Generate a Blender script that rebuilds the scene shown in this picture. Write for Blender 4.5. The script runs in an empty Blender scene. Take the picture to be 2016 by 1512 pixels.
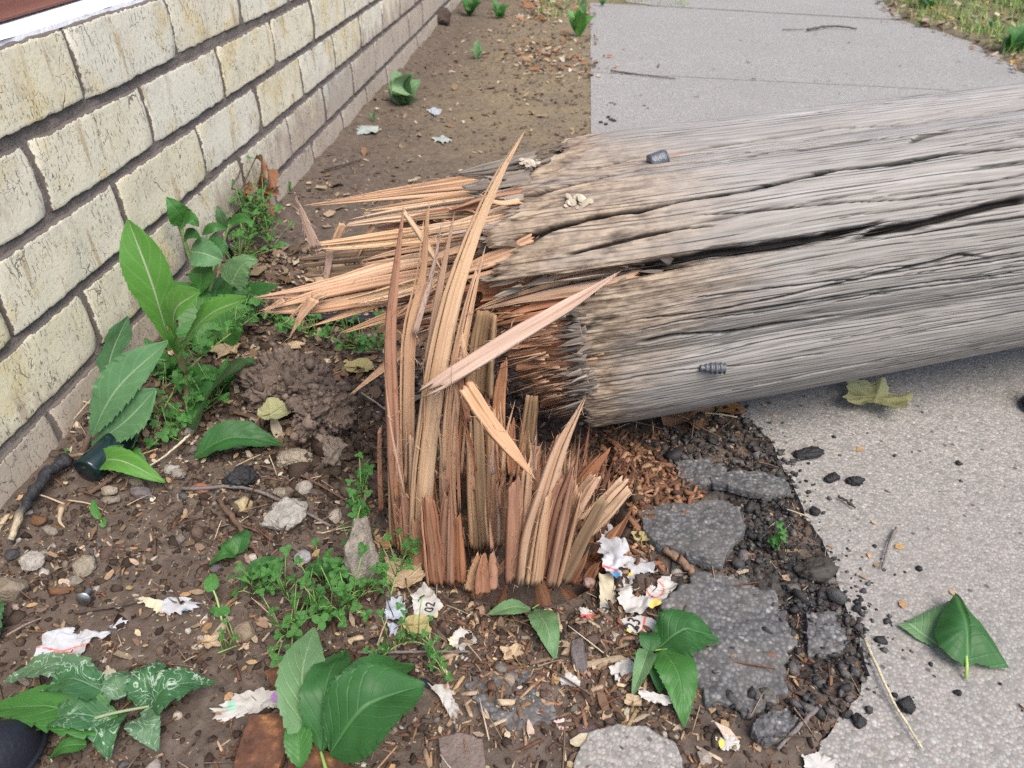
import bpy, math, random
import numpy as np
from mathutils import Matrix, Vector
R = math.radians
scene = bpy.context.scene
C = scene.collection
# ------------------------------------------------------------------ camera
CAMH = 0.555; PITCH = 35.4; YAW = 4.9; FPX = 1456.0
_p, _y = R(PITCH), R(YAW)
FWD = np.array([-math.sin(_y)*math.cos(_p), math.cos(_y)*math.cos(_p), -math.sin(_p)])
RGT = np.array([math.cos(_y), math.sin(_y), 0.0]); UPV = np.cross(RGT, FWD)
CAM = np.array([0.0, 0.0, CAMH])
cd = bpy.data.cameras.new('camera'); cam = bpy.data.objects.new('camera', cd); C.objects.link(cam)
cd.sensor_width = 36.0; cd.lens = 36.0*FPX/2016.0; cd.clip_start = 0.01; cd.clip_end = 500
cam.matrix_world = Matrix(((RGT[0], UPV[0], -FWD[0], 0), (RGT[1], UPV[1], -FWD[1], 0), (RGT[2], UPV[2], -FWD[2], CAMH), (0, 0, 0, 1)))
cd.dof.use_dof = True; cd.dof.focus_distance = 0.72; cd.dof.aperture_fstop = 11.0
scene.camera = cam
# ------------------------------------------------------------------ sky and sun (bright, soft, cloudy-bright daylight)
SUN_EL, SUN_AZ = 60.0, 140.0          # azimuth clockwise from +Y
w = bpy.data.worlds.new('World'); scene.world = w; w.use_nodes = True
wn = w.node_tree; wn.nodes.clear()
wo = wn.nodes.new('ShaderNodeOutputWorld'); wb = wn.nodes.new('ShaderNodeBackground'); ws = wn.nodes.new('ShaderNodeTexSky')
ws.sky_type = 'NISHITA'; ws.sun_disc = False; ws.sun_elevation = R(SUN_EL); ws.sun_rotation = R(SUN_AZ)
ws.air_density = 1.0; ws.dust_density = 3.0; ws.ozone_density = 1.0
wb.inputs['Strength'].default_value = 0.11
wn.links.new(ws.outputs[0], wb.inputs[0]); wn.links.new(wb.outputs[0], wo.inputs[0])
sl = bpy.data.lights.new('sun', 'SUN'); sun = bpy.data.objects.new('sun', sl); C.objects.link(sun)
sl.energy = 1.5; sl.angle = R(38); sl.color = (1.0, 0.93, 0.83)
_sd = Vector((math.sin(R(SUN_AZ))*math.cos(R(SUN_EL)), math.cos(R(SUN_AZ))*math.cos(R(SUN_EL)), math.sin(R(SUN_EL))))
sun.rotation_euler = _sd.to_track_quat('Z', 'Y').to_euler(); sun.location = (2, 2, 4)
scene.view_settings.view_transform = 'Standard'; scene.view_settings.look = 'None'
scene.view_settings.gamma = 1.0; scene.view_settings.use_curve_mapping = False
scene.view_settings.exposure = 1.22
scene.render.engine = 'CYCLES'; cy = scene.cycles
cy.max_bounces = 4; cy.diffuse_bounces = 2; cy.glossy_bounces = 2; cy.transmission_bounces = 3; cy.transparent_max_bounces = 4
cy.use_adaptive_sampling = True; cy.adaptive_threshold = 0.01; cy.use_denoising = False; cy.caustics_reflective = False; cy.caustics_refractive = False
# ------------------------------------------------------------------ maths helpers
def nrm(v): v = np.asarray(v, float); return v/max(1e-12, np.linalg.norm(v))
def ray(px, py): return FWD + RGT*(px-1008.0)/FPX - UPV*(py-756.0)/FPX
def G(px, py, z=0.0):                      # the point of height z seen at a pixel of the photograph
    d = ray(px, py); return CAM + d*((z-CAMH)/d[2])
def AT(px, py, Y):                         # the point at depth Y
    d = ray(px, py); return CAM + d*(Y/d[1])
def ONP(px, py, p0, n):
    d = ray(px, py); return CAM + d*(np.dot(np.asarray(p0)-CAM, n)/np.dot(d, n))
def pxm(P): return np.dot(np.asarray(P)-CAM, FWD)/FPX      # metres per photo pixel at P
def _hash(ix, iy, iz, seed):
    h = (ix.astype(np.int64)*374761393 + iy.astype(np.int64)*668265263 + iz.astype(np.int64)*2147483647 + seed*1274126177) & 0xFFFFFFFF
    h = ((h ^ (h >> 13))*1274126177) & 0xFFFFFFFF
    h = ((h ^ (h >> 16))*2246822519) & 0xFFFFFFFF
    return ((h ^ (h >> 15)) & 0xFFFFFF).astype(np.float64)/float(0xFFFFFF)
def vn(x, y, z=0.0, seed=0):               # value noise, about -1..1
    x, y, z = np.broadcast_arrays(np.asarray(x, float), np.asarray(y, float), np.asarray(z, float))
    x0, y0, z0 = np.floor(x), np.floor(y), np.floor(z)
    fx, fy, fz = x-x0, y-y0, z-z0
    fx = fx*fx*fx*(fx*(fx*6-15)+10); fy = fy*fy*fy*(fy*(fy*6-15)+10); fz = fz*fz*(3-2*fz)
    flat = not np.any(fz)
    def L(zz):
        a = _hash(x0, y0, zz, seed); b = _hash(x0+1, y0, zz, seed); c = _hash(x0, y0+1, zz, seed); d = _hash(x0+1, y0+1, zz, seed)
        return (a*(1-fx)+b*fx)*(1-fy)+(c*(1-fx)+d*fx)*fy
    r = L(z0)
    if not flat: r = r*(1-fz)+L(z0+1)*fz
    return r*2-1
def fbm(x, y, z=0.0, seed=0, octs=4, gain=0.5):
    s = 0; a = 1.0; t = 0; f = 1.0
    for o in range(octs):
        s = s+a*vn(np.asarray(x)*f, np.asarray(y)*f, np.asarray(z)*f, seed+o*17); t += a; a *= gain; f *= 2.03
    return s/t
def sstep(a, b, x): t = np.clip((np.asarray(x, float)-a)/(b-a), 0, 1); return t*t*(3-2*t)
def bez(pts, n):                           # smooth resampling of a polyline (Catmull-Rom), n points
    P = np.asarray(pts, float)
    if len(P) == 2: t = np.linspace(0, 1, n)[:, None]; return P[0]*(1-t)+P[1]*t
    d = np.r_[0, np.cumsum(np.linalg.norm(np.diff(P, axis=0), axis=1))]; d /= d[-1]
    E = np.vstack([2*P[0]-P[1], P, 2*P[-1]-P[-2]]); out = []
    for s in np.linspace(0, 1, n):
        i = min(len(P)-2, int(np.searchsorted(d, s, side='right')-1)); i = max(i, 0)
        t = (s-d[i])/max(1e-9, d[i+1]-d[i]); a, b, c, e = E[i], E[i+1], E[i+2], E[i+3]
        out.append(0.5*((2*b)+(-a+c)*t+(2*a-5*b+4*c-e)*t*t+(-a+3*b-3*c+e)*t**3))
    return np.array(out)
# ------------------------------------------------------------------ mesh helpers
def mesh_np(name, V, F, uv=None, col=None, attrs=None, smooth=True):
    """V (n,3); F list of index arrays (k,3) or (k,4)."""
    V = np.ascontiguousarray(V, dtype=np.float32)
    Fs = [np.asarray(f, dtype=np.int32) for f in (F if isinstance(F, (list, tuple)) else [F]) if len(f)]
    me = bpy.data.meshes.new(name)
    me.vertices.add(len(V)); me.vertices.foreach_set('co', V.ravel())
    loops = np.concatenate([f.ravel() for f in Fs]); sizes = np.concatenate([np.full(len(f), f.shape[1], dtype=np.int32) for f in Fs])
    me.loops.add(len(loops)); me.loops.foreach_set('vertex_index', loops)
    me.polygons.add(len(sizes)); me.polygons.foreach_set('loop_start', np.r_[0, np.cumsum(sizes)[:-1]].astype(np.int32))
    if smooth: me.polygons.foreach_set('use_smooth', np.ones(len(sizes), dtype=bool))
    if uv is not None:
        l = me.uv_layers.new(name='UVMap'); l.data.foreach_set('uv', np.asarray(uv, dtype=np.float32)[loops].ravel())
    if col is not None:
        c = np.asarray(col, dtype=np.float32)
        if c.shape[1] == 3: c = np.c_[c, np.ones(len(c), np.float32)]
        a = me.color_attributes.new('Col', 'FLOAT_COLOR', 'POINT'); a.data.foreach_set('color', np.ascontiguousarray(c).ravel())
    for k, v in (attrs or {}).items():
        a = me.attributes.new(k, 'FLOAT', 'POINT'); a.data.foreach_set('value', np.asarray(v, dtype=np.float32))
    me.update(calc_edges=True); me.validate()
    return me
def obj(name, me, mat, parent=None, loc=None):
    o = bpy.data.objects.new(name, me); C.objects.link(o)
    if mat is not None and me is not None and len(me.materials) == 0: me.materials.append(mat)
    if parent is not None: o.parent = parent
    if loc is not None: o.location = loc
    return o
def thing(name, label, cat, loc=(0, 0, 0), group=None):
    o = bpy.data.objects.new(name, None); C.objects.link(o); o.location = loc; o.empty_display_size = 0.02
    return tag(o, label, cat, group)
def tag(o, label, cat, group=None):
    o['label'] = label; o['category'] = cat
    if group: o['group'] = group
    return o
def struct(o): o['kind'] = 'structure'; return o
def grid_faces(nu, nv, wrap=False):
    i = np.arange(nu-1)[:, None]; j = np.arange(nv if wrap else nv-1)[None, :]; j2 = (j+1) % nv
    return np.stack([i*nv+j, i*nv+j2, (i+1)*nv+j2, (i+1)*nv+j], -1).reshape(-1, 4)
class MB:
    def __init__(s): s.V = []; s.F3 = []; s.F4 = []; s.U = []; s.K = []; s.n = 0
    def add(s, V, F, uv=None, col=None):
        V = np.asarray(V, float); F = np.asarray(F)
        (s.F3 if F.shape[1] == 3 else s.F4).append(F+s.n); s.V.append(V)
        s.U.append(np.zeros((len(V), 2)) if uv is None else uv)
        s.K.append(np.ones((len(V), 3)) if col is None else np.broadcast_to(np.asarray(col, float), (len(V), 3))); s.n += len(V)
    def mesh(s, name, smooth=True, org=(0, 0, 0)):
        F = []
        if s.F3: F.append(np.vstack(s.F3))
        if s.F4: F.append(np.vstack(s.F4))
        return mesh_np(name, np.vstack(s.V)-np.asarray(org), F, np.vstack(s.U), np.vstack(s.K), smooth=smooth)
def tube(pts, rad, n=7, cap=True, squash=None, seed=0, rough=0.0):
    P = np.asarray(pts, float); m = len(P); rad = np.broadcast_to(np.asarray(rad, float), (m,))
    T = np.gradient(P, axis=0); T /= np.maximum(1e-9, np.linalg.norm(T, axis=1))[:, None]
    ref = np.array([0, 0, 1.0]) if abs(T[0][2]) < 0.9 else np.array([1.0, 0, 0])
    A = np.cross(T, ref); A /= np.maximum(1e-9, np.linalg.norm(A, axis=1))[:, None]; B = np.cross(T, A)
    th = np.linspace(0, 2*math.pi, n, endpoint=False)
    rr = rad[:, None]*np.ones(n)[None]
    if rough: rr = rr*(1+rough*vn(np.arange(m)[:, None]*0.6, th[None]*1.5, seed))
    V = P[:, None]+rr[..., None]*(A[:, None]*np.cos(th)[None, :, None]+B[:, None]*np.sin(th)[None, :, None])
    L = np.r_[0, np.cumsum(np.linalg.norm(np.diff(P, axis=0), axis=1))]
    uv = np.stack([np.broadcast_to(L[:, None], (m, n)), np.broadcast_to(th[None]*rad.max(), (m, n))], -1).reshape(-1, 2)
    V = V.reshape(-1, 3); F = grid_faces(m, n, True)
    if cap:
        V = np.vstack([V, P[0], P[-1]]); uv = np.vstack([uv, uv[0], uv[-1]]); k = m*n
        j = np.arange(n); j2 = (j+1) % n
        F = np.vstack([F, np.stack([np.full(n, k), j2, j, j], -1)*0+np.stack([np.full(n, k), j2, j, np.full(n, k)], -1)]) if False else F
        F3 = np.vstack([np.stack([np.full(n, k), j2, j], -1), np.stack([np.full(n, k+1), (m-1)*n+j, (m-1)*n+j2], -1)])
        return V, F, F3, uv
    return V, F, None, uv
def add_tube(mb, pts, rad, n=7, col=None, rough=0.0, seed=0):
    V, F, F3, uv = tube(pts, rad, n, True, seed=seed, rough=rough)
    mb.add(V, F, uv, col)
    mb.F3.append(F3+mb.n-len(V))
# ------------------------------------------------------------------ material helpers
class N:
    def __init__(s, name):
        s.m = bpy.data.materials.new(name); s.m.use_nodes = True; s.t = s.m.node_tree; s.t.nodes.clear()
        s.out = s.t.nodes.new('ShaderNodeOutputMaterial'); s.b = s.t.nodes.new('ShaderNodeBsdfPrincipled')
        s.t.links.new(s.b.outputs[0], s.out.inputs[0]); s._tc = None
    def set(s, sock, v):
        if v is None: return
        if hasattr(v, 'is_linked') or isinstance(v, bpy.types.NodeSocket): s.t.links.new(v, sock)
        else:
            if isinstance(v, (tuple, list)) and len(v) == 3 and sock.type == 'RGBA': v = (*v, 1)
            sock.default_value = v
    def node(s, typ, **kw):
        n = s.t.nodes.new('ShaderNode'+typ)
        for k, v in kw.items(): setattr(n, k, v)
        return n
    def tc(s, k='Object'):
        if s._tc is None: s._tc = s.node('TexCoord')
        return s._tc.outputs[k]
    def attr(s, name, out='Fac'): n = s.node('Attribute', attribute_name=name); return n.outputs[out]
    def geo(s, k='Position'): return s.node('NewGeometry').outputs[k]
    def oi(s): return s.node('ObjectInfo').outputs['Random']
    def map(s, vec, scale=(1, 1, 1), loc=(0, 0, 0), rot=(0, 0, 0)):
        n = s.node('Mapping'); s.set(n.inputs[0], vec); n.inputs['Scale'].default_value = scale; n.inputs['Rotation'].default_value = rot
        if isinstance(loc, tuple): n.inputs['Location'].default_value = loc
        else: s.set(n.inputs['Location'], loc)
        return n.outputs[0]
    def noise(s, vec, scale, detail=4, rough=0.55, dist=0.0, out=0):
        n = s.node('TexNoise'); s.set(n.inputs['Vector'], vec); n.inputs['Scale'].default_value = scale; n.inputs['Detail'].default_value = detail
        n.inputs['Roughness'].default_value = rough; n.inputs['Distortion'].default_value = dist; return n.outputs[out]
    def vor(s, vec, scale, feature='F1', out='Distance', rand=1.0):
        n = s.node('TexVoronoi', feature=feature); s.set(n.inputs['Vector'], vec); n.inputs['Scale'].default_value = scale
        n.inputs['Randomness'].default_value = rand; return n.outputs[out]
    def ramp(s, fac, stops, interp='LINEAR'):
        n = s.node('ValToRGB'); s.set(n.inputs[0], fac); e = n.color_ramp.elements; n.color_ramp.interpolation = interp
        while len(e) < len(stops): e.new(0.5)
        for k, (p, c) in enumerate(stops):
            e[k].position = p
            if not isinstance(c, (tuple, list)): c = (c, c, c)
            e[k].color = (*c[:3], 1)
        return n.outputs[0]
    def mix(s, fac, a, b, mode='MIX'):
        n = s.node('Mix', data_type='RGBA', blend_type=mode); n.clamp_factor = True
        s.set(n.inputs[0], fac); s.set(n.inputs[6], a); s.set(n.inputs[7], b); return n.outputs[2]
    def math(s, op, a, b=None, c=None, clamp=False):
        n = s.node('Math', operation=op); n.use_clamp = clamp; s.set(n.inputs[0], a); s.set(n.inputs[1], b)
        if c is not None: s.set(n.inputs[2], c)
        return n.outputs[0]
    def sep(s, v): n = s.node('SeparateXYZ'); s.set(n.inputs[0], v); return n.outputs
    def comb(s, x, y, z): n = s.node('CombineXYZ'); s.set(n.inputs[0], x); s.set(n.inputs[1], y); s.set(n.inputs[2], z); return n.outputs[0]
    def bump(s, h, strength=0.5, dist=0.01, normal=None):
        n = s.node('Bump'); s.set(n.inputs['Height'], h); n.inputs['Strength'].default_value = strength; n.inputs['Distance'].default_value = dist
        s.set(n.inputs['Normal'], normal); return n.outputs[0]
    def done(s, color=None, rough=0.8, normal=None, spec=0.3, metal=0.0, trans=None):
        s.set(s.b.inputs['Base Color'], color); s.set(s.b.inputs['Roughness'], rough); s.set(s.b.inputs['Normal'], normal)
        s.b.inputs['Specular IOR Level'].default_value = spec; s.set(s.b.inputs['Metallic'], metal)
        if trans is not None:
            t = s.node('BsdfTranslucent'); s.set(t.inputs[0], trans[1]); s.set(t.inputs['Normal'], normal)
            x = s.node('MixShader'); x.inputs[0].default_value = trans[0]
            s.t.links.new(s.b.outputs[0], x.inputs[1]); s.t.links.new(t.outputs[0], x.inputs[2]); s.t.links.new(x.outputs[0], s.out.inputs[0])
        return s.m
# ------------------------------------------------------------------ materials of the setting
def m_dirt():
    n = N('dirt'); v = n.geo()
    a = n.noise(v, 9, 6, 0.6); b = n.noise(v, 70, 5, 0.65); c = n.noise(v, 330, 3, 0.7)
    col = n.ramp(b, [(0.25, (0.05, 0.038, 0.031)), (0.5, (0.10, 0.078, 0.063)), (0.75, (0.175, 0.14, 0.115))])
    col = n.mix(n.ramp(a, [(0.35, 0), (0.7, 0.75)]), col, (0.115, 0.087, 0.07))
    xyz = n.sep(v)
    # trampled olive moss film on the strip behind the pole, and paler dust further back
    far = n.math('MULTIPLY', n.ramp(n.math('MULTIPLY', xyz[1], 0.25), [(0.33, 0), (0.5, 1)]), n.ramp(n.math('ADD', xyz[0], 0.6), [(0.12, 0.15), (0.4, 1)]))
    col = n.mix(n.math('MULTIPLY', far, n.ramp(a, [(0.35, 0.4), (0.6, 1)])), col, (0.185, 0.145, 0.08))
    col = n.mix(n.math('MULTIPLY', far, n.ramp(b, [(0.45, 0.1), (0.6, 0.5)])), col, (0.24, 0.19, 0.14))
    h = n.math('ADD', n.math('MULTIPLY', b, 0.6), n.math('MULTIPLY', c, 0.5))
    return n.done(col, 0.92, n.bump(h, 0.6, 0.005), 0.15)
def m_concrete():
    n = N('exposed_aggregate_concrete'); v = n.geo()
    vo = n.node('TexVoronoi'); n.set(vo.inputs['Vector'], v); vo.inputs['Scale'].default_value = 320
    cs = n.sep(vo.outputs['Color'])[0]; d = n.math('SUBTRACT', 0.62, vo.outputs['Distance'])
    col = n.ramp(cs, [(0.0, (0.17, 0.163, 0.15)), (0.25, (0.265, 0.252, 0.235)), (0.6, (0.335, 0.32, 0.30)), (0.85, (0.375, 0.357, 0.335)), (0.93, (0.34, 0.285, 0.235)), (1.0, (0.49, 0.47, 0.445))])
    col = n.mix(n.ramp(d, [(0.0, 0.55), (0.16, 0)]), col, (0.17, 0.165, 0.155))
    big = n.noise(v, 3.2, 6, 0.6); sm = n.noise(v, 22, 5, 0.65)
    col = n.mix(n.ramp(big, [(0.35, 0.42), (0.65, 0)]), col, (0.23, 0.215, 0.195))
    col = n.mix(n.ramp(sm, [(0.62, 0), (0.76, 0.5)]), col, (0.15, 0.14, 0.125))
    dots = n.vor(v, 60, out='Distance'); col = n.mix(n.math('MULTIPLY', n.ramp(dots, [(0.10, 1), (0.16, 0)]), n.ramp(n.noise(v, 14, 2), [(0.5, 0), (0.56, 0.8)])), col, (0.07, 0.06, 0.052))
    h = n.math('ADD', n.ramp(d, [(0.0, 0), (0.3, 1)]), n.math('MULTIPLY', cs, 0.7))
    return n.done(col, 0.85, n.bump(h, 0.3, 0.0018), 0.25)
def m_asphalt():
    n = N('asphalt'); v = n.tc()
    vo = n.node('TexVoronoi'); n.set(vo.inputs['Vector'], v); vo.inputs['Scale'].default_value = 250
    cell = n.sep(vo.outputs['Color'])[0]; d = n.math('SUBTRACT', 0.6, vo.outputs['Distance'])
    col = n.ramp(cell, [(0, (0.075, 0.075, 0.078)), (0.6, (0.14, 0.14, 0.144)), (0.94, (0.18, 0.177, 0.175)), (1, (0.28, 0.275, 0.27))])
    col = n.mix(n.ramp(d, [(0, 0.6), (0.18, 0)]), col, (0.045, 0.044, 0.044))
    col = n.mix(n.ramp(n.noise(v, 20, 5), [(0.45, 0), (0.75, 0.5)]), col, (0.17, 0.155, 0.135))
    geo = n.sep(n.geo('Normal'))[2]
    h = n.math('ADD', n.ramp(d, [(0, 0), (0.35, 1)]), n.math('MULTIPLY', n.noise(v, 110, 3), 0.6))
    return n.done(col, 0.8, n.bump(h, 0.3, 0.0016), 0.3)
def m_crumb():
    n = N('asphalt_crumb'); k = n.attr('Col', 'Color'); v = n.tc()
    return n.done(n.mix(n.ramp(n.noise(v, 300, 3), [(0.4, 0), (0.7, 0.5)]), k, (0.02, 0.02, 0.02)), 0.62, n.bump(n.noise(v, 500, 3), 0.7, 0.002), 0.4)
def m_brick():
    n = N('painted_brick'); v = n.geo(); rnd = n.oi(); xyz = n.sep(v)
    sh = n.comb(n.math('MULTIPLY', rnd, 31.0), n.math('MULTIPLY', rnd, 57.0), 0.0)
    n1 = n.noise(v, 22, 5, 0.6)
    paint = n.ramp(rnd, [(0.0, (0.66, 0.60, 0.43)), (0.2, (0.67, 0.62, 0.475)), (0.4, (0.66, 0.63, 0.52)), (0.6, (0.68, 0.62, 0.445)), (0.75, (0.66, 0.61, 0.48)), (0.97, (0.48, 0.52, 0.50))], 'CONSTANT')
    paint = n.mix(n.ramp(n1, [(0.35, 0.55), (0.65, 0)]), paint, (0.64, 0.61, 0.49))
    # yellowish-brown runs, stretched downwards
    run = n.noise(n.map(v, (1, 55, 6)), 1.0, 2, 0.5)
    col = n.mix(n.ramp(n.noise(v, 13, 4, 0.6), [(0.52, 0), (0.68, 0.7)]), paint, (0.62, 0.50, 0.25))
    col = n.mix(n.math('MULTIPLY', n.ramp(run, [(0.60, 0), (0.65, 0.75)]), n.ramp(n.noise(v, 11, 2), [(0.48, 0), (0.56, 1)])), col, (0.44, 0.34, 0.20))
    col = n.mix(n.ramp(n.noise(n.map(v, (1, 1, 0.6)), 34, 4, 0.7), [(0.55, 0), (0.75, 0.55)]), col, (0.36, 0.33, 0.27))
    # fine crackle and dark flecks where the paint has opened
    wv = n.node('VectorMath', operation='ADD'); n.set(wv.inputs[0], v)
    wsc = n.node('VectorMath', operation='SCALE'); n.set(wsc.inputs[0], n.noise(v, 60, 3, 0.6, out=1)); wsc.inputs['Scale'].default_value = 0.012; n.set(wv.inputs[1], wsc.outputs[0])
    st = n.map(wv.outputs[0], (1, 1, 0.62))
    crk = n.vor(st, 62, 'DISTANCE_TO_EDGE'); crk2 = n.vor(n.map(wv.outputs[0], (1, 1, 0.25)), 26, 'DISTANCE_TO_EDGE')
    mask = n.ramp(n.noise(v, 26, 3, 0.6), [(0.50, 0), (0.60, 1)])
    cf = n.math('MULTIPLY', n.math('MULTIPLY', n.ramp(crk, [(0.008, 1), (0.028, 0)]), mask), n.ramp(n.noise(v, 240, 2), [(0.42, 0), (0.6, 0.9)]))
    cf2 = n.math('MULTIPLY', n.ramp(crk2, [(0.004, 1), (0.013, 0)]), n.ramp(n.noise(v, 15, 3, 0.6), [(0.56, 0), (0.64, 0.9)]))
    fl = n.ramp(n.noise(n.map(v, (1, 1, 0.4)), 300, 3, 0.7), [(0.585, 0), (0.63, 0.9)])
    fl = n.math('MULTIPLY', fl, n.ramp(n.noise(v, 19, 3, 0.6), [(0.40, 0.12), (0.60, 1)]))
    dark = n.math('MAXIMUM', n.math('MAXIMUM', cf, cf2), fl)
    # bare, soil-splashed brick low down, worse further along the wall
    low = n.math('ADD', n.math('SUBTRACT', 0.145, xyz[2]), n.math('MULTIPLY', n.math('SUBTRACT', xyz[1], 1.05), 0.075))
    lowm = n.ramp(n.math('ADD', n.math('MULTIPLY', low, 9.0), n.math('MULTIPLY', n.math('SUBTRACT', n.noise(n.map(v, (1, 1, 0.45)), 26, 5, 0.65), 0.5), 2.6)), [(0.30, 0), (0.75, 0.85)])
    lowm2 = n.ramp(n.math('ADD', n.math('MULTIPLY', n.math('SUBTRACT', 0.075, xyz[2]), 22.0), n.noise(v, 30, 4)), [(0.5, 0), (1.0, 0.8)])
    bare = n.mix(n.noise(v, 40, 4), (0.36, 0.29, 0.235), (0.46, 0.39, 0.32))
    col = n.mix(n.math('MAXIMUM', lowm, lowm2), col, bare)
    col = n.mix(n.math('MULTIPLY', dark, 0.9), col, (0.10, 0.088, 0.07))
    edge = n.attr('edge'); em = n.ramp(n.math('ADD', edge, n.math('MULTIPLY', n.math('SUBTRACT', n.noise(v, 110, 4, 0.65), 0.5), 1.1)), [(0.62, 0), (0.70, 1)])
    col = n.mix(em, col, (0.13, 0.108, 0.095))
    h = n.math('SUBTRACT', n.math('MULTIPLY', n.noise(v, 180, 4), 0.35), n.math('MULTIPLY', n.math('MAXIMUM', dark, em), 0.8))
    return n.done(col, 0.72, n.bump(h, 0.6, 0.0025), 0.3)
def m_mortar():
    n = N('mortar'); v = n.geo(); a = n.noise(v, 20, 5, 0.6); b = n.noise(v, 220, 4, 0.7)
    col = n.ramp(b, [(0.3, (0.11, 0.092, 0.08)), (0.7, (0.25, 0.212, 0.187))])
    col = n.mix(n.ramp(a, [(0.4, 0), (0.7, 0.6)]), col, (0.22, 0.195, 0.18))
    return n.done(col, 0.95, n.bump(b, 0.9, 0.004), 0.15)
def m_whitecap():
    n = N('white_wall_top'); v = n.geo()
    col = n.mix(n.ramp(n.noise(n.map(v, (1.6, 1, 1)), 70, 5, 0.7), [(0.6, 0), (0.72, 0.85)]), (0.80, 0.81, 0.84), (0.25, 0.25, 0.26))
    return n.done(col, 0.6, n.bump(n.noise(v, 120, 4), 0.4, 0.003), 0.3)
def m_board():
    n = N('stained_board'); v = n.geo()
    g = n.noise(n.map(v, (40, 2.2, 60)), 1.0, 5, 0.6)
    col = n.ramp(g, [(0.25, (0.105, 0.034, 0.021)), (0.55, (0.185, 0.066, 0.042)), (0.8, (0.26, 0.105, 0.07))])
    return n.done(col, 0.5, n.bump(g, 0.4, 0.003), 0.4)
def m_vcol(name, rough=0.85, spec=0.2, bumpscale=300, bstr=0.5, var=0.35, dark=(0.03, 0.022, 0.016), trans=None):
    n = N(name); k = n.attr('Col', 'Color'); v = n.tc()
    col = n.mix(n.ramp(n.noise(v, bumpscale*0.5, 4, 0.6), [(0.4, 0), (0.75, var)]), k, dark)
    return n.done(col, rough, n.bump(n.noise(v, bumpscale, 3), bstr, 0.002), spec, trans=(trans, col) if trans else None)
MAT_DIRT = m_dirt(); MAT_CONC = m_concrete(); MAT_ASPH = m_asphalt(); MAT_CRUMB = m_crumb()
MAT_BRICK = m_brick(); MAT_MORTAR = m_mortar(); MAT_CAP = m_whitecap(); MAT_BOARD = m_board()
# ------------------------------------------------------------------ ground, footpath
STUMP = np.array([-0.035, 0.555])
EDGE_X = 0.036
def gp(px, py): return G(px, py)[:2]
cut = [gp(*p) for p in [(1340, 690), (1400, 770), (1450, 815), (1500, 850), (1548, 930), (1585, 1010), (1625, 1090), (1660, 1180), (1690, 1260), (1712, 1330), (1660, 1410), (1600, 1490), (1570, 1600)]]
j1a, j1b = gp(1163, 143), gp(2000, 185)
j2a, j2b = gp(1163, 5), gp(1735, 38)
def jy(a, b, x): return a[1]+(b[1]-a[1])*(x-a[0])/(b[0]-a[0])
right_edge = [gp(*p) for p in [(2016, 152), (1975, 122), (1930, 96), (1885, 76), (1850, 62), (1800, 50), (1768, 38), (1752, 20), (1735, 2)]]
def inpoly(x, y, poly):
    P = np.asarray(poly); r = np.zeros(np.shape(x), bool); j = len(P)-1
    for i in range(len(P)):
        c = ((P[i, 1] > y) != (P[j, 1] > y)) & (x < (P[j, 0]-P[i, 0])*(y-P[i, 1])/(P[j, 1]-P[i, 1]+1e-12)+P[i, 0])
        r ^= c; j = i
    return r
def jag(poly, step, amp, seed, closed=False):     # resample a polyline and roughen it
    P = np.asarray(poly, float)
    if closed: P = np.vstack([P, P[:1]])
    out = []
    for a, b in zip(P[:-1], P[1:]):
        k = max(1, int(np.linalg.norm(b-a)/step))
        for t in np.arange(k)/k: out.append(a*(1-t)+b*t)
    if not closed: out.append(P[-1])
    Q = np.array(out)
    Q = Q+amp*np.stack([fbm(Q[:, 0]/step*0.35, Q[:, 1]/step*0.35, 0.5, seed, 3), fbm(Q[:, 0]/step*0.35, Q[:, 1]/step*0.35, 0.5, seed+5, 3)], -1)
    return Q
XR = right_edge[0][0]+1.2
g = 0.007
cutj = jag(cut, 0.006, 0.006, 3)
slab_near = np.vstack([[[EDGE_X, 1.02]], cutj, [[0.36, 0.0], [XR, 0.0], [XR, 1.55], [XR, jy(j1a, j1b, XR)-g], [EDGE_X, jy(j1a, j1b, EDGE_X)-g]]])
re = [p for p in right_edge if p[1] > jy(j1a, j1b, p[0])]
slab_mid = np.array([[EDGE_X, jy(j1a, j1b, EDGE_X)+g], [XR, jy(j1a, j1b, XR)+g], [XR, jy(j2a, j2b, XR)-g], [EDGE_X, jy(j2a, j2b, EDGE_X)-g]])
xr2 = right_edge[-2][0]
slab_far = np.array([[EDGE_X+0.16, jy(j2a, j2b, EDGE_X)+g+0.03], [EDGE_X+0.30, jy(j2a, j2b, EDGE_X+0.3)+g], [XR, jy(j2a, j2b, XR)+g], [XR, 6.5], [EDGE_X+0.5, 6.5]])
HOLE = gp(715, 900)
def hz(x, y):
    x = np.asarray(x, float); y = np.asarray(y, float)
    h = 0.0045*fbm(x*9, y*9, 0, 11, 3)+0.003*fbm(x*45, y*45, 0, 12, 3)-0.001
    d = np.hypot((x-HOLE[0])*1.0, (y-HOLE[1])*0.8); h = h-0.05*(1-sstep(0.012, 0.06, d))*(0.8+0.3*vn(x*70, y*70, 0, 4))
    r = np.hypot(x-STUMP[0], y-STUMP[1]); h = h-0.018*(1-sstep(0.115, 0.16, r))*(x < 0.06)-0.03*(1-sstep(0.09, 0.11, r))
    h = h+0.012*sstep(-0.5, -0.57, x)*(1+0.6*vn(x*20, y*14, 0, 8))
    return h
def lines(segs):
    out = [segs[0][0]]
    for a, b, st in segs:
        k = max(1, int(round((b-a)/st))); out += list(a+(b-a)*(np.arange(k)+1)/k)
    return np.array(out)
gx = lines([(-40, -3, 6.0), (-3, -0.62, 0.3), (-0.62, 0.62, 0.0042), (0.62, 1.9, 0.016), (1.6, 4, 0.3), (4, 40, 6.0)])
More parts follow.
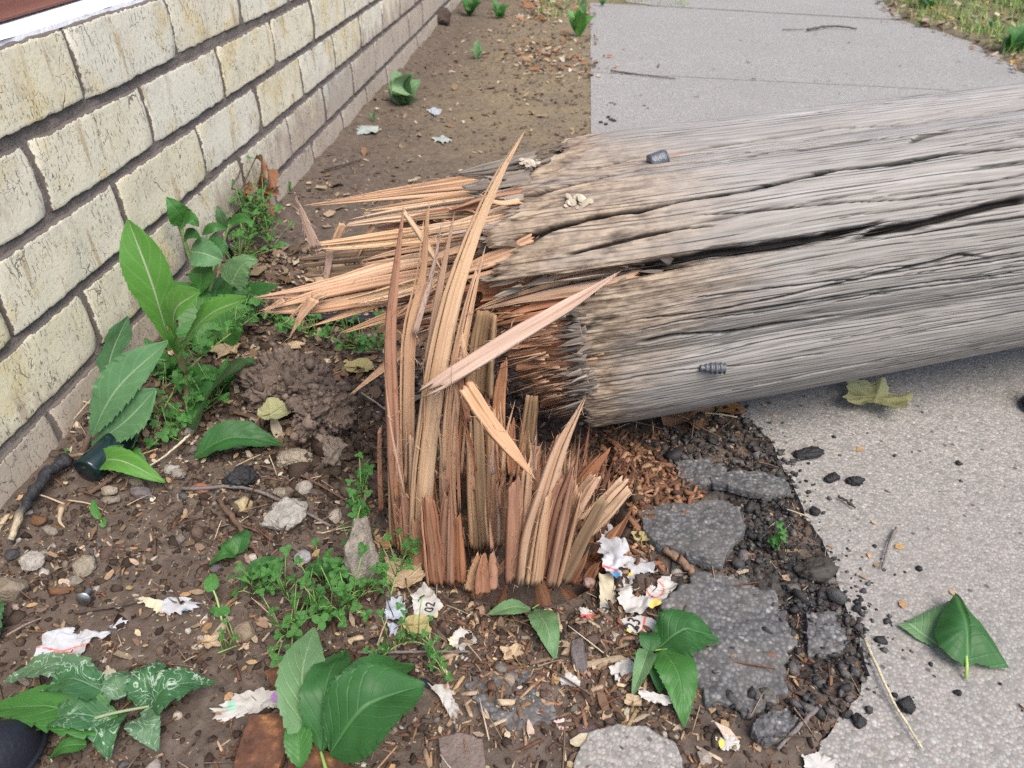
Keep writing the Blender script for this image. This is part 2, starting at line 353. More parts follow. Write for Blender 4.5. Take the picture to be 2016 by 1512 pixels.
gy = lines([(-40, -1, 6.0), (-1, 0.26, 0.2), (0.26, 1.1, 0.0042), (1.1, 2.4, 0.011), (2.4, 4.6, 0.016), (4.6, 8, 0.4), (8, 60, 7)])
XX, YY = np.meshgrid(gx, gy, indexing='ij')
ZZ = hz(XX, YY); ins = inpoly(XX, YY, slab_near) | inpoly(XX, YY, slab_mid) | inpoly(XX, YY, slab_far); ZZ = np.where(ins, -0.03, ZZ)
REy = np.array([p[1] for p in right_edge]+[4.6, 8.0]); REx = np.array([p[0] for p in right_edge]+[right_edge[-1][0]-0.05, right_edge[-1][0]-0.3])
def verge(x, y): return x-np.interp(y, REy, REx)-0.03*fbm(x*9, y*9, 0, 19, 3)-np.where(y < REy[0], 0.9*(REy[0]-y), 0)
VG = sstep(0.0, 0.04, verge(XX, YY))*(YY > 1.6)
ZZ = np.where(VG > 0.02, 0.016*VG+0.5*hz(XX, YY)*VG-0.004, ZZ)
ground = struct(obj('ground', mesh_np('ground', np.stack([XX, YY, ZZ], -1).reshape(-1, 3), grid_faces(len(gx), len(gy))), MAT_DIRT))
def flip_ok(me): return me
def slab_mesh(name, poly, ztop, zbot):
    import bmesh
    bm = bmesh.new(); top = [bm.verts.new((p[0], p[1], ztop)) for p in poly]; bot = [bm.verts.new((p[0], p[1], zbot)) for p in poly]
    a = np.asarray(poly); area = np.sum(a[:, 0]*np.roll(a[:, 1], -1)-np.roll(a[:, 0], -1)*a[:, 1])
    if area < 0: top.reverse(); bot.reverse()
    bm.faces.new(top); k = len(top)
    for i in range(k): bm.faces.new((top[i], bot[i], bot[(i+1) % k], top[(i+1) % k]))
    bmesh.ops.triangulate(bm, faces=[f for f in bm.faces if len(f.verts) > 4]); bm.normal_update()
    me = bpy.data.meshes.new(name); bm.to_mesh(me); bm.free(); return me
path = struct(bpy.data.objects.new('footpath', None)); C.objects.link(path)
for i, pl in enumerate((slab_near, slab_mid, slab_far)):
    obj('slab', slab_mesh('slab', pl, 0.002*(1 if i != 1 else 0.3), -0.09), MAT_CONC, path)
# ------------------------------------------------------------------ brick wall
WX = -0.568; BED = 0.0865; Z0 = 0.0580; BL = 0.24
wall = thing('brick_wall', 'low cream-painted brick wall with dark mortar, running along the left', 'wall', (WX, 1.5, 0))
WO = np.array([WX, 1.5, 0.0])
def brick_mesh(y0, y1, z0, z1, top, seed, near):
    rs = np.random.RandomState(seed)
    ny, nz = (34, 13) if near else (16, 7)
    e = np.array([0.0, 0.012, 0.035, 0.075])
    a = np.r_[e, np.linspace(0.12, 0.88, ny-8), 1-e[::-1]]; b = np.r_[e, np.linspace(0.16, 0.84, nz-8 if nz > 8 else 1), 1-e[::-1]]
    if nz <= 8: b = np.array([0, 0.04, 0.12, 0.5, 0.88, 0.96, 1.0])
    A, B = np.meshgrid(a, b, indexing='ij'); L, Hh = y1-y0, z1-z0
    da = np.minimum(A, 1-A)*L; db = np.minimum(B, 1-B)*Hh; dm = np.minimum(da, db)
    Y = y0+A*L; Z = z0+B*Hh
    Y = Y+np.where(da < 0.006, 1, 0)*np.sign(0.5-A)*0.0022*(fbm(Z*90, seed, 0.3, seed, 3)+0.2)
    Z = Z+np.where(db < 0.004, 1, 0)*np.sign(0.5-B)*0.0026*(fbm(Y*80, seed, 0.7, seed+3, 3)+0.25)
    rad = 0.0032
    X = WX-np.where(dm < rad, rad-np.sqrt(np.maximum(0, rad**2-(rad-dm)**2)), 0)
    X = X+0.0012*fbm(Y*28, Z*28, 0, seed, 3)+rs.uniform(-0.0015, 0.0015)
    cor = np.maximum(0, 1-np.hypot(da, db)/0.02); X = X-cor*0.006*rs.uniform(0.2, 1)
    V = np.stack([X, Y, Z], -1); na, nb = A.shape
    edge = np.clip(1-dm/0.006, 0, 1)
    # turn the border back into the wall
    ring = np.r_[[i*nb for i in range(na)], [(na-1)*nb+j for j in range(1, nb)], [i*nb+nb-1 for i in range(na-2, -1, -1)], [j for j in range(nb-2, 0, -1)]].astype(int)
    V = V.reshape(-1, 3); n0 = len(V); bk = V[ring].copy(); bk[:, 0] = WX-(0.104 if top else 0.03)
    ed = np.r_[edge.reshape(-1), np.full(len(ring), 0.2 if top else 1.0)]
    k = len(ring); r2 = np.roll(np.arange(k), -1)
    F2 = np.stack([ring, np.arange(k)+n0, r2+n0, ring[r2]], -1)[:, ::-1]
    return mesh_np('brick', np.vstack([V, bk])-WO, [grid_faces(na, nb), F2], attrs={'edge': ed})
seed = 100
for row in range(-1, 4):                       # row 3 is the top one, row -1 stands in the soil
    z0 = Z0+BED*row; z1 = z0+BED
    off = 0.725-BL*3 if row % 2 == 0 else 0.845-BL*3
    k = 0
    while off+BL*k < 4.7:
        y0 = off+BL*k; k += 1
        rs = random.Random(seed); jt = 0.0062
        gap = 0.0055 if row != 3 else 0.0085
        me = brick_mesh(y0+rs.uniform(0.0012, 0.003), y0+BL-rs.uniform(0.0012, 0.003), z0+(gap if row >= 0 else 0.004)*rs.uniform(0.75, 1.1), z1-(0.0025 if row < 3 else 0.0), row == 3, seed, y0 < 3.0)
        obj('brick', me, MAT_BRICK, wall); seed += 1
# mortar, core, white top
yy = lines([(0.0, 2.2, 0.006), (2.2, 4.8, 0.02)]); zz = lines([(-0.06, 0.400, 0.005)])
YM, ZM = np.meshgrid(yy, zz, indexing='ij')
XM = WX-0.0042+0.0024*fbm(YM*60, ZM*60, 0, 77, 4)+0.0012*fbm(YM*9, ZM*14, 0, 78, 2)
obj('mortar', mesh_np('mortar', np.stack([XM, YM, ZM], -1).reshape(-1, 3)-WO, grid_faces(len(yy), len(zz))), MAT_MORTAR, wall)
ct = jag([[WX-0.004, -0.02], [WX-0.004, 4.75]], 0.01, 0.004, 31)
capm = slab_mesh('wall_top', np.vstack([ct, [[WX-0.112, 4.75], [WX-0.112, -0.02]]]), 0.4080, 0.4030)
o = obj('wall_top', capm, MAT_CAP, wall); o.location = (-WO[0], -WO[1], 0)
core = slab_mesh('core', np.array([[WX-0.02, -0.02], [WX-0.02, 4.74], [WX-0.11, 4.74], [WX-0.11, -0.02]]), 0.4015, -0.1)
o = obj('core', core, MAT_MORTAR, wall); o.location = (-WO[0], -WO[1], 0)
# timber fence board standing on the wall top
pa, pb = G(0, 50, 0.4085), G(165, 0, 0.4085)
dd = nrm(pb-pa); p0 = pa-dd*0.9; p1 = pb+dd*0.05; nn = np.array([-dd[1], dd[0], 0])
fence = thing('timber_fence', 'reddish-brown stained timber board standing on top of the painted brick wall', 'fence', tuple(p0))
import bmesh
def box_between(p0, p1, th, z0, z1, org, bev=0.003):
    bm = bmesh.new(); q = []
    for z in (z0, z1):
        for p, s in ((p0, 0), (p1, 0), (p1, th), (p0, th)): q.append(bm.verts.new(tuple(np.array([p[0], p[1], z])+nn*s-np.array([org[0], org[1], 0]))))
    for f in ((0, 1, 2, 3), (4, 5, 6, 7), (0, 1, 5, 4), (1, 2, 6, 5), (2, 3, 7, 6), (3, 0, 4, 7)): bm.faces.new([q[i] for i in f])
    bmesh.ops.recalc_face_normals(bm, faces=bm.faces); bmesh.ops.bevel(bm, geom=list(bm.edges), offset=bev, segments=2, affect='EDGES')
    me = bpy.data.meshes.new('board'); bm.to_mesh(me); bm.free(); return me
for k in range(4): 
    o = obj('board', box_between(p0, p1, 0.028, 0.002+k*0.152, 0.148+k*0.152, p0), MAT_BOARD, fence)
# ------------------------------------------------------------------ wood materials (UV: metres along the grain, metres across it)
def m_weathered():
    n = N('weathered_wood'); uv = n.tc('UV'); crev = n.attr('crev'); rot = n.attr('rot'); q = n.sep(uv)
    s1 = n.noise(n.map(uv, (1.8, 22, 1)), 1.0, 4, 0.6, 0.2)
    s2 = n.noise(n.map(uv, (14, 330, 1)), 1.0, 3, 0.65)
    # fine parallel grain: thin dark lines a few millimetres apart, each of its own strength, broken along their length
    def lines_(freq, warp, wd, seed):
        ph = n.math('ADD', n.math('MULTIPLY', q[1], freq), n.math('MULTIPLY', n.noise(n.map(uv, (2.2, 14, 1), (seed, seed, 0.0)), 1.0, 2, 0.5), warp))
        fl = n.math('FLOOR', ph); w_ = n.node('TexWhiteNoise', noise_dimensions='1D'); n.set(w_.inputs['W'], n.math('ADD', fl, seed*7.3))
        br = n.noise(n.comb(n.math('MULTIPLY', q[0], 17.0), n.math('MULTIPLY', fl, 3.7), seed), 1.0, 2, 0.5)
        st_ = n.math('MULTIPLY', n.ramp(w_.outputs['Value'], [(0.1, 0.15), (1.0, 1.0)]), n.ramp(br, [(0.38, 0.1), (0.56, 1.0)]))
        d_ = n.math('ABSOLUTE', n.math('SUBTRACT', n.math('FRACT', ph), 0.5))
        return n.math('MULTIPLY', n.ramp(d_, [(wd*0.45, 1), (wd, 0)]), st_)
    f1 = lines_(270.0, 3.5, 0.20, 1.0); f2 = lines_(85.0, 1.6, 0.075, 2.0)
    fine = n.math('MAXIMUM', f1, f2)
    col = n.ramp(s1, [(0.28, (0.22, 0.205, 0.19)), (0.5, (0.285, 0.265, 0.243)), (0.72, (0.35, 0.332, 0.315))])
    col = n.mix(n.ramp(s2, [(0.35, 0.5), (0.5, 0)]), col, (0.18, 0.165, 0.15))
    col = n.mix(n.ramp(s2, [(0.52, 0), (0.7, 0.4)]), col, (0.42, 0.41, 0.40))
    col = n.mix(n.math('MULTIPLY', fine, 0.95), col, (0.05, 0.057, 0.05))
    st = n.noise(n.map(uv, (3.2, 14, 1)), 1.0, 3, 0.5)
    col = n.mix(n.ramp(st, [(0.64, 0), (0.76, 0.4)]), col, (0.12, 0.12, 0.13))
    # brown, crumbling wood towards the break
    r1 = n.noise(n.map(uv, (34, 75, 1)), 1.0, 4, 0.72)
    brown = n.ramp(r1, [(0.32, (0.07, 0.045, 0.03)), (0.46, (0.25, 0.18, 0.12)), (0.6, (0.38, 0.30, 0.215)), (0.74, (0.43, 0.27, 0.13))])
    rm = n.ramp(n.math('ADD', rot, n.math('MULTIPLY', n.math('SUBTRACT', s1, 0.5), 1.3)), [(0.15, 0), (0.75, 0.9)])
    brown = n.mix(n.math('MULTIPLY', fine, 0.8), brown, (0.055, 0.036, 0.025))
    col = n.mix(rm, col, brown)
    col = n.mix(n.ramp(crev, [(0.15, 0), (0.8, 0.93)]), col, (0.025, 0.019, 0.015))
    h = n.math('ADD', n.math('MULTIPLY', s2, 0.35), n.math('MULTIPLY', n.math('SUBTRACT', 1.0, fine), 0.8))
    h = n.math('ADD', h, n.math('MULTIPLY', n.math('MULTIPLY', r1, rm), 1.2))
    return n.done(col, 0.7, n.bump(h, 0.55, 0.0016), 0.3)
def m_fresh(name, c0, c1, c2, dirt=0.25):
    n = N(name); uv = n.tc('UV'); rnd = n.oi(); k = n.attr('Col', 'Fac')
    uvs = n.map(uv, (1, 1, 1), n.comb(n.math('MULTIPLY', rnd, 7.0), n.math('MULTIPLY', rnd, 3.0), 0.0))
    a = n.noise(n.map(uvs, (4, 110, 1)), 1.0, 3, 0.6, 0.1); b = n.noise(n.map(uvs, (5, 240, 1)), 1.0, 3, 0.7, 0.1); c = n.noise(n.map(uvs, (9, 30, 1)), 1.0, 3, 0.5)
    col = n.ramp(a, [(0.25, c0), (0.5, c1), (0.75, c2)])
    col = n.mix(n.ramp(b, [(0.34, 0.7), (0.43, 0)]), col, tuple(x*0.5 for x in c0))
    col = n.mix(n.ramp(c, [(0.5, 0), (0.8, dirt)]), col, tuple(x*0.55 for x in c0))
    hs = n.node('HueSaturation'); n.set(hs.inputs['Color'], col); n.set(hs.inputs['Value'], k)
    n.set(hs.inputs['Saturation'], n.math('ADD', 0.88, n.math('MULTIPLY', rnd, 0.2)))
    h = n.math('ADD', n.math('MULTIPLY', a, 0.9), n.math('MULTIPLY', b, 0.6))
    return n.done(hs.outputs[0], 0.66, n.bump(h, 0.75, 0.002), 0.25)
MAT_OLD = m_weathered()
MAT_TAN = m_fresh('fresh_wood_tan', (0.34, 0.185, 0.11), (0.50, 0.31, 0.19), (0.60, 0.41, 0.268), 0.35)
MAT_PALE = m_fresh('fresh_wood_pale', (0.41, 0.25, 0.15), (0.56, 0.38, 0.24), (0.66, 0.49, 0.33), 0.25)
MAT_RED = m_fresh('fresh_wood_red', (0.21, 0.092, 0.052), (0.36, 0.175, 0.10), (0.47, 0.265, 0.16), 0.4)
MAT_PINK = m_fresh('fresh_wood_pink', (0.36, 0.235, 0.18), (0.50, 0.36, 0.285), (0.58, 0.45, 0.365), 0.25)
MAT_DULL = m_fresh('dull_wood', (0.16, 0.095, 0.055), (0.285, 0.19, 0.115), (0.37, 0.265, 0.165), 0.5)
MAT_GREYW = m_fresh('grey_broken_wood', (0.10, 0.08, 0.065), (0.21, 0.175, 0.145), (0.32, 0.27, 0.225), 0.5)
FM = dict(o=MAT_GREYW, t=MAT_TAN, p=MAT_PALE, r=MAT_RED, k=MAT_PINK, d=MAT_DULL)
# ------------------------------------------------------------------ the fallen pole
A0 = np.array([0.0175, 0.726, 0.1775]); D = nrm([0.949, 0.3115, 0.0435]); PR = 0.150
EU = nrm(np.array([0, 0, 1.0])-D[2]*D); EF = np.cross(D, EU)
def cyl(px, py, r=PR):
    d = ray(px, py); o = CAM-A0
    dp = d-np.dot(d, D)*D; op = o-np.dot(o, D)*D
    a = dp@dp; b = 2*dp@op; c = op@op-r*r; q = b*b-4*a*c
    t = (-b-math.sqrt(max(0, q)))/(2*a); P = o+d*t
    return float(np.dot(P, D)), math.atan2(np.dot(P, EU), np.dot(P, EF))
pole = thing('fallen_pole', 'thick weathered grey timber pole, snapped off and lying across the footpath', 'pole', tuple(A0))
edge_px = [(1100, 282), (1050, 296), (1018, 318), (960, 340), (940, 362), (968, 372), (1012, 382), (1018, 398), (1012, 418), (975, 440), (948, 466), (962, 488), (1022, 486), (985, 522), (952, 556), (958, 574), (1000, 566), (1060, 545), (1130, 530), (1230, 522), (1330, 516), (1345, 527), (1250, 548), (1190, 568), (1140, 596), (1126, 640), (1140, 690), (1128, 735), (1150, 780), (1150, 815), (1165, 832)]
et = [cyl(*p) for p in edge_px]
eth = np.array([e[1] for e in et]); eu = np.array([e[0] for e in et]); od = np.argsort(eth); eth, eu = eth[od], eu[od]
def ustart(th):
    t = (th+math.pi) % (2*math.pi)-math.pi
    u = np.interp(t, np.r_[-math.pi, eth[0]-0.3, eth, eth[-1]+0.3, math.pi], np.r_[0.02, 0.03, eu, 0.0, 0.02])
    return u+0.007*fbm(th*22, 0.3, 0, 61, 3)+0.005*vn(th*90, 0.7, 0, 62)
CR = []          # cracks: pixels, half-width (m), depth (m)
def crack(pxs, wd, dp):
    q = [cyl(*p) for p in pxs]; CR.append((np.array([a[0] for a in q]), np.array([a[1] for a in q])*PR, wd, dp))
crack([(1200, 548), (1300, 520), (1400, 497), (1480, 490), (1545, 480), (1640, 462), (1740, 436)], [0.007, 0.006, 0.0055, 0.0046, 0.0048, 0.0036, 0.0014], 0.017)
crack([(1680, 477), (1710, 460), (1790, 447), (1880, 425), (1960, 405), (2040, 390)], [0.0012, 0.0036, 0.0042, 0.004, 0.0042, 0.004], 0.017)
crack([(960, 380), (1050, 372), (1130, 352), (1210, 326), (1290, 308), (1400, 296), (1520, 272), (1700, 250)], [0.003, 0.0035, 0.003, 0.0026, 0.0022, 0.0016, 0.0014, 0.001], 0.012)
crack([(1000, 488), (1060, 462), (1110, 445), (1180, 428), (1260, 415), (1340, 398), (1470, 378), (1640, 338), (1780, 322), (1860, 308), (2030, 292)], [0.004, 0.0035, 0.003, 0.0026, 0.0022, 0.0016, 0.0016, 0.0018, 0.0026, 0.0018, 0.0016], 0.013)
crack([(1100, 508), (1180, 488), (1250, 470), (1330, 455), (1420, 448)], [0.0014, 0.0018, 0.0018, 0.0014, 0.0008], 0.007)
crack([(1150, 300), (1260, 277), (1340, 268), (1500, 247), (1660, 226), (1850, 214), (2030, 190)], [0.0012, 0.0016, 0.0022, 0.0018, 0.0018, 0.002, 0.0016], 0.010)
crack([(1340, 308), (1480, 292), (1600, 270), (1700, 255)], [0.0016, 0.002, 0.0016, 0.001], 0.008)
crack([(1250, 662), (1330, 640), (1440, 622), (1560, 602), (1700, 578), (1850, 556), (2030, 540)], [0.0007, 0.001, 0.0011, 0.0011, 0.001, 0.0009, 0.0008], 0.006)
crack([(1260, 688), (1340, 672), (1400, 668), (1440, 668), (1520, 655), (1600, 642), (1680, 630)], [0.003, 0.0032, 0.0022, 0.0024, 0.0024, 0.0016, 0.0007], 0.009)
crack([(1240, 635), (1350, 622), (1480, 600), (1650, 560), (1780, 528), (1890, 502), (1950, 508)], [0.0007, 0.0012, 0.0011, 0.0011, 0.0015, 0.002, 0.0008], 0.005)
crack([(1330, 640), (1500, 620), (1700, 585), (1900, 560), (2030, 545)], [0.0006, 0.0008, 0.0008, 0.0008, 0.0006], 0.004)
crack([(1340, 588), (1500, 570), (1700, 548), (2030, 495)], [0.0006, 0.0008, 0.0007, 0.0008], 0.004)
crack([(1340, 428), (1480, 420), (1660, 402), (1760, 398), (2030, 362)], [0.0006, 0.0009, 0.0009, 0.0007, 0.0008], 0.005)
crack([(1170, 772), (1250, 758), (1340, 742), (1500, 722), (1640, 700)], [0.0008, 0.0012, 0.0009, 0.0006, 0.0005], 0.004)
crack([(1560, 287), (1640, 275), (1720, 262), (1800, 262)], [0.002, 0.0045, 0.003, 0.001], 0.004)
crack([(1780, 285), (1820, 262), (1870, 250), (1920, 245)], [0.001, 0.005, 0.004, 0.001], 0.004)
_rs = np.random.RandomState(5)
for k in range(150):              # many short drying checks
    u0 = _rs.uniform(0.1, 1.0); th0 = _rs.uniform(-1.1, 1.9); ln = _rs.uniform(0.06, 0.32); m = 7
    uu = np.linspace(u0, u0+ln, m); vv = th0*PR+np.cumsum(_rs.normal(0, 0.0011, m)); ww = np.sin(np.linspace(0.1, math.pi-0.1, m))*_rs.uniform(0.0007, 0.0014)
    CR.append((uu, vv, list(ww), _rs.uniform(0.002, 0.006)))
def pole_grid():
    ths = np.r_[np.linspace(R(-85), R(128), 620), np.linspace(R(128), R(275), 46)[1:-1]]
    sl = np.r_[np.linspace(0, 0.12, 70), np.linspace(0.12, 1.0, 340)[1:], np.linspace(1.0, 3.2, 60)[1:]]
    S, T = np.meshgrid(sl, ths, indexing='ij')
    U = S+ustart(T)*(1-sstep(0, 0.45, S)); V = T*PR
    flow = 0.009*fbm(U*2.0, V*5, 0, 71, 2)+0.0028*fbm(U*6, V*12, 0, 72, 2)
    Vw = V+flow
    flat = 0.020*(np.abs(np.cos(2*(T-R(40))))-0.62)+0.004*fbm(V*7, U*1.2, 0, 80, 2)
    h = flat+0.0030*fbm(V*13, U*0.8, 0, 81, 2)+0.0008*fbm(Vw*60, U*2, 0, 82, 3)
    r1 = 1-np.abs(vn(Vw*150, U*2.6, 0, 83)); g1 = np.clip((r1-0.86)/0.14, 0, 1)*sstep(-0.1, 0.5, vn(V*25, U*3, 0, 84))
    r2 = 1-np.abs(vn(Vw*330, U*5, 0, 85)); g2 = np.clip((r2-0.8)/0.2, 0, 1)
    h = h-0.0011*g1-0.0005*g2
    crev = 0.42*g1+0.25*g2
    up = sstep(-0.2, 0.25, T)*(1-sstep(1.6, 2.0, T)); rot = (1-sstep(0.0, 0.10+0.12*up, U-ustart(T)*0.3))*(0.4+0.25*up)+0.6*(1-sstep(0.01, 0.05, S))
    pit = fbm(U*45, V*150, 0, 91, 4)
    h = h+rot*0.0028*pit-rot*0.003
    crev = crev+rot*1.6*np.clip(-pit-0.18, 0, 0.6)
    for (uu, vv, ww, dp) in CR:
        o = np.argsort(uu); uu, vv, ww2 = uu[o], vv[o], np.asarray(ww)[o]
        m = (U > uu[0]) & (U < uu[-1])
        if not m.any(): continue
        um = U[m]; vc = np.interp(um, uu, vv)+0.0013*fbm(um*26, vv[0]*50, 0, 93, 3); wd = np.interp(um, uu, ww2)*(1+0.35*vn(um*60, 1.3, 0, 94))
        tp = sstep(0, 0.02, um-uu[0])*sstep(0, 0.02, uu[-1]-um)
        q = np.clip(1-np.abs(V[m]-vc)/np.maximum(1e-4, wd*1.25), 0, 1)
        h[m] -= tp*dp*sstep(0, 0.75, q); crev[m] = np.maximum(crev[m], tp*sstep(0.05, 0.6, q)*min(1.0, 0.55+dp*40))
    # bark-coloured top edge curls slightly over the break
    rr = PR+h-0.004*(1-sstep(0, 0.006, S))
    P = U[..., None]*D+rr[..., None]*(np.cos(T)[..., None]*EF+np.sin(T)[..., None]*EU)
    return P, np.stack([U, Vw], -1), crev, np.clip(rot, 0, 1), len(sl), len(ths)
P, UVp, crev, rot, ns, nt = pole_grid()
obj('trunk', mesh_np('trunk', P.reshape(-1, 3), grid_faces(ns, nt, True), UVp.reshape(-1, 2), attrs={'crev': crev.ravel(), 'rot': rot.ravel()}), MAT_OLD, pole)
# inner heart wood, bared by the break
def core_start(th):
    t = (th+math.pi) % (2*math.pi)-math.pi
    cp = [cyl(*p, r=0.128) for p in [(1010, 400), (960, 470), (940, 560), (945, 600), (985, 625), (1005, 650), (1020, 700), (1045, 750), (1085, 800), (1110, 828)]]
    a = np.array([c[1] for c in cp]); u = np.array([c[0] for c in cp]); o = np.argsort(a)
    return np.interp(t, np.r_[-math.pi, a[o][0]-0.2, a[o], a[o][-1]+0.4, math.pi], np.r_[0.0, 0.0, u[o], -0.02, 0.0])
ths = np.linspace(-math.pi, math.pi, 520, endpoint=False); sl = np.r_[np.linspace(0, 0.14, 60), np.linspace(0.14, 0.55, 40)[1:]]
S, T = np.meshgrid(sl, ths, indexing='ij')
spk = np.maximum(0, vn(T*55, 0.5, 0, 101))*0.020+0.014*vn(T*17, 0.2, 0, 102)
U = S+(core_start(T)-spk)*(1-sstep(0, 0.4, S))
rr = 0.130+0.005*fbm(T*30, U*6, 0, 103, 3)+0.004*fbm(T*90, U*14, 0, 104, 2)-0.024*(1-sstep(0, 0.05, S))*(0.5+0.5*vn(T*40, 4.2, 0, 105))
P = U[..., None]*D+rr[..., None]*(np.cos(T)[..., None]*EF+np.sin(T)[..., None]*EU)
kk = np.clip(0.95+0.25*fbm(T*60, U*5, 0, 106, 2), 0.5, 1.3)
V1 = P.reshape(-1, 3); F1 = grid_faces(len(sl), len(ths), True)
# fracture face: rings shrinking inwards, rough and fibrous
rings = np.linspace(1, 0.04, 26)
RR, TT = np.meshgrid(rings, ths, indexing='ij')
base = P[0]
u0 = (base@D)[None, :]; r0 = rr[0][None, :]
uf = u0*RR**0.6+0.035*(1-RR)+0.018*fbm(RR*np.cos(TT)*14, RR*np.sin(TT)*14, 0, 110, 4)*(RR < 0.999)
rf = r0*RR
P2 = uf[..., None]*D+rf[..., None]*(np.cos(TT)[..., None]*EF+np.sin(TT)[..., None]*EU)
V2 = P2.reshape(-1, 3); F2 = grid_faces(len(rings), len(ths), True)+len(V1)
me = mesh_np('heartwood', np.vstack([V1, V2]), [np.vstack([F1, F2])], np.vstack([np.stack([U, T*0.13], -1).reshape(-1, 2), np.stack([RR*np.cos(TT)*0.13*0.15, RR*np.sin(TT)*0.13], -1).reshape(-1, 2)]),
             np.repeat(np.r_[kk.ravel(), np.full(len(V2), 0.75)][:, None], 3, 1))
obj('heartwood', me, MAT_RED, pole)
# ------------------------------------------------------------------ splinters
def splinter(mb, pts, wid, nst=6, seed=0, th=0.45, tip=0.25, butt=0.06, twist=0.0, val=1.0, fuzz=0, samp=16, ny=None, conv=0.7):
    """A long shard: a few flat laths side by side, each with a stepped face and a ragged tip. pts: 3-D points root to tip; wid: width (m) at each point."""
    rs = np.random.RandomState(seed); P = bez(pts, samp); m = samp
    d = np.linalg.norm(np.diff(np.asarray(pts, float), axis=0), axis=1); dd = np.r_[0, np.cumsum(d)]; Ltot = dd[-1]; dd = dd/Ltot
    T = np.gradient(P, axis=0); T /= np.linalg.norm(T, axis=1)[:, None]
    vw = CAM-P; vw = vw/np.linalg.norm(vw, axis=1)[:, None] if ny is None else np.broadcast_to(nrm(ny), P.shape)
    Sd = np.cross(T, vw); Sd /= np.maximum(1e-9, np.linalg.norm(Sd, axis=1))[:, None]; Nm = np.cross(Sd, T)
    ang = twist*(np.linspace(0, 1, m)-0.5)+rs.uniform(-0.45, 0.45)
    S2 = Sd*np.cos(ang)[:, None]+Nm*np.sin(ang)[:, None]; N2 = Nm*np.cos(ang)[:, None]-Sd*np.sin(ang)[:, None]
    tt = np.linspace(0, 1, m); W = np.interp(tt, dd, wid); Wc = np.minimum(W, 0.03); Wm = float(np.max(Wc))
    nl = max(1, int(round(nst/3.0))); edges = np.sort(np.r_[-0.5, rs.uniform(-0.42, 0.42, nl-1), 0.5])
    for i in range(nl):
        a, b = edges[i], edges[i+1]
        if b-a < 0.05: continue
        md = (a+b)/2; a, b = md+(a-md)*0.9, md+(b-md)*0.9
        nc = int(np.clip((b-a)*16*max(0.5, Wm/0.02), 3, 13)); c = np.linspace(a, b, nc); c[1:-1] += rs.uniform(-0.3, 0.3, nc-2)*(b-a)/nc
        lt = 1.0 if i == nl//2 else 1-rs.uniform(0, tip)*(0.4+abs(a+b)*1.3)
        apex = rs.randint(0, nc); tj = lt-np.abs(np.arange(nc)-apex)/nc*tip*rs.uniform(0.25, 1.1)-rs.uniform(0, tip*0.35, nc)*(np.arange(nc) != apex); tj = np.clip(tj, 0.3, 1)
        t0 = rs.uniform(0, butt, nc); hs = np.round(rs.uniform(0, 1, nc)*2.2)/2.2*th*0.30; back = rs.uniform(0.22, 0.42)*th*1.6; dz = rs.uniform(-0.5, 0.5)*th; tone = val*rs.uniform(0.86, 1.1)
        rows = []; U_ = []; K_ = []; rs_t = rs.uniform(0.35, 0.8)
        s_ = np.linspace(0, 1, m)
        for side in (1, 0):
            for j in (range(nc) if side else range(nc-1, -1, -1)):
                ts = t0[j]+(tj[j]-t0[j])*s_
                Pi = np.stack([np.interp(ts, tt, P[:, q]) for q in range(3)], -1); Si = np.stack([np.interp(ts, tt, S2[:, q]) for q in range(3)], -1); Ni = np.stack([np.interp(ts, tt, N2[:, q]) for q in range(3)], -1)
                Wi = np.interp(ts, tt, W); Wci = np.minimum(Wi, 0.03)
                thin = 0.12+0.88*np.clip((1-s_)/0.16, 0, 1)
                cv = sstep(rs_t, 1.0, s_)*conv; x = (c[j]*(1-cv)+c[apex]*cv)*Wi+0.02*Wi*vn(s_*9, j*1.9+i*7, seed*0.31, 5)
                z = dz*Wci
                if side: z = z+(hs[j]+0.10*th*vn(s_*6, j*2.7+i, seed*0.2, 9))*Wci*thin
                else: z = z-back*Wci*thin
                rows.append(Pi+Si*x[:, None]+Ni*z[:, None]); U_.append(np.stack([ts*Ltot, np.full(m, c[j]*Wm+i*0.017)], -1)); K_.append(tone*(1+0.10*vn(s_*5, j*3.1, seed, 12)) if side else np.full(m, tone*0.92))
        k = len(rows); V = np.stack(rows, 1).reshape(-1, 3); uv = np.stack(U_, 1).reshape(-1, 2)+rs.rand(2)*0.5; K = np.stack(K_, 1).reshape(-1)
        mb.add(V, grid_faces(m, k, True), uv, np.repeat(K[:, None], 3, 1))
        o_ = mb.n-len(V); e0 = (m-1)*k+o_                     # close both ends
        q4 = np.array([[e0+j, e0+j+1, e0+k-2-j, e0+k-1-j] for j in range(nc-1)]); mb.F4.append(q4); mb.F4.append((q4-(m-1)*k)[:, ::-1])
    for f in range(fuzz):
        t = rs.uniform(0.02, 0.98); i = int(t*(m-1)); p = P[i]+S2[i]*W[i]*rs.choice([-0.5, 0.5, rs.uniform(-0.5, 0.5)])+N2[i]*0.2*th*Wc[i]
        dv = nrm(T[i]*rs.choice([-1, 1])*rs.uniform(0.6, 1.6)+S2[i]*rs.normal()*0.6+N2[i]*rs.uniform(0, 0.7)); L = rs.uniform(0.002, 0.010)
        q = np.array([p, p+dv*L*0.5, p+dv*L+nrm(rs.normal(size=3))*L*0.2]); V, F, F3, uv = tube(q, [0.00032, 0.0002, 0.00006], 3, False); mb.add(V, F, uv, val*1.15)
def PLP(px, py, off=0.0): return ONP(px, py, A0+EF*off, EF)
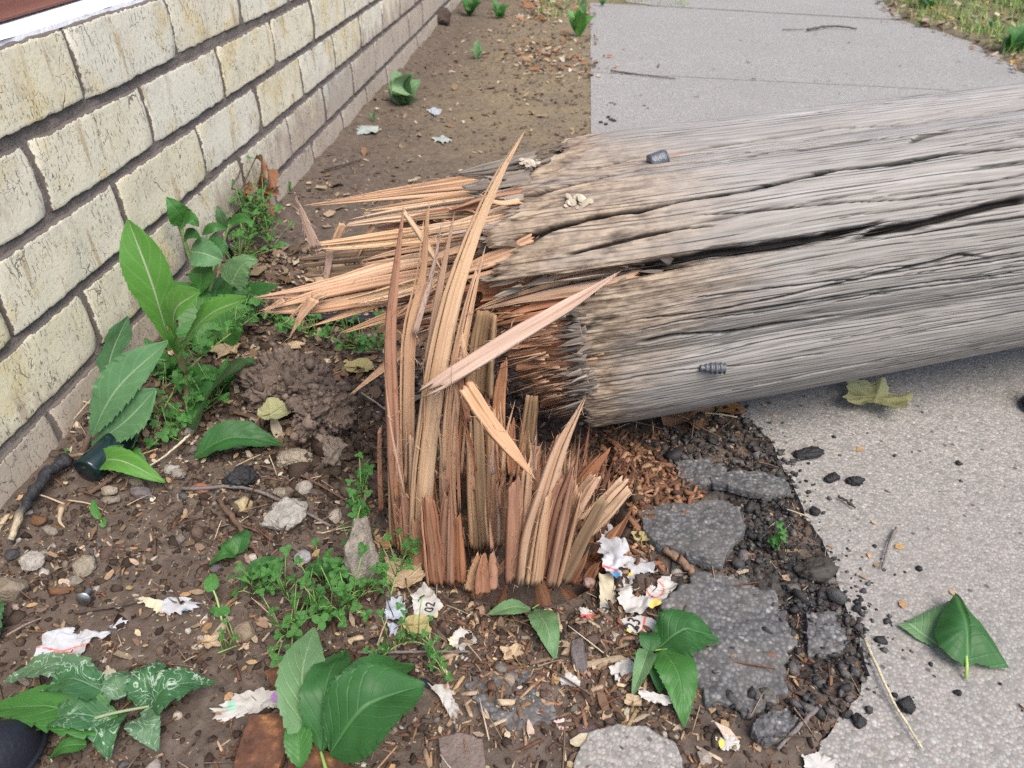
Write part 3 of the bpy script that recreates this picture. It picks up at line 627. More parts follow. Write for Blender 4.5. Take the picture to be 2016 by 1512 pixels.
def shard(parent, org, pxs, wpx, mat, place, name='splinter', **kw):
    P3 = [place(*p) for p in pxs]; wd = [w*pxm(q)*kw.get('wide', 1.0) for w, q in zip(wpx, P3)]; kw.pop('wide', None)
    mb = MB(); splinter(mb, P3, wd, **kw)
    return obj(name, mb.mesh(name, False, org), FM[mat], parent)
POLE_SH = [  # pixels root to tip, widths in photo pixels, wood, offset in front of the axis plane, strands
    ([(1040, 352), (900, 366), (740, 386), (592, 406)], [34, 30, 15, 2], 't', -0.045, 7),
    ([(1040, 378), (860, 396), (702, 416)], [24, 15, 2], 'p', -0.025, 5),
    ([(1040, 392), (850, 416), (760, 428), (678, 442)], [30, 26, 20, 12], 'p', -0.01, 6),
    ([(676, 440), (662, 470), (646, 496)], [13, 12, 4], 'p', -0.01, 3),
    ([(651, 486), (643, 540), (634, 594)], [13, 10, 1], 'k', 0.0, 3),
    ([(1030, 415), (860, 440), (730, 448)], [30, 24, 10], 'r', -0.02, 6),
    ([(734, 444), (716, 480), (694, 528)], [10, 7, 1], 't', -0.015, 3),
    ([(1060, 462), (850, 464), (700, 478), (602, 488)], [40, 30, 22, 15], 'p', 0.008, 8),
    ([(622, 490), (603, 440), (582, 384)], [18, 12, 1], 'k', 0.012, 3),
    ([(1040, 452), (900, 462), (760, 492)], [34, 30, 14], 't', -0.005, 6),
    ([(1020, 480), (880, 494), (770, 508), (700, 520)], [40, 34, 24, 6], 't', 0.015, 7),
    ([(860, 502), (720, 514), (592, 528)], [36, 40, 36], 'd', -0.01, 8),
    ([(1020, 500), (800, 530), (640, 568), (482, 589)], [46, 42, 28, 1], 't', 0.03, 9),
    ([(1010, 540), (780, 566), (620, 596), (506, 614)], [56, 46, 38, 6], 't', 0.045, 10),
    ([(640, 578), (600, 600), (564, 632)], [12, 9, 1], 'p', 0.055, 3),
    ([(620, 588), (594, 620), (568, 668)], [18, 13, 1], 't', 0.06, 4),
    ([(560, 590), (540, 602), (518, 618)], [10, 7, 1], 't', 0.055, 3),
    ([(880, 540), (720, 604), (600, 646)], [24, 15, 1], 't', 0.05, 4),
    ([(1010, 560), (830, 602), (664, 658)], [34, 24, 2], 't', 0.06, 6),
    ([(880, 540), (770, 572), (680, 592)], [20, 14, 3], 'p', 0.065, 7),
    ([(860, 556), (780, 582), (700, 598)], [14, 10, 2], 'p', 0.068, 4),
    ([(1000, 590), (870, 625), (735, 655)], [30, 22, 4], 'r', 0.06, 6),
    ([(870, 628), (770, 712), (688, 778)], [15, 15, 3], 't', 0.05, 4),
    ([(850, 560), (800, 610), (740, 650)], [16, 12, 2], 't', 0.07, 3),
    ([(1010, 600), (900, 640), (830, 690)], [34, 24, 6], 'k', 0.062, 7),
    ([(1000, 585), (880, 605), (760, 628)], [36, 28, 10], 'd', 0.045, 6),
    ([(1260, 528), (1160, 552), (1060, 574), (930, 612)], [40, 44, 34, 4], 't', 0.115, 8),
    ([(1270, 545), (1150, 580), (1030, 612), (960, 640)], [40, 42, 34, 5], 'r', 0.118, 8),
    ([(1200, 590), (1090, 625), (990, 640)], [40, 34, 6], 'r', 0.12, 9),
    ([(1180, 630), (1080, 655), (1000, 668)], [44, 36, 8], 'r', 0.122, 9),
    ([(1060, 480), (960, 520), (860, 552)], [40, 34, 10], 't', 0.10, 7),
    ([(1090, 500), (990, 548), (880, 580)], [34, 28, 6], 'r', 0.10, 6),
    ([(1030, 392), (960, 400), (880, 418)], [34, 28, 8], 'r', 0.05, 6),
    ([(1060, 312), (960, 332), (898, 345)], [26, 20, 8], 'o', 0.0, 3), ([(1050, 345), (970, 360), (908, 371)], [26, 22, 8], 'o', 0.03, 4), ([(1000, 352), (940, 345), (880, 341)], [16, 12, 3], 'o', -0.02, 2),
([(1070, 505), (1010, 545), (962, 566)], [26, 20, 5], 'd', 0.118, 4),
    ([(1040, 430), (950, 440), (840, 470)], [36, 30, 8], 't', 0.07, 6),
]
for i, (pxs, wp, mt, off, nst) in enumerate(POLE_SH):
    shard(pole, A0, pxs, wp, mt, lambda x, y, o=off: PLP(x, y, o), nst=nst, seed=300+i, tip=0.06, fuzz=22, th=0.5, twist=0.2, wide=1.3, conv=0.25)
_rs = np.random.RandomState(9)
for i in range(120):                # the thinner strands between them
    y0 = _rs.uniform(390, 610); x0 = _rs.uniform(985, 1070); L = _rs.uniform(90, 330)*(1.0 if y0 > 450 else 0.8); off = _rs.uniform(-0.05, 0.075)
    dr = 0.10+0.28*((y0-390)/220)+_rs.normal()*0.07
    pts = [(x0, y0), (x0-L*0.5, y0+L*0.5*dr+_rs.normal()*4), (x0-L, y0+L*dr+_rs.normal()*9)]; w = _rs.uniform(6, 19)
    shard(pole, A0, pts, [w, w*0.8, 1.5], _rs.choice(list('ttprkd')), lambda x, y, o=off: PLP(x, y, o), nst=_rs.randint(1, 4), seed=400+i, fuzz=3, th=0.5, twist=0.3, samp=11, conv=0.3)
# the brush of short torn fibres on the lower half of the break
mb = MB(); _rs = np.random.RandomState(21)
for i in range(1500):
    th = _rs.uniform(R(-80), R(22)); r = _rs.uniform(0.088, 0.137); u1 = _rs.uniform(0.0, 0.07)
    cs = float(core_start(np.array(th))); u = cs+0.012+u1*(1 if r > 0.12 else 0.3); L = _rs.gamma(2.0, 0.010)+0.006
    e = math.cos(th)*EF+math.sin(th)*EU; p = D*u+e*r
    dv = nrm(-D+e*_rs.uniform(-0.05, 0.22)+_rs.normal(size=3)*0.10); wv = nrm(np.cross(dv, e)); w = _rs.uniform(0.0006, 0.0022)
    q = [p+wv*w, p-wv*w, p+e*w*0.7, p+dv*L]
    mb.add(np.array(q), np.array([[0, 2, 3], [2, 1, 3], [1, 0, 3]]), np.array([[0, 0], [0, w*2], [0, w], [L, w]])+_rs.rand(2), _rs.uniform(0.7, 1.35))
o = obj('torn_fibres', mb.mesh('torn_fibres', False), MAT_TAN, pole); o['kind'] = 'stuff'
mb = MB()                     # ragged slivers of old wood round the rim of the break
for i in range(260):
    th = _rs.uniform(R(-75), R(105)); u = float(ustart(np.array(th)))+_rs.uniform(0.004, 0.016); e = math.cos(th)*EF+math.sin(th)*EU; r = PR-_rs.uniform(0.004, 0.016); L = _rs.gamma(2.0, 0.007)+0.006
    p0 = D*u+e*r+A0; p1 = p0+nrm(-D+_rs.normal(size=3)*0.16)*L; w = _rs.uniform(0.0025, 0.009)
    splinter(mb, [p0, (p0+p1)/2+_rs.normal(size=3)*0.0006, p1], [w, w*0.75, 0.0006], nst=2, seed=1500+i, samp=6, tip=0.25, ny=e, val=_rs.uniform(0.7, 1.25))
o = obj('torn_rim', mb.mesh('torn_rim', False, A0), FM['o'], pole); o['kind'] = 'stuff'
# ------------------------------------------------------------------ the stump left in the ground
SO = np.array([STUMP[0], STUMP[1], 0.0])
stump = thing('broken_stump', 'splintered reddish-brown stump of the snapped pole, standing in the dirt', 'stump', tuple(SO))
ATP = lambda x, y, Y: AT(x, y, Y)
ST = [   # pixels and depths base to tip, widths in photo pixels, wood, laths, tip raggedness
    ([(800, 1088, .485), (782, 939, .497), (775, 823, .505), (770, 650, .52), (782, 520, .53), (797, 393, .54)], [30, 27, 24, 22, 15, 2], 'r', 2, .06),
    ([(772, 1075, .50), (768, 900, .51), (762, 740, .52), (758, 640, .525)], [14, 12, 12, 7], 't', 1, .06),
    ([(822, 1085, .488), (806, 939, .50), (802, 823, .508), (806, 650, .525), (828, 560, .54), (842, 396, .55)], [32, 30, 30, 30, 24, 9], 't', 2, .05),
    ([(822, 1060, .482), (816, 950, .49), (810, 852, .495)], [30, 22, 12], 't', 1, .1),
    ([(828, 1110, .474), (832, 960, .482), (845, 840, .49), (859, 737, .50), (884, 615, .515), (905, 540, .525), (940, 440, .545), (990, 330, .56), (1036, 253, .575)], [44, 44, 43, 44, 42, 36, 28, 17, 2], 'p', 2, .03),
    ([(884, 1060, .48), (881, 939, .486), (886, 840, .492), (902, 708, .503), (926, 590, .515), (957, 474, .53)], [36, 34, 32, 30, 20, 2], 't', 2, .06),
    ([(862, 760, .505), (884, 640, .52), (912, 520, .535), (926, 470, .54)], [18, 18, 14, 3], 't', 1, .1),
    ([(842, 720, .515), (868, 560, .53), (896, 414, .545)], [20, 16, 3], 't', 1, .1),
    ([(815, 660, .52), (850, 540, .54), (870, 436, .55)], [13, 10, 2], 'k', 1, .1),
    ([(930, 790, .50), (914, 690, .505), (908, 640, .51)], [10, 10, 3], 'p', 1, .1),
    ([(922, 830, .495), (905, 740, .50), (893, 650, .51)], [14, 12, 3], 'r', 1, .2),
    ([(752, 1010, .52), (748, 920, .52), (747, 838, .52)], [13, 10, 8], 'r', 1, .1),
    ([(776, 760, .53), (768, 690, .53), (757, 745, .525)], [10, 10, 3], 'p', 1, .1),
    ([(868, 1147, .462), (858, 1060, .465), (846, 968, .47)], [54, 50, 44], 'r', 3, .14),
    ([(874, 1147, .459), (878, 1040, .461), (882, 940, .466)], [46, 36, 14], 'r', 2, .18),
    ([(906, 1143, .461), (904, 1080, .463), (901, 1005, .467)], [34, 26, 14], 'r', 2, .18),
    ([(832, 1128, .466), (826, 1070, .469), (822, 1010, .473)], [44, 40, 34], 'r', 2, .2),
    ([(804, 1100, .476), (796, 1030, .48), (790, 960, .484)], [34, 28, 20], 'r', 2, .2),
    ([(946, 1082, .50), (938, 939, .51), (935, 783, .522)], [34, 34, 28], 'd', 2, .08),
    ([(930, 1078, .497), (925, 960, .504), (922, 850, .51)], [16, 15, 12], 't', 1, .12),
    ([(969, 1080, .505), (972, 939, .513), (968, 790, .523)], [42, 40, 32], 't', 2, .12),
    ([(984, 930, .55), (983, 800, .558), (990, 735, .563), (996, 702, .566)], [30, 28, 22, 6], 'r', 1, .1),
    ([(962, 880, .55), (958, 800, .555), (961, 735, .56)], [18, 14, 8], 'r', 1, .15),
    ([(944, 780, .545), (948, 690, .555), (958, 610, .565)], [54, 54, 52], 'd', 2, .04),
    ([(1010, 1146, .455), (1012, 1040, .459), (1013, 935, .464)], [34, 34, 30], 'r', 2, .1),
    ([(1027, 1146, .458), (1032, 1030, .462), (1039, 912, .468)], [30, 28, 22], 't', 2, .12),
    ([(1038, 1147, .453), (1050, 1055, .456), (1096, 899, .466), (1128, 830, .473), (1155, 776, .48)], [44, 44, 30, 14, 2], 't', 2, .06),
    ([(1066, 1146, .451), (1096, 1008, .456), (1132, 900, .463)], [52, 50, 18], 'r', 3, .12),
    ([(1050, 1147, .449), (1064, 1050, .452), (1080, 960, .457)], [34, 28, 14], 't', 2, .16),
    ([(1086, 1144, .458), (1112, 1050, .462), (1138, 956, .467)], [44, 42, 30], 't', 2, .14),
    ([(1104, 1142, .457), (1146, 1060, .461), (1190, 978, .466)], [32, 30, 26], 'd', 1, .05),
    ([(1150, 1040, .495), (1190, 1000, .50), (1241, 944, .51)], [46, 46, 40], 'p', 3, .08),
    ([(1125, 1010, .50), (1150, 970, .505), (1178, 930, .51)], [40, 36, 26], 't', 2, .12),
    ([(1120, 990, .52), (1160, 930, .525), (1204, 880, .53)], [40, 30, 8], 'r', 2, .15),
    ([(1028, 950, .55), (1032, 893, .555), (1046, 775, .565)], [36, 36, 32], 'd', 1, .04),
    ([(1056, 965, .53), (1052, 920, .533), (1056, 874, .536)], [26, 26, 25], 'r', 1, .04),
    ([(1084, 950, .535), (1090, 900, .54), (1100, 850, .545)], [34, 28, 8], 'r', 2, .15),
    ([(1010, 930, .545), (1006, 880, .55), (1010, 820, .555)], [26, 22, 8], 'r', 1, .15),
    ([(949, 1168, .446), (950, 1125, .449), (953, 1086, .453)], [34, 30, 8], 'r', 1, .12),
    ([(968, 1158, .452), (970, 1120, .455), (968, 1080, .458)], [26, 22, 10], 'r', 1, .2),
    ([(925, 1160, .452), (934, 1120, .455), (944, 1085, .46)], [26, 20, 5], 't', 1, .15),
]
for i, (pxs, wp, mt, nl, tp) in enumerate(ST):
    shard(stump, SO, pxs, wp, mt, ATP, nst=nl*3, seed=600+i, tip=tp, butt=0.02, fuzz=40, th=0.5, twist=0.15, conv=0.1)
_rs = np.random.RandomState(33)
for i in range(44):           # lower fillers inside the ring
    a = _rs.uniform(0, 2*math.pi); r = 0.105*math.sqrt(_rs.uniform(0.1, 1)); b = SO+np.array([r*math.cos(a), r*math.sin(a)*0.95, -0.03])
    h = _rs.uniform(0.03, 0.09) if b[0] < 0.01 else _rs.uniform(0.03, 0.08)
    tipp = b+np.array([_rs.normal()*0.008+0.25*(b[0]-SO[0]), _rs.normal()*0.008, h]); w = _rs.uniform(0.005, 0.017)
    mb = MB(); splinter(mb, [b, (b+tipp)/2+_rs.normal(size=3)*0.002, tipp], [w, w*0.9, 0.0008], nst=_rs.randint(2, 5), seed=700+i, tip=0.3, fuzz=5, samp=9)
    obj('splinter', mb.mesh('splinter', False, SO), FM[_rs.choice(list('rrrd'))], stump)
for i in range(100):           # thin torn slivers standing up among the planks
    px0 = _rs.choice([_rs.uniform(770, 910), _rs.uniform(925, 1010), _rs.uniform(1010, 1130)]); y0 = _rs.uniform(930, 1090); Yd = _rs.uniform(.465, .54); L = _rs.uniform(70, 230)*(1.3 if px0 < 910 else 0.7); sl_ = _rs.normal()*0.10+(0.12 if px0 > 1000 else 0.02)
    shard(stump, SO, [(px0, y0, Yd), (px0+L*sl_*0.5+_rs.normal()*3, y0-L*0.5, Yd+0.006), (px0+L*sl_+_rs.normal()*9, y0-L, Yd+0.012)], [_rs.uniform(4, 11), _rs.uniform(3, 7), 1.0], _rs.choice(list('trrtk')), ATP, nst=1, seed=1300+i, tip=0.1, fuzz=6, th=0.7, samp=9)
mb = MB()                     # a back edge of fine broken spikes
for i in range(150):
    px = _rs.uniform(1040, 1265); py = 955-(px-1040)*0.05+_rs.uniform(-35, 30); b = G(px, py, -0.01); h = _rs.gamma(3.0, 0.009)*(1.25-(px-1040)/300)
    t = b+np.array([_rs.normal()*0.006+0.006, _rs.normal()*0.004, 0.012+h]); w = _rs.uniform(0.002, 0.007)
    splinter(mb, [b, (b+t)/2, t], [w, w*0.8, 0.0004], nst=2, seed=900+i, samp=6, val=_rs.uniform(0.7, 1.15))
o = obj('spikes', mb.mesh('spikes', False, SO), MAT_RED, stump); o['kind'] = 'stuff'
th = np.linspace(0, 2*math.pi, 160, endpoint=False); zr = np.array([-0.09, -0.05, -0.03, 1.0, 2.0, 3.0])
rows = []
for k, z in enumerate(zr):
    sp = 0.012*vn(th*14, k*0.1, 0, 120)+0.02*np.maximum(0, vn(th*30, 0.4, 0, 121))
    rad = 0.112+0.004*vn(th*24, 0.2, 0, 122)
    if k < 3: rows.append(np.stack([rad*np.cos(th), rad*np.sin(th), np.full_like(th, z)+(sp if k == 2 else 0)], -1))
    else:
        f = (0.9, 0.5, 0.05)[k-3]; rows.append(np.stack([rad*f*np.cos(th), rad*f*np.sin(th), -0.05+0.012*vn(th*8, k, 0, 123)], -1))
Vb = np.array(rows).reshape(-1, 3)
obj('stump_base', mesh_np('stump_base', Vb, grid_faces(6, 160, True), np.stack([Vb[:, 2], np.tile(th*0.112, 6)], -1), np.full((len(Vb), 3), 0.8)), MAT_RED, stump)
# ------------------------------------------------------------------ loose splinters
def loose(name, label, pxs, wp, mt, **kw):
    P3 = [ATP(*p) for p in pxs]; wd = [w*pxm(q) for w, q in zip(wp, P3)]; org = P3[0]
    mb = MB(); splinter(mb, P3, wd, **kw); o = obj(name, mb.mesh(name, False, org), FM[mt], None, tuple(org)); return tag(o, label, 'splinter')
loose('wood_splinter', 'long pale pinkish wood splinter lying diagonally across the stump towards the pole', [(826, 778, .478), (885, 742, .487), (1010, 664, .515), (1120, 600, .55), (1226, 532, .595)], [20, 36, 38, 30, 2], 'k', nst=2, seed=51, th=0.8, tip=0.12, fuzz=30, samp=24, butt=0.12, conv=0.1)
loose('wood_splinter', 'pale tapering splinter slanting down across the front of the stump', [(912, 752, .474), (965, 832, .466), (1010, 888, .459), (1058, 950, .452)], [36, 34, 26, 1], 't', nst=2, seed=52, th=0.6, tip=0.12, fuzz=20, conv=0.1)
loose('wood_splinter', 'thin pale sliver lying crosswise on the splintered end of the pole', [(790, 410, .585), (838, 480, .58), (886, 562, .575)], [9, 13, 1], 'p', nst=3, seed=53, th=0.7, fuzz=8)
# ------------------------------------------------------------------ small-thing materials
def m_leaf(name, base, vein, under=None, rough=0.45, tr=0.25, mines=0.0, nv=9.0, var=0.3, vs=1.0):
    n = N(name); uv = n.sep(n.tc('UV')); v = n.tc()
    t, y = uv[0], n.math('ABSOLUTE', n.math('SUBTRACT', uv[1], 0.5))
    mid = n.ramp(y, [(0.006, 1), (0.035, 0)])
    ph = n.math('FRACT', n.math('MULTIPLY', n.math('SUBTRACT', t, n.math('MULTIPLY', y, 0.55)), nv))
    sv = n.ramp(n.math('ABSOLUTE', n.math('SUBTRACT', ph, 0.5)), [(0.02, 1), (0.11, 0)])
    vm = n.math('MAXIMUM', mid, n.math('MULTIPLY', sv, 0.55*vs))
    nz = n.noise(v, 55, 4, 0.6)
    col = n.mix(n.ramp(nz, [(0.3, var), (0.7, 0)]), base, tuple(c*0.55 for c in base))
    col = n.mix(vm, col, vein)
    if mines:
        mn = n.noise(v, 58, 2, 0.5, 1.6); ln = n.math('ABSOLUTE', n.math('SUBTRACT', mn, 0.5))
        mk = n.math('MULTIPLY', n.ramp(ln, [(0.010, 1), (0.020, 0)]), n.ramp(n.noise(v, 16, 2), [(0.36, 0), (0.44, mines)]))
        col = n.mix(mk, col, (0.36, 0.47, 0.36))
    if under is not None: col = n.mix(n.geo('Backfacing'), col, under)
    h = n.math('SUBTRACT', n.math('MULTIPLY', nz, 0.3), vm)
    return n.done(col, rough, n.bump(h, 0.5, 0.0018), 0.4, trans=(tr, col))
LEAF_DARK = m_leaf('leaf_dark', (0.036, 0.135, 0.032), (0.065, 0.185, 0.052), (0.14, 0.26, 0.10), 0.5, 0.22, var=0.5, vs=0.6)
LEAF_MID = m_leaf('leaf_mid', (0.06, 0.20, 0.04), (0.11, 0.26, 0.08), (0.15, 0.28, 0.11), 0.45, 0.28, var=0.45, vs=0.6)
LEAF_PALE = m_leaf('leaf_pale', (0.14, 0.27, 0.115), (0.26, 0.40, 0.21), (0.2, 0.32, 0.16), 0.5, 0.25)
LEAF_THIS = m_leaf('thistle_leaf', (0.11, 0.30, 0.05), (0.42, 0.52, 0.32), (0.16, 0.3, 0.15), 0.45, 0.3, nv=7, vs=0.25)
LEAF_BLUE = m_leaf('thistle_leaf_bluish', (0.11, 0.25, 0.11), (0.28, 0.42, 0.24), (0.22, 0.32, 0.22), 0.5, 0.22, nv=7, vs=0.3)
LEAF_MINE = m_leaf('mined_leaf', (0.045, 0.14, 0.05), (0.10, 0.22, 0.09), (0.10, 0.2, 0.09), 0.5, 0.2, mines=1.0)
LEAF_MINE2 = m_leaf('mined_leaf_heavy', (0.10, 0.20, 0.10), (0.16, 0.28, 0.14), (0.13, 0.24, 0.12), 0.5, 0.2, mines=0.9)
LEAF_CLOV = m_leaf('clover_leaf', (0.075, 0.235, 0.05), (0.16, 0.34, 0.10), (0.13, 0.3, 0.1), 0.5, 0.3, vs=0.2)
DRY_TAN = m_leaf('dry_leaf_tan', (0.46, 0.31, 0.165), (0.36, 0.21, 0.10), (0.5, 0.38, 0.24), 0.7, 0.2, nv=5, var=0.45)
DRY_BRN = m_leaf('dry_leaf_brown', (0.27, 0.125, 0.058), (0.17, 0.07, 0.03), (0.33, 0.19, 0.10), 0.7, 0.2, nv=5, var=0.5)
DRY_ORG = m_leaf('dry_leaf_orange', (0.46, 0.20, 0.05), (0.28, 0.12, 0.04), (0.4, 0.2, 0.08), 0.65, 0.2, nv=5, var=0.6)
DRY_YEL = m_leaf('dry_leaf_yellow', (0.46, 0.38, 0.13), (0.34, 0.24, 0.08), (0.42, 0.36, 0.16), 0.65, 0.2, nv=5, var=0.4)
DRY_YGR = m_leaf('dry_leaf_yellow_green', (0.37, 0.40, 0.16), (0.5, 0.5, 0.3), (0.40, 0.40, 0.2), 0.6, 0.25, nv=5, var=0.35)
MAT_STEM = m_vcol('stem', 0.6, 0.3, 200, 0.2, 0.2, (0.05, 0.06, 0.02))
MAT_STONE = m_vcol('stone', 0.9, 0.2, 420, 0.9, 0.5, (0.10, 0.085, 0.07))
MAT_CLOD = m_vcol('soil_clod', 0.95, 0.1, 260, 1.0, 0.6, (0.05, 0.036, 0.028))
MAT_LITTER = m_vcol('litter', 0.85, 0.15, 500, 0.5, 0.35, (0.03, 0.02, 0.014))
MAT_TWIG = m_vcol('twig', 0.8, 0.2, 350, 0.8, 0.5, (0.04, 0.03, 0.024))
MAT_PAPER = m_vcol('paper', 0.8, 0.15, 160, 0.35, 0.6, (0.27, 0.23, 0.18))
MAT_INK = m_vcol('ink', 0.7, 0.2, 160, 0.1, 0.1)
def m_rust():
    n = N('rust'); v = n.tc(); a = n.noise(v, 60, 6, 0.65); b = n.noise(v, 18, 4)
    col = n.ramp(a, [(0.3, (0.045, 0.022, 0.015)), (0.52, (0.12, 0.055, 0.032)), (0.64, (0.22, 0.10, 0.045)), (0.76, (0.50, 0.29, 0.08))])
    col = n.mix(n.ramp(b, [(0.5, 0), (0.7, 0.6)]), col, n.attr('Col', 'Color'))
    return n.done(col, 0.7, n.bump(a, 0.7, 0.003), 0.3)
MAT_RUST = m_rust()
def m_simple(name, c, rough, spec=0.5, metal=0.0, bs=200, bst=0.1):
    n = N(name); return n.done(c, rough, n.bump(n.noise(n.tc(), bs, 3), bst, 0.002), spec, metal)
MAT_GLASS = m_simple('dark_teal_bottle', (0.005, 0.018, 0.02), 0.16, 0.6, bst=0.05)
MAT_RUBBER = m_simple('black_rubber', (0.012, 0.013, 0.02), 0.5, 0.4, bs=300, bst=0.3)
MAT_STEEL = m_simple('zinc_steel', (0.42, 0.44, 0.47), 0.4, 0.5, 1.0, bst=0.2)
MAT_CHAR = m_vcol('charred_wood', 0.6, 0.4, 300, 1.0, 0.4, (0.008, 0.008, 0.01))
MAT_BOLT = m_simple('dark_bolt', (0.13, 0.14, 0.155), 0.45, 0.5, 0.5, bs=400, bst=0.5)
# ------------------------------------------------------------------ builders of small things
def gz(x, y): return float(hz(np.array(x), np.array(y)))
def on_path(x, y): return bool(inpoly(np.array(x), np.array(y), slab_near) or inpoly(np.array(x), np.array(y), slab_mid))
def gnd(px, py, lift=0.0):
    p = G(px, py); z = 0.002 if on_path(p[0], p[1]) else gz(p[0], p[1]); p = G(px, py, z); return np.array([p[0], p[1], z+lift])
_ico = {}
def ico(sub):
    if sub not in _ico:
        bm = bmesh.new(); bmesh.ops.create_icosphere(bm, subdivisions=sub, radius=1.0)
        _ico[sub] = (np.array([v.co[:] for v in bm.verts]), np.array([[v.index for v in f.verts] for f in bm.faces])); bm.free()
    return _ico[sub]
def lump(px, py, w, h, col, label, seed, name='stone', cat='stone', mat=None, ang=0.35, tall=0.6, sub=4, group=None, rotz=None, sink=0.25, col2=None, rough=0.10):
    """An angular stone or clod; w,h: apparent width and height in photo pixels."""
    rs = np.random.RandomState(seed); p = gnd(px, py); s = pxm(p); a = w*s*0.5; b = h*s*0.62; c = min(a, b)*tall*1.2
    V, F = ico(sub); V = V.copy(); n0 = V.copy()
    for k in range(7):               # flatten facets
        d = nrm(rs.normal(size=3)); lim = rs.uniform(0.62, 0.9); q = V@d; V = V-np.maximum(0, q-lim)[:, None]*d*0.92
    f = 1+ang*0.5*fbm(n0[:, 0]*1.7+seed, n0[:, 1]*1.7, n0[:, 2]*1.7, seed, 3)+rough*fbm(n0[:, 0]*7, n0[:, 1]*7, n0[:, 2]*7+seed, seed+1, 3)
    if mat is MAT_CLOD: f = f+0.10*np.abs(fbm(n0[:, 0]*14, n0[:, 1]*14, n0[:, 2]*14, seed+2, 3))*2-0.08+0.05*fbm(n0[:, 0]*30, n0[:, 1]*30, n0[:, 2]*30, seed+3, 2)
    V = V*f[:, None]*np.array([a, b, c]); r = rs.uniform(-0.6, 0.6) if rotz is None else rotz
    V = V@np.array([[math.cos(r), math.sin(r), 0], [-math.sin(r), math.cos(r), 0], [0, 0, 1]])
    zmin = V[:, 2].min(); org = np.array([p[0], p[1], p[2]]); V[:, 2] += -zmin-(V[:, 2].max()-zmin)*sink
    t = 0.5+0.5*fbm(n0[:, 0]*2.2, n0[:, 1]*2.2, n0[:, 2]*2.2, seed+9, 3); c2 = col2 or tuple(x*0.62 for x in col)
    K = np.asarray(col)[None]*t[:, None]+np.asarray(c2)[None]*(1-t[:, None])
    o = obj(name, mesh_np(name, V, F, col=K, smooth=True), mat or MAT_STONE, None, tuple(org)); tag(o, label, cat, group)
    if mat is MAT_CLOD and sub > 5:      # crumbs clinging to the clod
        mb = MB(); Vi, Fi = ico(1)
        for k in range(520):
            q = V[rs.randint(len(V))]; s_ = rs.gamma(1.8, 0.0011)+0.0008; R3 = rs.normal(size=(3, 3))*0.25+np.eye(3)
            mb.add((Vi@R3)*s_+q, Fi, None, np.array(col)*rs.uniform(0.5, 1.25))
        c3 = obj('crumbs', mb.mesh('crumbs', False), MAT_CLOD, o); c3['kind'] = 'stuff'
    return o
def radial(poly2, N_=96, nr=14, jag_amp=0.0, seed=0):
    P = np.asarray(poly2, float); Q = np.vstack([P, P[:1]]); d = np.r_[0, np.cumsum(np.linalg.norm(np.diff(Q, axis=0), axis=1))]; s = np.linspace(0, d[-1], N_, endpoint=False)
    B = np.stack([np.interp(s, d, Q[:, k]) for k in range(2)], -1); c = B.mean(0)
    if jag_amp:
        k = 1+jag_amp*fbm(s/d[-1]*22, seed, 0.3, seed, 3); k = k+jag_amp*0.8*vn(s/d[-1]*70, seed, 0.8, seed+3); B = c+(B-c)*k[:, None]
    return B, c
def slabby(name, pxs, ztop, thick, mat, label, cat, seed, rough=0.0012, tilt=(0, 0), jg=0.05, col=(0.3, 0.3, 0.3), N_=110, nr=18, und=0.0, group=None, round_=0.07):
    pl = [G(x, y, ztop)[:2] for x, y in pxs]; B, c = radial(pl, N_, nr, jg, seed)
    a = B-c; area = np.sum(B[:, 0]*np.roll(B[:, 1], -1)-np.roll(B[:, 0], -1)*B[:, 1])
    if area < 0: B = B[::-1]
    rg = np.r_[np.array([1.0, 1.0, 0.985, 0.95]), np.linspace(0.9, 0.0, nr)]
    V = []
    for k, r in enumerate(rg):
        X = c+(B-c)*r; z = ztop+tilt[0]*(X[:, 0]-c[0])+tilt[1]*(X[:, 1]-c[1])+rough*fbm(X[:, 0]*160, X[:, 1]*160, 0, seed, 3)*2+und*fbm(X[:, 0]*25, X[:, 1]*25, 0, seed+1, 2)
        if k == 0: z = z-thick; X = c+(B-c)*(0.97+0.05*vn(np.arange(len(B))*0.3, 0, 0, seed)[:, None])
        if k == 1: z = z-thick*round_
        V.append(np.c_[X, z])
    V = np.array(V).reshape(-1, 3); org = np.array([c[0], c[1], 0.0])
    n = len(B); K = np.repeat(np.asarray(col)[None], len(V), 0)*(0.85+0.3*fbm(V[:, 0]*60, V[:, 1]*60, 0, seed, 2))[:, None]
    o = obj(name, mesh_np(name, V-org, grid_faces(len(rg), n, True), np.stack([V[:, 0], V[:, 1]], -1), K), mat, None, tuple(org)); return tag(o, label, cat, group)
def wshape(kind, t):
    if kind == 'elm': return np.sin(math.pi*np.clip(t, 0, 1)**0.85)**0.85*(1-0.25*t)*1.08
    if kind == 'ovate': return np.sin(math.pi*np.clip(t, 0, 1)**0.62)**0.8*(1-0.3*t)*1.12
    if kind == 'heart': return np.clip(np.sin(math.pi*np.clip(t, 0, 1)**0.5)**0.7*(1-0.25*t)*1.15, 0, 1.1)
    if kind == 'thistle': return 0.16*(1-t)+np.sin(math.pi*np.clip(t, 0, 1)**1.6)**0.9
    if kind == 'lance': return 0.12*(1-t)+np.sin(math.pi*np.clip(t, 0, 1)**1.1)**0.9
    if kind == 'round': return np.sin(math.pi*np.clip(t, 0, 1)**0.75)**0.5
    return np.sin(math.pi*t)
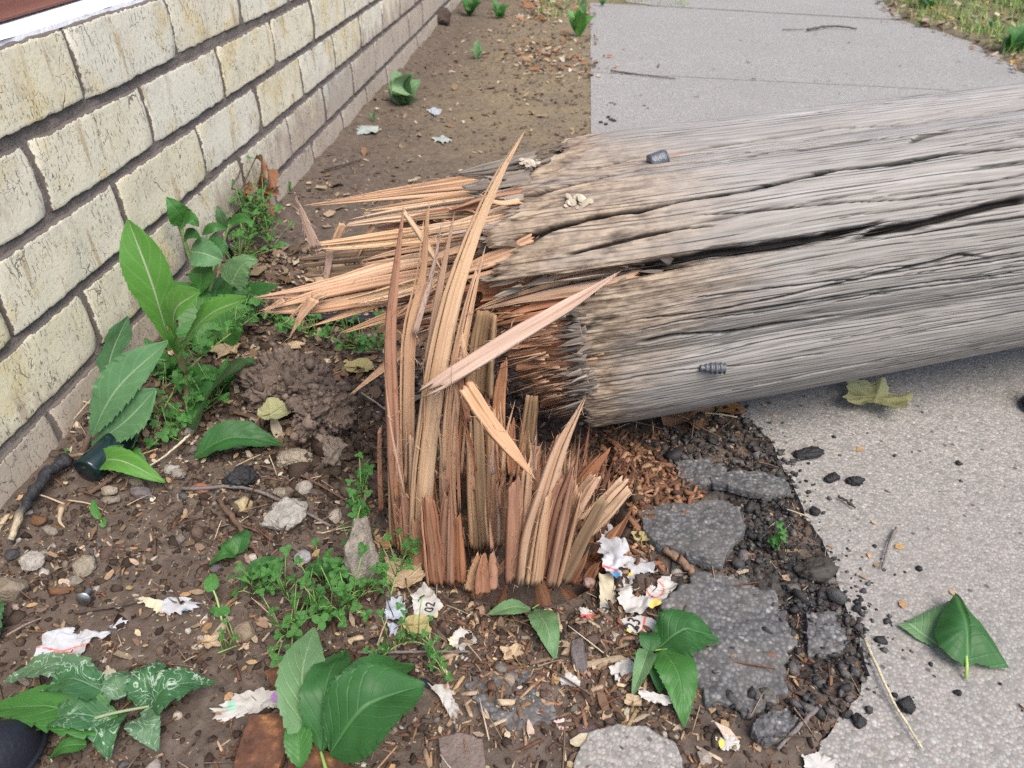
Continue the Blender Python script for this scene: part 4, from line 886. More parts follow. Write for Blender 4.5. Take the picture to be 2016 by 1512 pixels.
def leafmesh(pts, wid, kind='elm', up=(0, 0, 1), fold=0.25, cup=0.0, teeth=0.06, nt=14, wav=0.05, seed=0, nu=44, nv=6, roll=0.0, lobes=0.0):
    """Blade along 3-D points base to tip; wid: full width in metres; up: rough normal of the blade."""
    rs = np.random.RandomState(seed); P = bez(pts, nu); T = np.gradient(P, axis=0); T /= np.linalg.norm(T, axis=1)[:, None]
    Sd = np.cross(T, np.asarray(up, float)); Sd /= np.maximum(1e-9, np.linalg.norm(Sd, axis=1))[:, None]; Nm = np.cross(Sd, T)
    if roll:
        S0 = Sd.copy(); Sd = Sd*math.cos(roll)+Nm*math.sin(roll); Nm = Nm*math.cos(roll)-S0*math.sin(roll)
    t = np.linspace(0, 1, nu); y = np.linspace(-1, 1, 2*nv+1); hw = wshape(kind, t)*wid*0.5
    saw = ((t*nt) % 1.0); L = np.linalg.norm(np.diff(P, axis=0), axis=1).sum()
    Y = y[None]*hw[:, None]*(1-teeth*2.2*saw[:, None]*np.abs(y[None])**3)
    if lobes: Y = Y*(1-lobes*np.abs(y[None])**2*(0.5+0.5*np.sin(t*nt*0.5*math.pi+1))[:, None])
    sh = teeth*L*0.35*saw[:, None]*np.abs(y[None])**4
    Z = fold*np.abs(Y)-cup*wid*(y[None]**2)*wshape(kind, t)[:, None]+wid*wav*(fbm(t[:, None]*3.2, y[None]*1.3+seed, 0.2, seed, 2)+0.6*np.abs(y[None])*vn(t[:, None]*8, np.sign(y[None])*3+seed, 0.4, seed+2))
    V = P[:, None]+Sd[:, None]*Y[..., None]+Nm[:, None]*Z[..., None]+T[:, None]*sh[..., None]
    uv = np.stack([np.broadcast_to(t[:, None], Y.shape), np.broadcast_to(y[None]*0.5+0.5, Y.shape)], -1)
    return V.reshape(-1, 3), grid_faces(nu, 2*nv+1), uv.reshape(-1, 2)
def pt(p):            # (px,py,lift) on the ground, or (px,py,'Y',Y) in the air
    return AT(p[0], p[1], p[3]) if len(p) == 4 else gnd(p[0], p[1], p[2] if len(p) > 2 else 0.004)
def fallen(label, pxs, wpx, mat, kind='elm', name='fallen_leaf', stalk=0.0, parent=None, org=None, cat='leaf', group=None, **kw):
    P3 = [pt(p) for p in pxs]; w = wpx*pxm(P3[len(P3)//2]); V, F, uv = leafmesh(P3, w, kind, **kw)
    if parent is None:
        org = P3[0]; me = mesh_np(name, V-org, F, uv); o = obj(name, me, mat, None, tuple(org)); tag(o, label, cat, group)
        if stalk:
            d = nrm(P3[0]-P3[1]); mb = MB(); add_tube(mb, [P3[0]+d*stalk-org, P3[0]+d*stalk*0.5+np.array([0, 0, 0.001])-org, P3[1]-org], [0.0009, 0.0008, 0.0005], 5, (0.25, 0.3, 0.1)); obj('stalk', mb.mesh('stalk'), MAT_STEM, o)
        return o
    return obj(name, mesh_np(name, V-np.asarray(org), F, uv), mat, parent)
def lobed(label, px, py, size, squash, mat, seed, rot=0.0, lobes=5, depth=0.45, lift=0.006, curl=0.25, name='dry_leaf', group=None, stem=True, cat='leaf', tilt=(0, 0)):
    """A dry, lobed (plane-tree) leaf lying crumpled on the ground; size in photo pixels across."""
    c = gnd(px, py, lift); r = size*0.5*pxm(c); n = 110; nr = 9; ph = np.linspace(0, 2*math.pi, n, endpoint=False)
    lob = 1-depth*(0.5-0.5*np.cos(lobes*(ph-math.pi)))**0.7*(0.55+0.45*np.cos(ph/2)**2); lob = lob*(1+0.06*vn(ph*12, seed, 0.1, seed))*(0.75+0.25*np.cos(ph-0.0))
    rg = np.linspace(0, 1, nr); RR_, PP = np.meshgrid(rg, ph, indexing='ij'); rad = RR_*lob[None]
    x = rad*np.cos(PP+rot); y = rad*np.sin(PP+rot)*squash
    z = curl*(RR_**2)*(0.45+0.55*fbm(np.cos(PP)*1.6+seed, np.sin(PP)*1.6, 0.1, seed, 2))+0.16*curl*fbm(x*4+seed, y*4, 0.3, seed+1, 3)-0.10*curl*np.abs(np.sin((PP-rot)*lobes/2))*RR_
    z = z+tilt[0]*x+tilt[1]*y
    V = np.stack([x, y, z], -1).reshape(-1, 3)*r; V[:, 2] -= V[:, 2].min()*0.8
    uv = np.stack([0.5+0.5*rad*np.cos(PP), 0.5+0.5*rad*np.sin(PP)], -1).reshape(-1, 2)
    o = obj(name, mesh_np(name, V, grid_faces(nr, n, True), uv), mat, None, tuple(c)); tag(o, label, cat, group)
    if stem:
        a = rot+math.pi; mb = MB(); add_tube(mb, [(0, 0, 0.001), (0.5*r*math.cos(a), 0.5*r*math.sin(a)*squash, 0.004), (0.95*r*math.cos(a+0.2), 0.95*r*math.sin(a+0.2)*squash, 0.0)], [0.0007, 0.0006, 0.0005], 5, (0.25, 0.16, 0.07)); obj('stalk', mb.mesh('stalk'), MAT_STEM, o)
    return o
def stick(label, pxs, rpx, col, name='twig', mat=None, n=18, seed=0, taper=0.6, rough=0.25, cat='twig', group=None, col2=None, lift=None):
    P3 = [pt(p) if len(p) > 2 else gnd(p[0], p[1], 0.003) for p in pxs]; s = pxm(P3[0]); r = rpx*s
    if lift is None: P3 = [p+np.array([0, 0, r*0.7]) for p in P3]
    Q = bez(P3, n); rs = np.random.RandomState(seed); Q[1:-1] += rs.normal(size=(n-2, 3))*r*0.15
    org = Q[0].copy(); mb = MB(); k = np.linspace(0, 1, n)
    V, F, F3, uv = tube(Q-org, r*(1-(1-taper)*k), 8, True, rough=rough, seed=seed)
    cc = np.repeat(np.asarray(col)[None], len(V), 0) if col2 is None else np.vstack([np.repeat((np.asarray(col)[None]*(1-sstep(0.72, 0.85, k))[:, None]+np.asarray(col2)[None]*sstep(0.72, 0.85, k)[:, None])[:, None], 8, 1).reshape(-1, 3), [col], [col2]])
    mb.add(V, F, uv, cc if col2 is not None else col); mb.F3.append(F3)
    if col2 is not None: mb.K[-1] = cc
    o = obj(name, mb.mesh(name, True), mat or MAT_TWIG, None, tuple(org)); return tag(o, label, cat, group)
def paper(label, pxs, seed, colf=None, crump=0.004, lift=0.004, hole=0.0, name='paper_scrap', jg=0.10, group=None, cat='paper', tilt=0.0):
    pl = [gnd(x, y)[:2] for x, y in pxs]; B, c = radial(pl, 120, 16, jg, seed); B = c+(B-c)*1.14; rg = np.linspace(0, 1, 18)
    X = c[None, None]+(B-c)[None]*rg[:, None, None]
    zf = lambda x, y: crump*(fbm((x-c[0])*55, (y-c[1])*55, seed*0.1, seed, 2)*0.8+0.7*np.abs(fbm((x-c[0])*80, (y-c[1])*80, 0.2, seed+4, 2)))
    lift = lift*0.6; bz = gz(*c) if not on_path(*c) else 0.002
    Z = bz+lift+zf(X[..., 0], X[..., 1])+crump*0.35*rg[:, None]**3*vn(np.arange(120)[None]*0.25, seed, 0, seed+7)
    V = np.concatenate([X, Z[..., None]], -1).reshape(-1, 3); F = grid_faces(18, 120, True)
    if hole:
        ctr = V[F].mean(1); m = fbm(ctr[:, 0]*75, ctr[:, 1]*75, 0.6, seed+11, 2) > -hole; F = F[m] if m.sum() > 200 else F
        F = F[F[:, 0] < len(V)]
    K = np.repeat(np.array([[0.48, 0.47, 0.445]]), len(V), 0)
    if colf is not None:
        for i, (x, y, z) in enumerate(V):
            q = proj_px(V[i]); cc = colf(q[0], q[1])
            if cc is not None: K[i] = cc
    org = np.array([c[0], c[1], bz]); o = obj(name, mesh_np(name, V-org, F, col=K), MAT_PAPER, None, tuple(org)); tag(o, label, cat, group)
    o2 = (o, lambda x, y: bz+lift+zf(np.array(x), np.array(y)), org); return o2
def proj_px(P):
    v = np.asarray(P)-CAM; d = v@FWD; return 1008+FPX*(v@RGT)/d, 756-FPX*(v@UPV)/d
def lettering(pp, text, px, py, hpx, rot, col=(0.03, 0.03, 0.035), name='lettering'):
    o, zf, org = pp; c = gnd(px, py); s = hpx*pxm(c)/0.7
    cu = bpy.data.curves.new('t', 'FONT'); cu.body = text; cu.size = s; cu.align_x = 'CENTER'; cu.align_y = 'CENTER'; cu.offset = s*0.012; cu.resolution_u = 3
    to = bpy.data.objects.new('t', cu); C.objects.link(to); dg = bpy.context.evaluated_depsgraph_get(); me = bpy.data.meshes.new_from_object(to.evaluated_get(dg)); bpy.data.objects.remove(to)
    bm = bmesh.new(); bm.from_mesh(me); bmesh.ops.triangulate(bm, faces=bm.faces); bmesh.ops.subdivide_edges(bm, edges=bm.edges, cuts=2, use_grid_fill=True)
    ca, sa = math.cos(rot), math.sin(rot)
    for v in bm.verts:
        x = c[0]+(v.co.x*ca-v.co.y*1.25*sa); y = c[1]+(v.co.x*sa+v.co.y*1.25*ca); v.co = (x-org[0], y-org[1], float(zf(x, y))+0.0007-org[2])
    bm.to_mesh(me); bm.free(); me.materials.clear(); a = me.color_attributes.new('Col', 'FLOAT_COLOR', 'POINT')
    a.data.foreach_set('color', np.tile(np.array([*col, 1.0], dtype=np.float32), len(me.vertices))); return obj(name, me, MAT_INK, o)
def leaf_patch(name, pxs, base, tip, mat, lift, bulge, seed, parent, org, jg=0.03, grad=(0, 0)):
    '''A piece of folded leaf blade outlined by photo pixels on the ground; veins run from base to tip.'''
    pl = [gnd(x, y)[:2] for x, y in pxs]; B, c = radial(pl, 110, 12, 0, seed); sw = 1-jg*((np.arange(110)/110*26) % 1.0); rg = np.linspace(0, 1, 12)
    B = c+(B-c)*sw[:, None]
    X = c+(B-c)[None]*rg[:, None, None]; b0 = gnd(*base)[:2]; t0 = gnd(*tip)[:2]; ax = t0-b0; L = np.linalg.norm(ax); ax = ax/L; pr = np.array([-ax[1], ax[0]])
    t = (X-b0)@ax/L; yv = (X-b0)@pr/L
    Z = 0.003+lift+bulge*(1-rg[:, None]**2)+grad[0]*(t-0.5)*L+grad[1]*yv*L-0.10*L*np.exp(-(yv/0.05)**2)*0.2+0.05*L*fbm(X[..., 0]*40, X[..., 1]*40, 0, seed, 2)
    V = np.concatenate([X, Z[..., None]], -1).reshape(-1, 3); V[:, 2] = np.maximum(V[:, 2], 0.0035)
    uv = np.stack([t, 0.5+yv*0.9], -1).reshape(-1, 2); F = grid_faces(12, 110, True)
    return obj(name, mesh_np(name, V-org, F, uv), mat, parent)
# ------------------------------------------------------------------ asphalt, concrete and paver pieces
slabby('asphalt_slab', [(1255, 1002), (1290, 985), (1350, 988), (1420, 985), (1455, 1000), (1468, 1040), (1442, 1075), (1425, 1104), (1390, 1104), (1330, 1080), (1290, 1062), (1268, 1030)], 0.015, 0.016, MAT_ASPH, 'thick grey asphalt slab tilted up beside the stump, above the torn papers', 'asphalt', 41, 0.0010, (0.07, -0.04), und=0.0008, jg=0.08)
slabby('asphalt_slab', [(1345, 1150), (1400, 1128), (1460, 1138), (1520, 1168), (1555, 1220), (1562, 1290), (1548, 1370), (1490, 1400), (1400, 1385), (1365, 1320), (1325, 1230), (1305, 1180)], 0.006, 0.03, MAT_ASPH, 'large flat grey asphalt slab behind the green mulberry-like sprig', 'asphalt', 42, 0.0010, (0.01, 0.01), und=0.0014, jg=0.12)
slabby('asphalt_slab', [(1400, 930), (1440, 924), (1500, 924), (1545, 942), (1562, 968), (1510, 976), (1450, 962), (1405, 950)], 0.012, 0.010, MAT_ASPH, 'thin flake of grey asphalt tilted among black crumbs near the pole', 'asphalt', 43, 0.0012, (0.0, -0.12))
slabby('asphalt_slab', [(1330, 905), (1380, 900), (1420, 915), (1440, 945), (1390, 955), (1340, 945)], 0.008, 0.012, MAT_ASPH, 'small broken asphalt piece lying between the pole and the tilted slab', 'asphalt', 44, 0.0016, (0.05, -0.05), 0.09)
slabby('asphalt_slab', [(1588, 1205), (1640, 1205), (1668, 1255), (1655, 1288), (1592, 1288)], 0.007, 0.02, MAT_ASPH, 'small squarish asphalt piece at the edge of the concrete footpath', 'asphalt', 45, 0.0014, (0.0, 0.05), 0.07)
slabby('asphalt_patch', [(922, 1345), (975, 1308), (1060, 1325), (1105, 1370), (1085, 1420), (1005, 1432), (950, 1395)], 0.0035, 0.02, MAT_ASPH, 'dusty asphalt patch half buried in wood chips in front of the stump', 'asphalt', 46, 0.0014, und=0.004, jg=0.14)
slabby('asphalt_slab', [(1500, 1405), (1545, 1395), (1570, 1415), (1545, 1450), (1500, 1460), (1478, 1430)], 0.012, 0.016, MAT_ASPH, 'small rounded asphalt lump below the large slab, beside a grey stick', 'asphalt', 47, 0.002, (0.0, 0.0), 0.1)
slabby('concrete_fragment', [(1128, 1505), (1158, 1442), (1210, 1424), (1270, 1428), (1330, 1458), (1350, 1512), (1340, 1620), (1110, 1620)], 0.009, 0.03, MAT_CONC, 'flat broken piece of pale exposed-aggregate concrete at the bottom edge', 'concrete', 48, 0.0006, jg=0.03)
slabby('paver', [(862, 1452), (905, 1440), (950, 1455), (957, 1512), (952, 1590), (880, 1590), (868, 1495)], 0.008, 0.03, MAT_STONE, 'flat brown paver fragment beside the big dark leaves at the bottom', 'paver', 49, 0.0005, jg=0.025, col=(0.20, 0.155, 0.135))
slabby('rusty_plate', [(520, 1320), (560, 1306), (640, 1325), (716, 1320), (702, 1350), (600, 1362), (540, 1358)], 0.010, 0.006, MAT_RUST, 'brown rusty metal strip lying behind the pale green leaf', 'metal', 50, 0.0004, jg=0.03, col=(0.10, 0.05, 0.035))
slabby('rusty_plate', [(492, 1408), (592, 1400), (580, 1432), (548, 1512), (540, 1590), (440, 1590), (468, 1470)], 0.014, 0.006, MAT_RUST, 'dark rusty metal plate with yellow flakes left of the big leaves', 'metal', 51, 0.0005, (0.02, 0.03), 0.02, col=(0.10, 0.06, 0.035))
slabby('rusty_plate', [(588, 1440), (630, 1470), (700, 1512), (690, 1600), (556, 1600), (566, 1495)], 0.008, 0.006, MAT_RUST, 'yellowish rusty metal plate under the big green leaves at the bottom', 'metal', 52, 0.0006, (0, 0), 0.03, col=(0.45, 0.27, 0.07))
slabby('asphalt_bed', [(1275, 890), (1330, 860), (1400, 832), (1470, 838), (1520, 880), (1556, 935), (1592, 1010), (1634, 1100), (1668, 1190), (1705, 1290), (1690, 1345), (1640, 1400), (1560, 1445), (1450, 1435), (1345, 1310), (1310, 1200), (1320, 1110), (1265, 990)], -0.002, 0.02, MAT_CRUMB, 'bed of crumbled black asphalt between the stump and the concrete', 'asphalt', 53, 0.0035, (0, 0), 0.10, col=(0.06, 0.052, 0.046), N_=260, nr=60, und=0.003, round_=0.5)
BLK = (0.022, 0.022, 0.025)
for k, (x, y, w_, h_, lb) in enumerate([(1592, 897, 62, 24, 'flat black tar lump on the concrete, nearest the pole'), (1637, 944, 34, 16, 'small black tar lump on the concrete, left one of a pair'), (1682, 951, 36, 18, 'small grey-black tar lump on the concrete, right one of a pair'),
        (1690, 1422, 28, 22, 'round black tar pellet on the concrete left of the straw'), (1782, 1392, 36, 28, 'round black tar pellet on the concrete beside the straw'), (1604, 1132, 84, 50, 'dirty asphalt clump with a green leaf scrap on the concrete edge'),
        (1602, 1010, 22, 16, 'small tar pebble at the edge of the concrete above the clump'), (1884, 1365, 15, 11, 'tiny tar pellet on the concrete just below the folded green leaf')]):
    lump(x, y, w_, h_, BLK if k != 5 else (0.07, 0.06, 0.05), lb, 800+k, 'tar_lump', 'asphalt', MAT_CRUMB, 0.6, 0.7, rough=0.25)
# ------------------------------------------------------------------ clods and stones
CL = (0.235, 0.18, 0.145)
lump(585, 792, 175, 120, CL, 'large crumbly brown soil clod left of the stump', 70, 'soil_clod', 'clod', MAT_CLOD, 1.1, 0.8, 6, rough=0.4)
lump(645, 838, 96, 120, CL, 'upright crumbly soil clod at the rim of the dark hole', 71, 'soil_clod', 'clod', MAT_CLOD, 1.1, 1.0, 6, rough=0.4)
lump(650, 900, 76, 62, (0.27, 0.22, 0.18), 'dirty grey-brown mortar lump at the foot of the soil clods', 72, 'mortar_lump', 'stone', None, 0.6, 0.9, 5, rough=0.2)
lump(582, 912, 70, 46, (0.40, 0.34, 0.26), 'cream rough stone just left of the soil clods', 73, sub=5, rough=0.2)
lump(566, 1028, 84, 66, (0.46, 0.44, 0.40), 'pale grey concrete fragment with dark chips, left of the stump', 74, 'concrete_fragment', 'stone', None, 0.5, 0.55, 5, rotz=0.3)
lump(720, 1140, 66, 84, (0.34, 0.30, 0.255), 'pale pointed mortar fragment standing on end amid clover', 75, 'mortar_fragment', 'stone', None, 0.6, 2.6, 5, rotz=0.1)
lump(477, 950, 62, 46, (0.025, 0.025, 0.028), 'black tarry asphalt lump on the dirt among pale pebbles', 76, 'asphalt_lump', 'asphalt', MAT_CRUMB, 0.5, 0.7, 5, rough=0.2)
lump(396, 965, 40, 20, (0.36, 0.15, 0.095), 'small red brick chip beside a long grey twig', 77, 'brick_chip', 'brick', rough=0.05)
lump(481, 998, 36, 30, (0.52, 0.43, 0.25), 'small yellowish cream stone below the long twig', 78)
lump(280, 974, 66, 24, (0.18, 0.155, 0.16), 'weathered grey-purple wood chip on the dirt near the wall', 79, 'wood_chip', 'wood', MAT_TWIG, 0.3, 0.5)
lump(216, 970, 34, 20, (0.38, 0.33, 0.26), 'small cream pebble near the uprooted thistle roots', 80)
lump(218, 989, 40, 20, (0.27, 0.23, 0.185), 'flat brown-grey pebble below the cream pebble by the thistle', 81)
lump(264, 950, 46, 18, (0.22, 0.19, 0.13), 'oval olive-brown stone under the low thistle leaf', 82)
lump(66, 1112, 50, 36, (0.42, 0.385, 0.35), 'whitish rough stone near the left edge below the burnt stick', 83)
lump(166, 1122, 48, 44, (0.33, 0.29, 0.22), 'rough beige stone right of the whitish stone', 84)
lump(16, 1168, 84, 54, (0.27, 0.22, 0.165), 'rounded tan stone cut off by the left edge', 85, ang=0.1, rough=0.04)
lump(24, 1094, 32, 22, (0.07, 0.07, 0.075), 'dark grey pebble at the left edge beside the whitish stone', 86)
lump(150, 1146, 36, 20, (0.28, 0.25, 0.21), 'small flat grey stone below the rough beige stone', 87)
lump(78, 1027, 32, 22, (0.19, 0.095, 0.05), 'reddish-brown nut-like lump beside the burnt stick', 88)
lump(100, 1046, 40, 18, (0.30, 0.26, 0.21), 'flat beige pebble below the thistle root', 89)
lump(484, 1248, 48, 36, (0.30, 0.235, 0.165), 'rounded sandy stone in the middle of the dirt foreground', 90, ang=0.15, rough=0.05)
lump(556, 972, 36, 22, (0.30, 0.26, 0.205), 'small grey-beige pebble just right of the black lump', 91)
lump(600, 964, 40, 26, (0.42, 0.385, 0.33), 'pale pebble beneath the mortar lump', 92)
lump(662, 1020, 26, 30, (0.42, 0.37, 0.315), 'small whitish pebble near the left foot of the stump', 93)
lump(596, 1103, 34, 28, (0.40, 0.40, 0.41), 'small pale bluish-grey stone below the concrete fragment', 94)
lump(352, 938, 32, 22, (0.30, 0.27, 0.23), 'small grey stone below the straw near the wall', 95)
lump(340, 926, 30, 22, (0.42, 0.40, 0.36), 'small pale stone touching the straw near the wall', 96)
lump(545, 1000, 22, 16, (0.38, 0.34, 0.28), 'tiny cream pebble right of the yellowish stone', 97)
lump(1160, 1150, 26, 22, (0.42, 0.30, 0.27), 'small pinkish pebble at the foot of the stump front', 98)
lump(868, 48, 36, 40, (0.09, 0.07, 0.06), 'dark earthy lump at the far end of the wall foot', 99, 'soil_clod', 'clod', MAT_CLOD, 0.8, 0.9)
lump(1385, 1495, 30, 26, (0.38, 0.335, 0.28), 'small beige stone at the bottom edge right of the concrete fragment', 110)
# ------------------------------------------------------------------ fallen leaves, green
og = gnd(1890, 1300, 0.0); big = thing('fallen_leaf', 'large folded dark green leaf lying on the bare concrete', 'leaf', tuple(og))
leaf_patch('blade', [(1870, 1186), (1884, 1205), (1912, 1236), (1945, 1275), (1984, 1324), (1950, 1326), (1915, 1318), (1895, 1326), (1862, 1314), (1838, 1292), (1828, 1266), (1838, 1236)], (1896, 1322), (1868, 1190), LEAF_DARK, 0.012, 0.012, 3, big, og, grad=(0.1, 0.12))
leaf_patch('folded_half', [(1763, 1236), (1815, 1212), (1868, 1190), (1862, 1225), (1845, 1262), (1842, 1280), (1800, 1262)], (1880, 1300), (1770, 1222), LEAF_PALE, 0.003, 0.003, 4, big, og)
mb = MB(); add_tube(mb, np.array([gnd(1900, 1340, 0.003), gnd(1895, 1322, 0.010), gnd(1888, 1290, 0.016)])-og, [0.0016, 0.0014, 0.0008], 6, (0.30, 0.42, 0.12)); obj('stalk', mb.mesh('stalk'), MAT_STEM, big)
def sprig(label, org_px, leaves, stem=None, group=None, name='leaf_sprig', cat='leaves', stemcol=(0.2, 0.3, 0.08)):
    og = pt(org_px); t = thing(name, label, cat, tuple(og), group)
    for i, (pxs, w_, mat, kind, kw) in enumerate(leaves): fallen('', pxs, w_, mat, kind, name='leaf', parent=t, org=og, seed=kw.pop('seed', i+3), **kw)
    for pl, r in (stem or []):
        mb = MB(); P3 = bez([pt(p) for p in pl], 12); s = pxm(P3[0]); add_tube(mb, P3-og, np.linspace(r*s, r*s*0.6, 12), 6, stemcol); obj('stem', mb.mesh('stem'), MAT_STEM, t)
    return t
sprig('sprig of broad dark green leaves lying on the large asphalt slab', (1285, 1295, 0.004), [
    ([(1292, 1292, 0.012), (1350, 1272, 0.022), (1420, 1268, 0.008)], 112, LEAF_DARK, 'ovate', dict(fold=0.12, nt=14, wav=0.1)),
    ([(1300, 1298, 0.014), (1330, 1360, 0.02), (1346, 1440, 0.006)], 88, LEAF_MID, 'ovate', dict(fold=0.15, nt=14, wav=0.06)),
    ([(1272, 1300, 0.012), (1262, 1335, 0.018), (1243, 1378, 0.004)], 40, LEAF_PALE, 'ovate', dict(fold=0.6, nt=10)),
    ([(1276, 1300, 0.012), (1274, 1275, 0.016), (1268, 1250, 0.004)], 44, LEAF_DARK, 'ovate', dict(fold=0.2, nt=10)),
    ([(1286, 1302, 0.010), (1292, 1330, 0.014), (1298, 1372, 0.004)], 56, LEAF_DARK, 'ovate', dict(fold=0.2, nt=10))], [([(1245, 1296, 0.006), (1285, 1297, 0.012), (1310, 1298, 0.014)], 3)])
sprig('pair of pale serrated leaves on the wood chips in front of the stump', (1050, 1202, 0.004), [
    ([(1045, 1206, 0.006), (1005, 1213, 0.012), (959, 1214, 0.004)], 42, LEAF_PALE, 'elm', dict(fold=0.2, nt=13, wav=0.06)),
    ([(1052, 1206, 0.006), (1075, 1250, 0.012), (1094, 1306, 0.004)], 62, LEAF_PALE, 'elm', dict(fold=0.2, nt=14, wav=0.09))], [([(1060, 1196, 0.004), (1048, 1206, 0.006)], 2)])
sprig('clump of very large dark green veined elm leaves at the bottom edge', (640, 1512, 0.004), [
    ([(612, 1512, 0.02), (612, 1400, 0.045), (632, 1282, 0.035)], 108, LEAF_PALE, 'elm', dict(fold=0.12, nt=17, wav=0.06, roll=-0.35)),
    ([(640, 1510, 0.02), (662, 1420, 0.05), (690, 1318, 0.03)], 104, LEAF_DARK, 'elm', dict(fold=0.25, nt=17, wav=0.08)),
    ([(660, 1500, 0.02), (740, 1400, 0.045), (820, 1330, 0.015)], 100, LEAF_DARK, 'elm', dict(fold=0.25, nt=17, wav=0.08, roll=-0.2)),
    ([(660, 1530, 0.03), (750, 1470, 0.06), (842, 1418, 0.045)], 190, LEAF_DARK, 'elm', dict(fold=0.18, nt=20, wav=0.06, nu=60, nv=8)),
    ([(600, 1540, 0.02), (600, 1490, 0.03), (588, 1440, 0.03)], 60, LEAF_MID, 'elm', dict(fold=0.3, nt=12))], [([(655, 1560, 0.01), (640, 1510, 0.022)], 5)])
sprig('heap of wilted green leaves covered in white leaf-miner trails, bottom left', (290, 1430, 0.004), [
    ([(292, 1420, 0.012), (360, 1392, 0.03), (438, 1364, 0.018)], 96, LEAF_MINE, 'ovate', dict(fold=0.2, nt=9, teeth=0.1, wav=0.12)),
    ([(296, 1412, 0.012), (312, 1370, 0.03), (318, 1322, 0.018)], 84, LEAF_MINE, 'ovate', dict(fold=0.2, nt=9, teeth=0.1, wav=0.12)),
    ([(205, 1360, 0.02), (120, 1352, 0.03), (20, 1362, 0.015)], 66, LEAF_MINE2, 'ovate', dict(fold=0.15, nt=9, teeth=0.08, wav=0.12)),
    ([(225, 1395, 0.022), (160, 1388, 0.035), (95, 1395, 0.02)], 76, LEAF_MINE, 'ovate', dict(fold=0.2, nt=9, teeth=0.08, wav=0.15)),
    ([(240, 1450, 0.015), (110, 1432, 0.03), (-20, 1420, 0.015)], 104, LEAF_MID, 'ovate', dict(fold=0.15, nt=9, teeth=0.08, wav=0.12)),
    ([(240, 1440, 0.015), (150, 1450, 0.03), (50, 1460, 0.012)], 70, LEAF_MINE, 'ovate', dict(fold=0.2, nt=9, teeth=0.08, wav=0.12)),
    ([(232, 1420, 0.012), (222, 1462, 0.02), (222, 1508, 0.01)], 78, LEAF_MINE, 'ovate', dict(fold=0.15, nt=9, teeth=0.08, wav=0.1)),
    ([(286, 1425, 0.012), (300, 1455, 0.02), (318, 1492, 0.01)], 70, LEAF_MINE2, 'ovate', dict(fold=0.25, nt=9, teeth=0.08, wav=0.12)),
    ([(260, 1400, 0.02), (250, 1378, 0.028), (268, 1352, 0.02)], 60, LEAF_MINE2, 'ovate', dict(fold=0.25, nt=9, teeth=0.08, wav=0.12)),
    ([(180, 1480, 0.01), (140, 1490, 0.014), (100, 1505, 0.006)], 36, LEAF_MID, 'ovate', dict(fold=0.25, nt=9))],
    [([(140, 1470, 0.02), (220, 1440, 0.022), (330, 1405, 0.014)], 4)], stemcol=(0.24, 0.3, 0.16))
fallen('green mined leaf cut off by the left edge beside the tan stone', [(-25, 1290, 0.01), (-5, 1240, 0.02), (12, 1192, 0.008)], 70, LEAF_MINE, 'ovate', fold=0.2, nt=9, teeth=0.08, seed=31, wav=0.1)
sprig('small sprig of dark green toothed leaves on the dirt below the twigs', (468, 1098, 0.004), [
    ([(470, 1096, 0.004), (482, 1075, 0.014), (470, 1056, 0.006)], 40, LEAF_DARK, 'ovate', dict(fold=0.25, nt=8)),
    ([(466, 1100, 0.004), (445, 1108, 0.012), (412, 1118, 0.004)], 34, LEAF_MID, 'ovate', dict(fold=0.2, nt=8)),
    ([(466, 1098, 0.004), (452, 1088, 0.012), (440, 1074, 0.004)], 30, LEAF_MID, 'ovate', dict(fold=0.2, nt=8))])
fallen('dark green folded leaf standing among clover, centre left', [(478, 1168, 0.006), (525, 1145, 0.022), (566, 1122, 0.014)], 40, LEAF_DARK, 'elm', fold=0.5, nt=11, seed=33)
fallen('dark green leaf half hidden under clover beside the pointed mortar fragment', [(602, 1128, 0.004), (640, 1138, 0.012), (684, 1150, 0.004)], 44, LEAF_DARK, 'ovate', fold=0.2, nt=10, seed=34)
fallen('big dark green leaf curled over beside the soil clod', [(392, 862, 0.012), (448, 822, 0.05), (512, 762, 0.045)], 118, LEAF_DARK, 'ovate', fold=0.45, nt=14, seed=35, wav=0.12, roll=0.5)
fallen('long dark green leaf curled flat below the soil clod', [(384, 908, 0.006), (470, 896, 0.024), (562, 888, 0.01)], 72, LEAF_DARK, 'elm', fold=0.5, nt=16, seed=36, wav=0.1, roll=-0.25)
# ------------------------------------------------------------------ fallen leaves, dry
lobed('large brown lobed leaf wedged under the broken end of the pole', 1345, 828, 190, 0.9, DRY_BRN, 1, rot=2.2, curl=0.3, lift=0.004)
lobed('small orange-brown leaf on black crumbs beside the pole', 1428, 816, 78, 0.8, DRY_ORG, 2, rot=0.5, lobes=3, depth=0.2, curl=0.35, lift=0.006)
lobed('crumpled yellow-green leaf on the concrete, tucked under the pole', 1722, 790, 185, 0.9, DRY_YGR, 3, rot=4.3, curl=0.5, depth=0.35, lift=0.004)
lobed('tan dry leaf with a hole lying at the left foot of the stump', 800, 1148, 118, 1.0, DRY_TAN, 4, rot=1.9, curl=0.28, depth=0.3)
lobed('yellowish dry leaf just behind the soil clod', 700, 732, 84, 0.8, DRY_YEL, 5, rot=0.3, lobes=3, depth=0.12, curl=0.2)
lobed('tan lobed dry leaf among the green plants by the wall', 455, 700, 96, 1.1, DRY_TAN, 6, rot=2.6, depth=0.5, curl=0.4)
lobed('yellow-green dying leaf on top of the long dark green leaf', 541, 856, 92, 1.0, DRY_YGR, 7, rot=0.9, lobes=3, depth=0.18, curl=0.3, lift=0.03)
lobed('curled pale tan leaf perched on clover left of the stump', 712, 1000, 52, 1.2, DRY_TAN, 8, rot=0.8, depth=0.3, curl=0.6, lift=0.014)
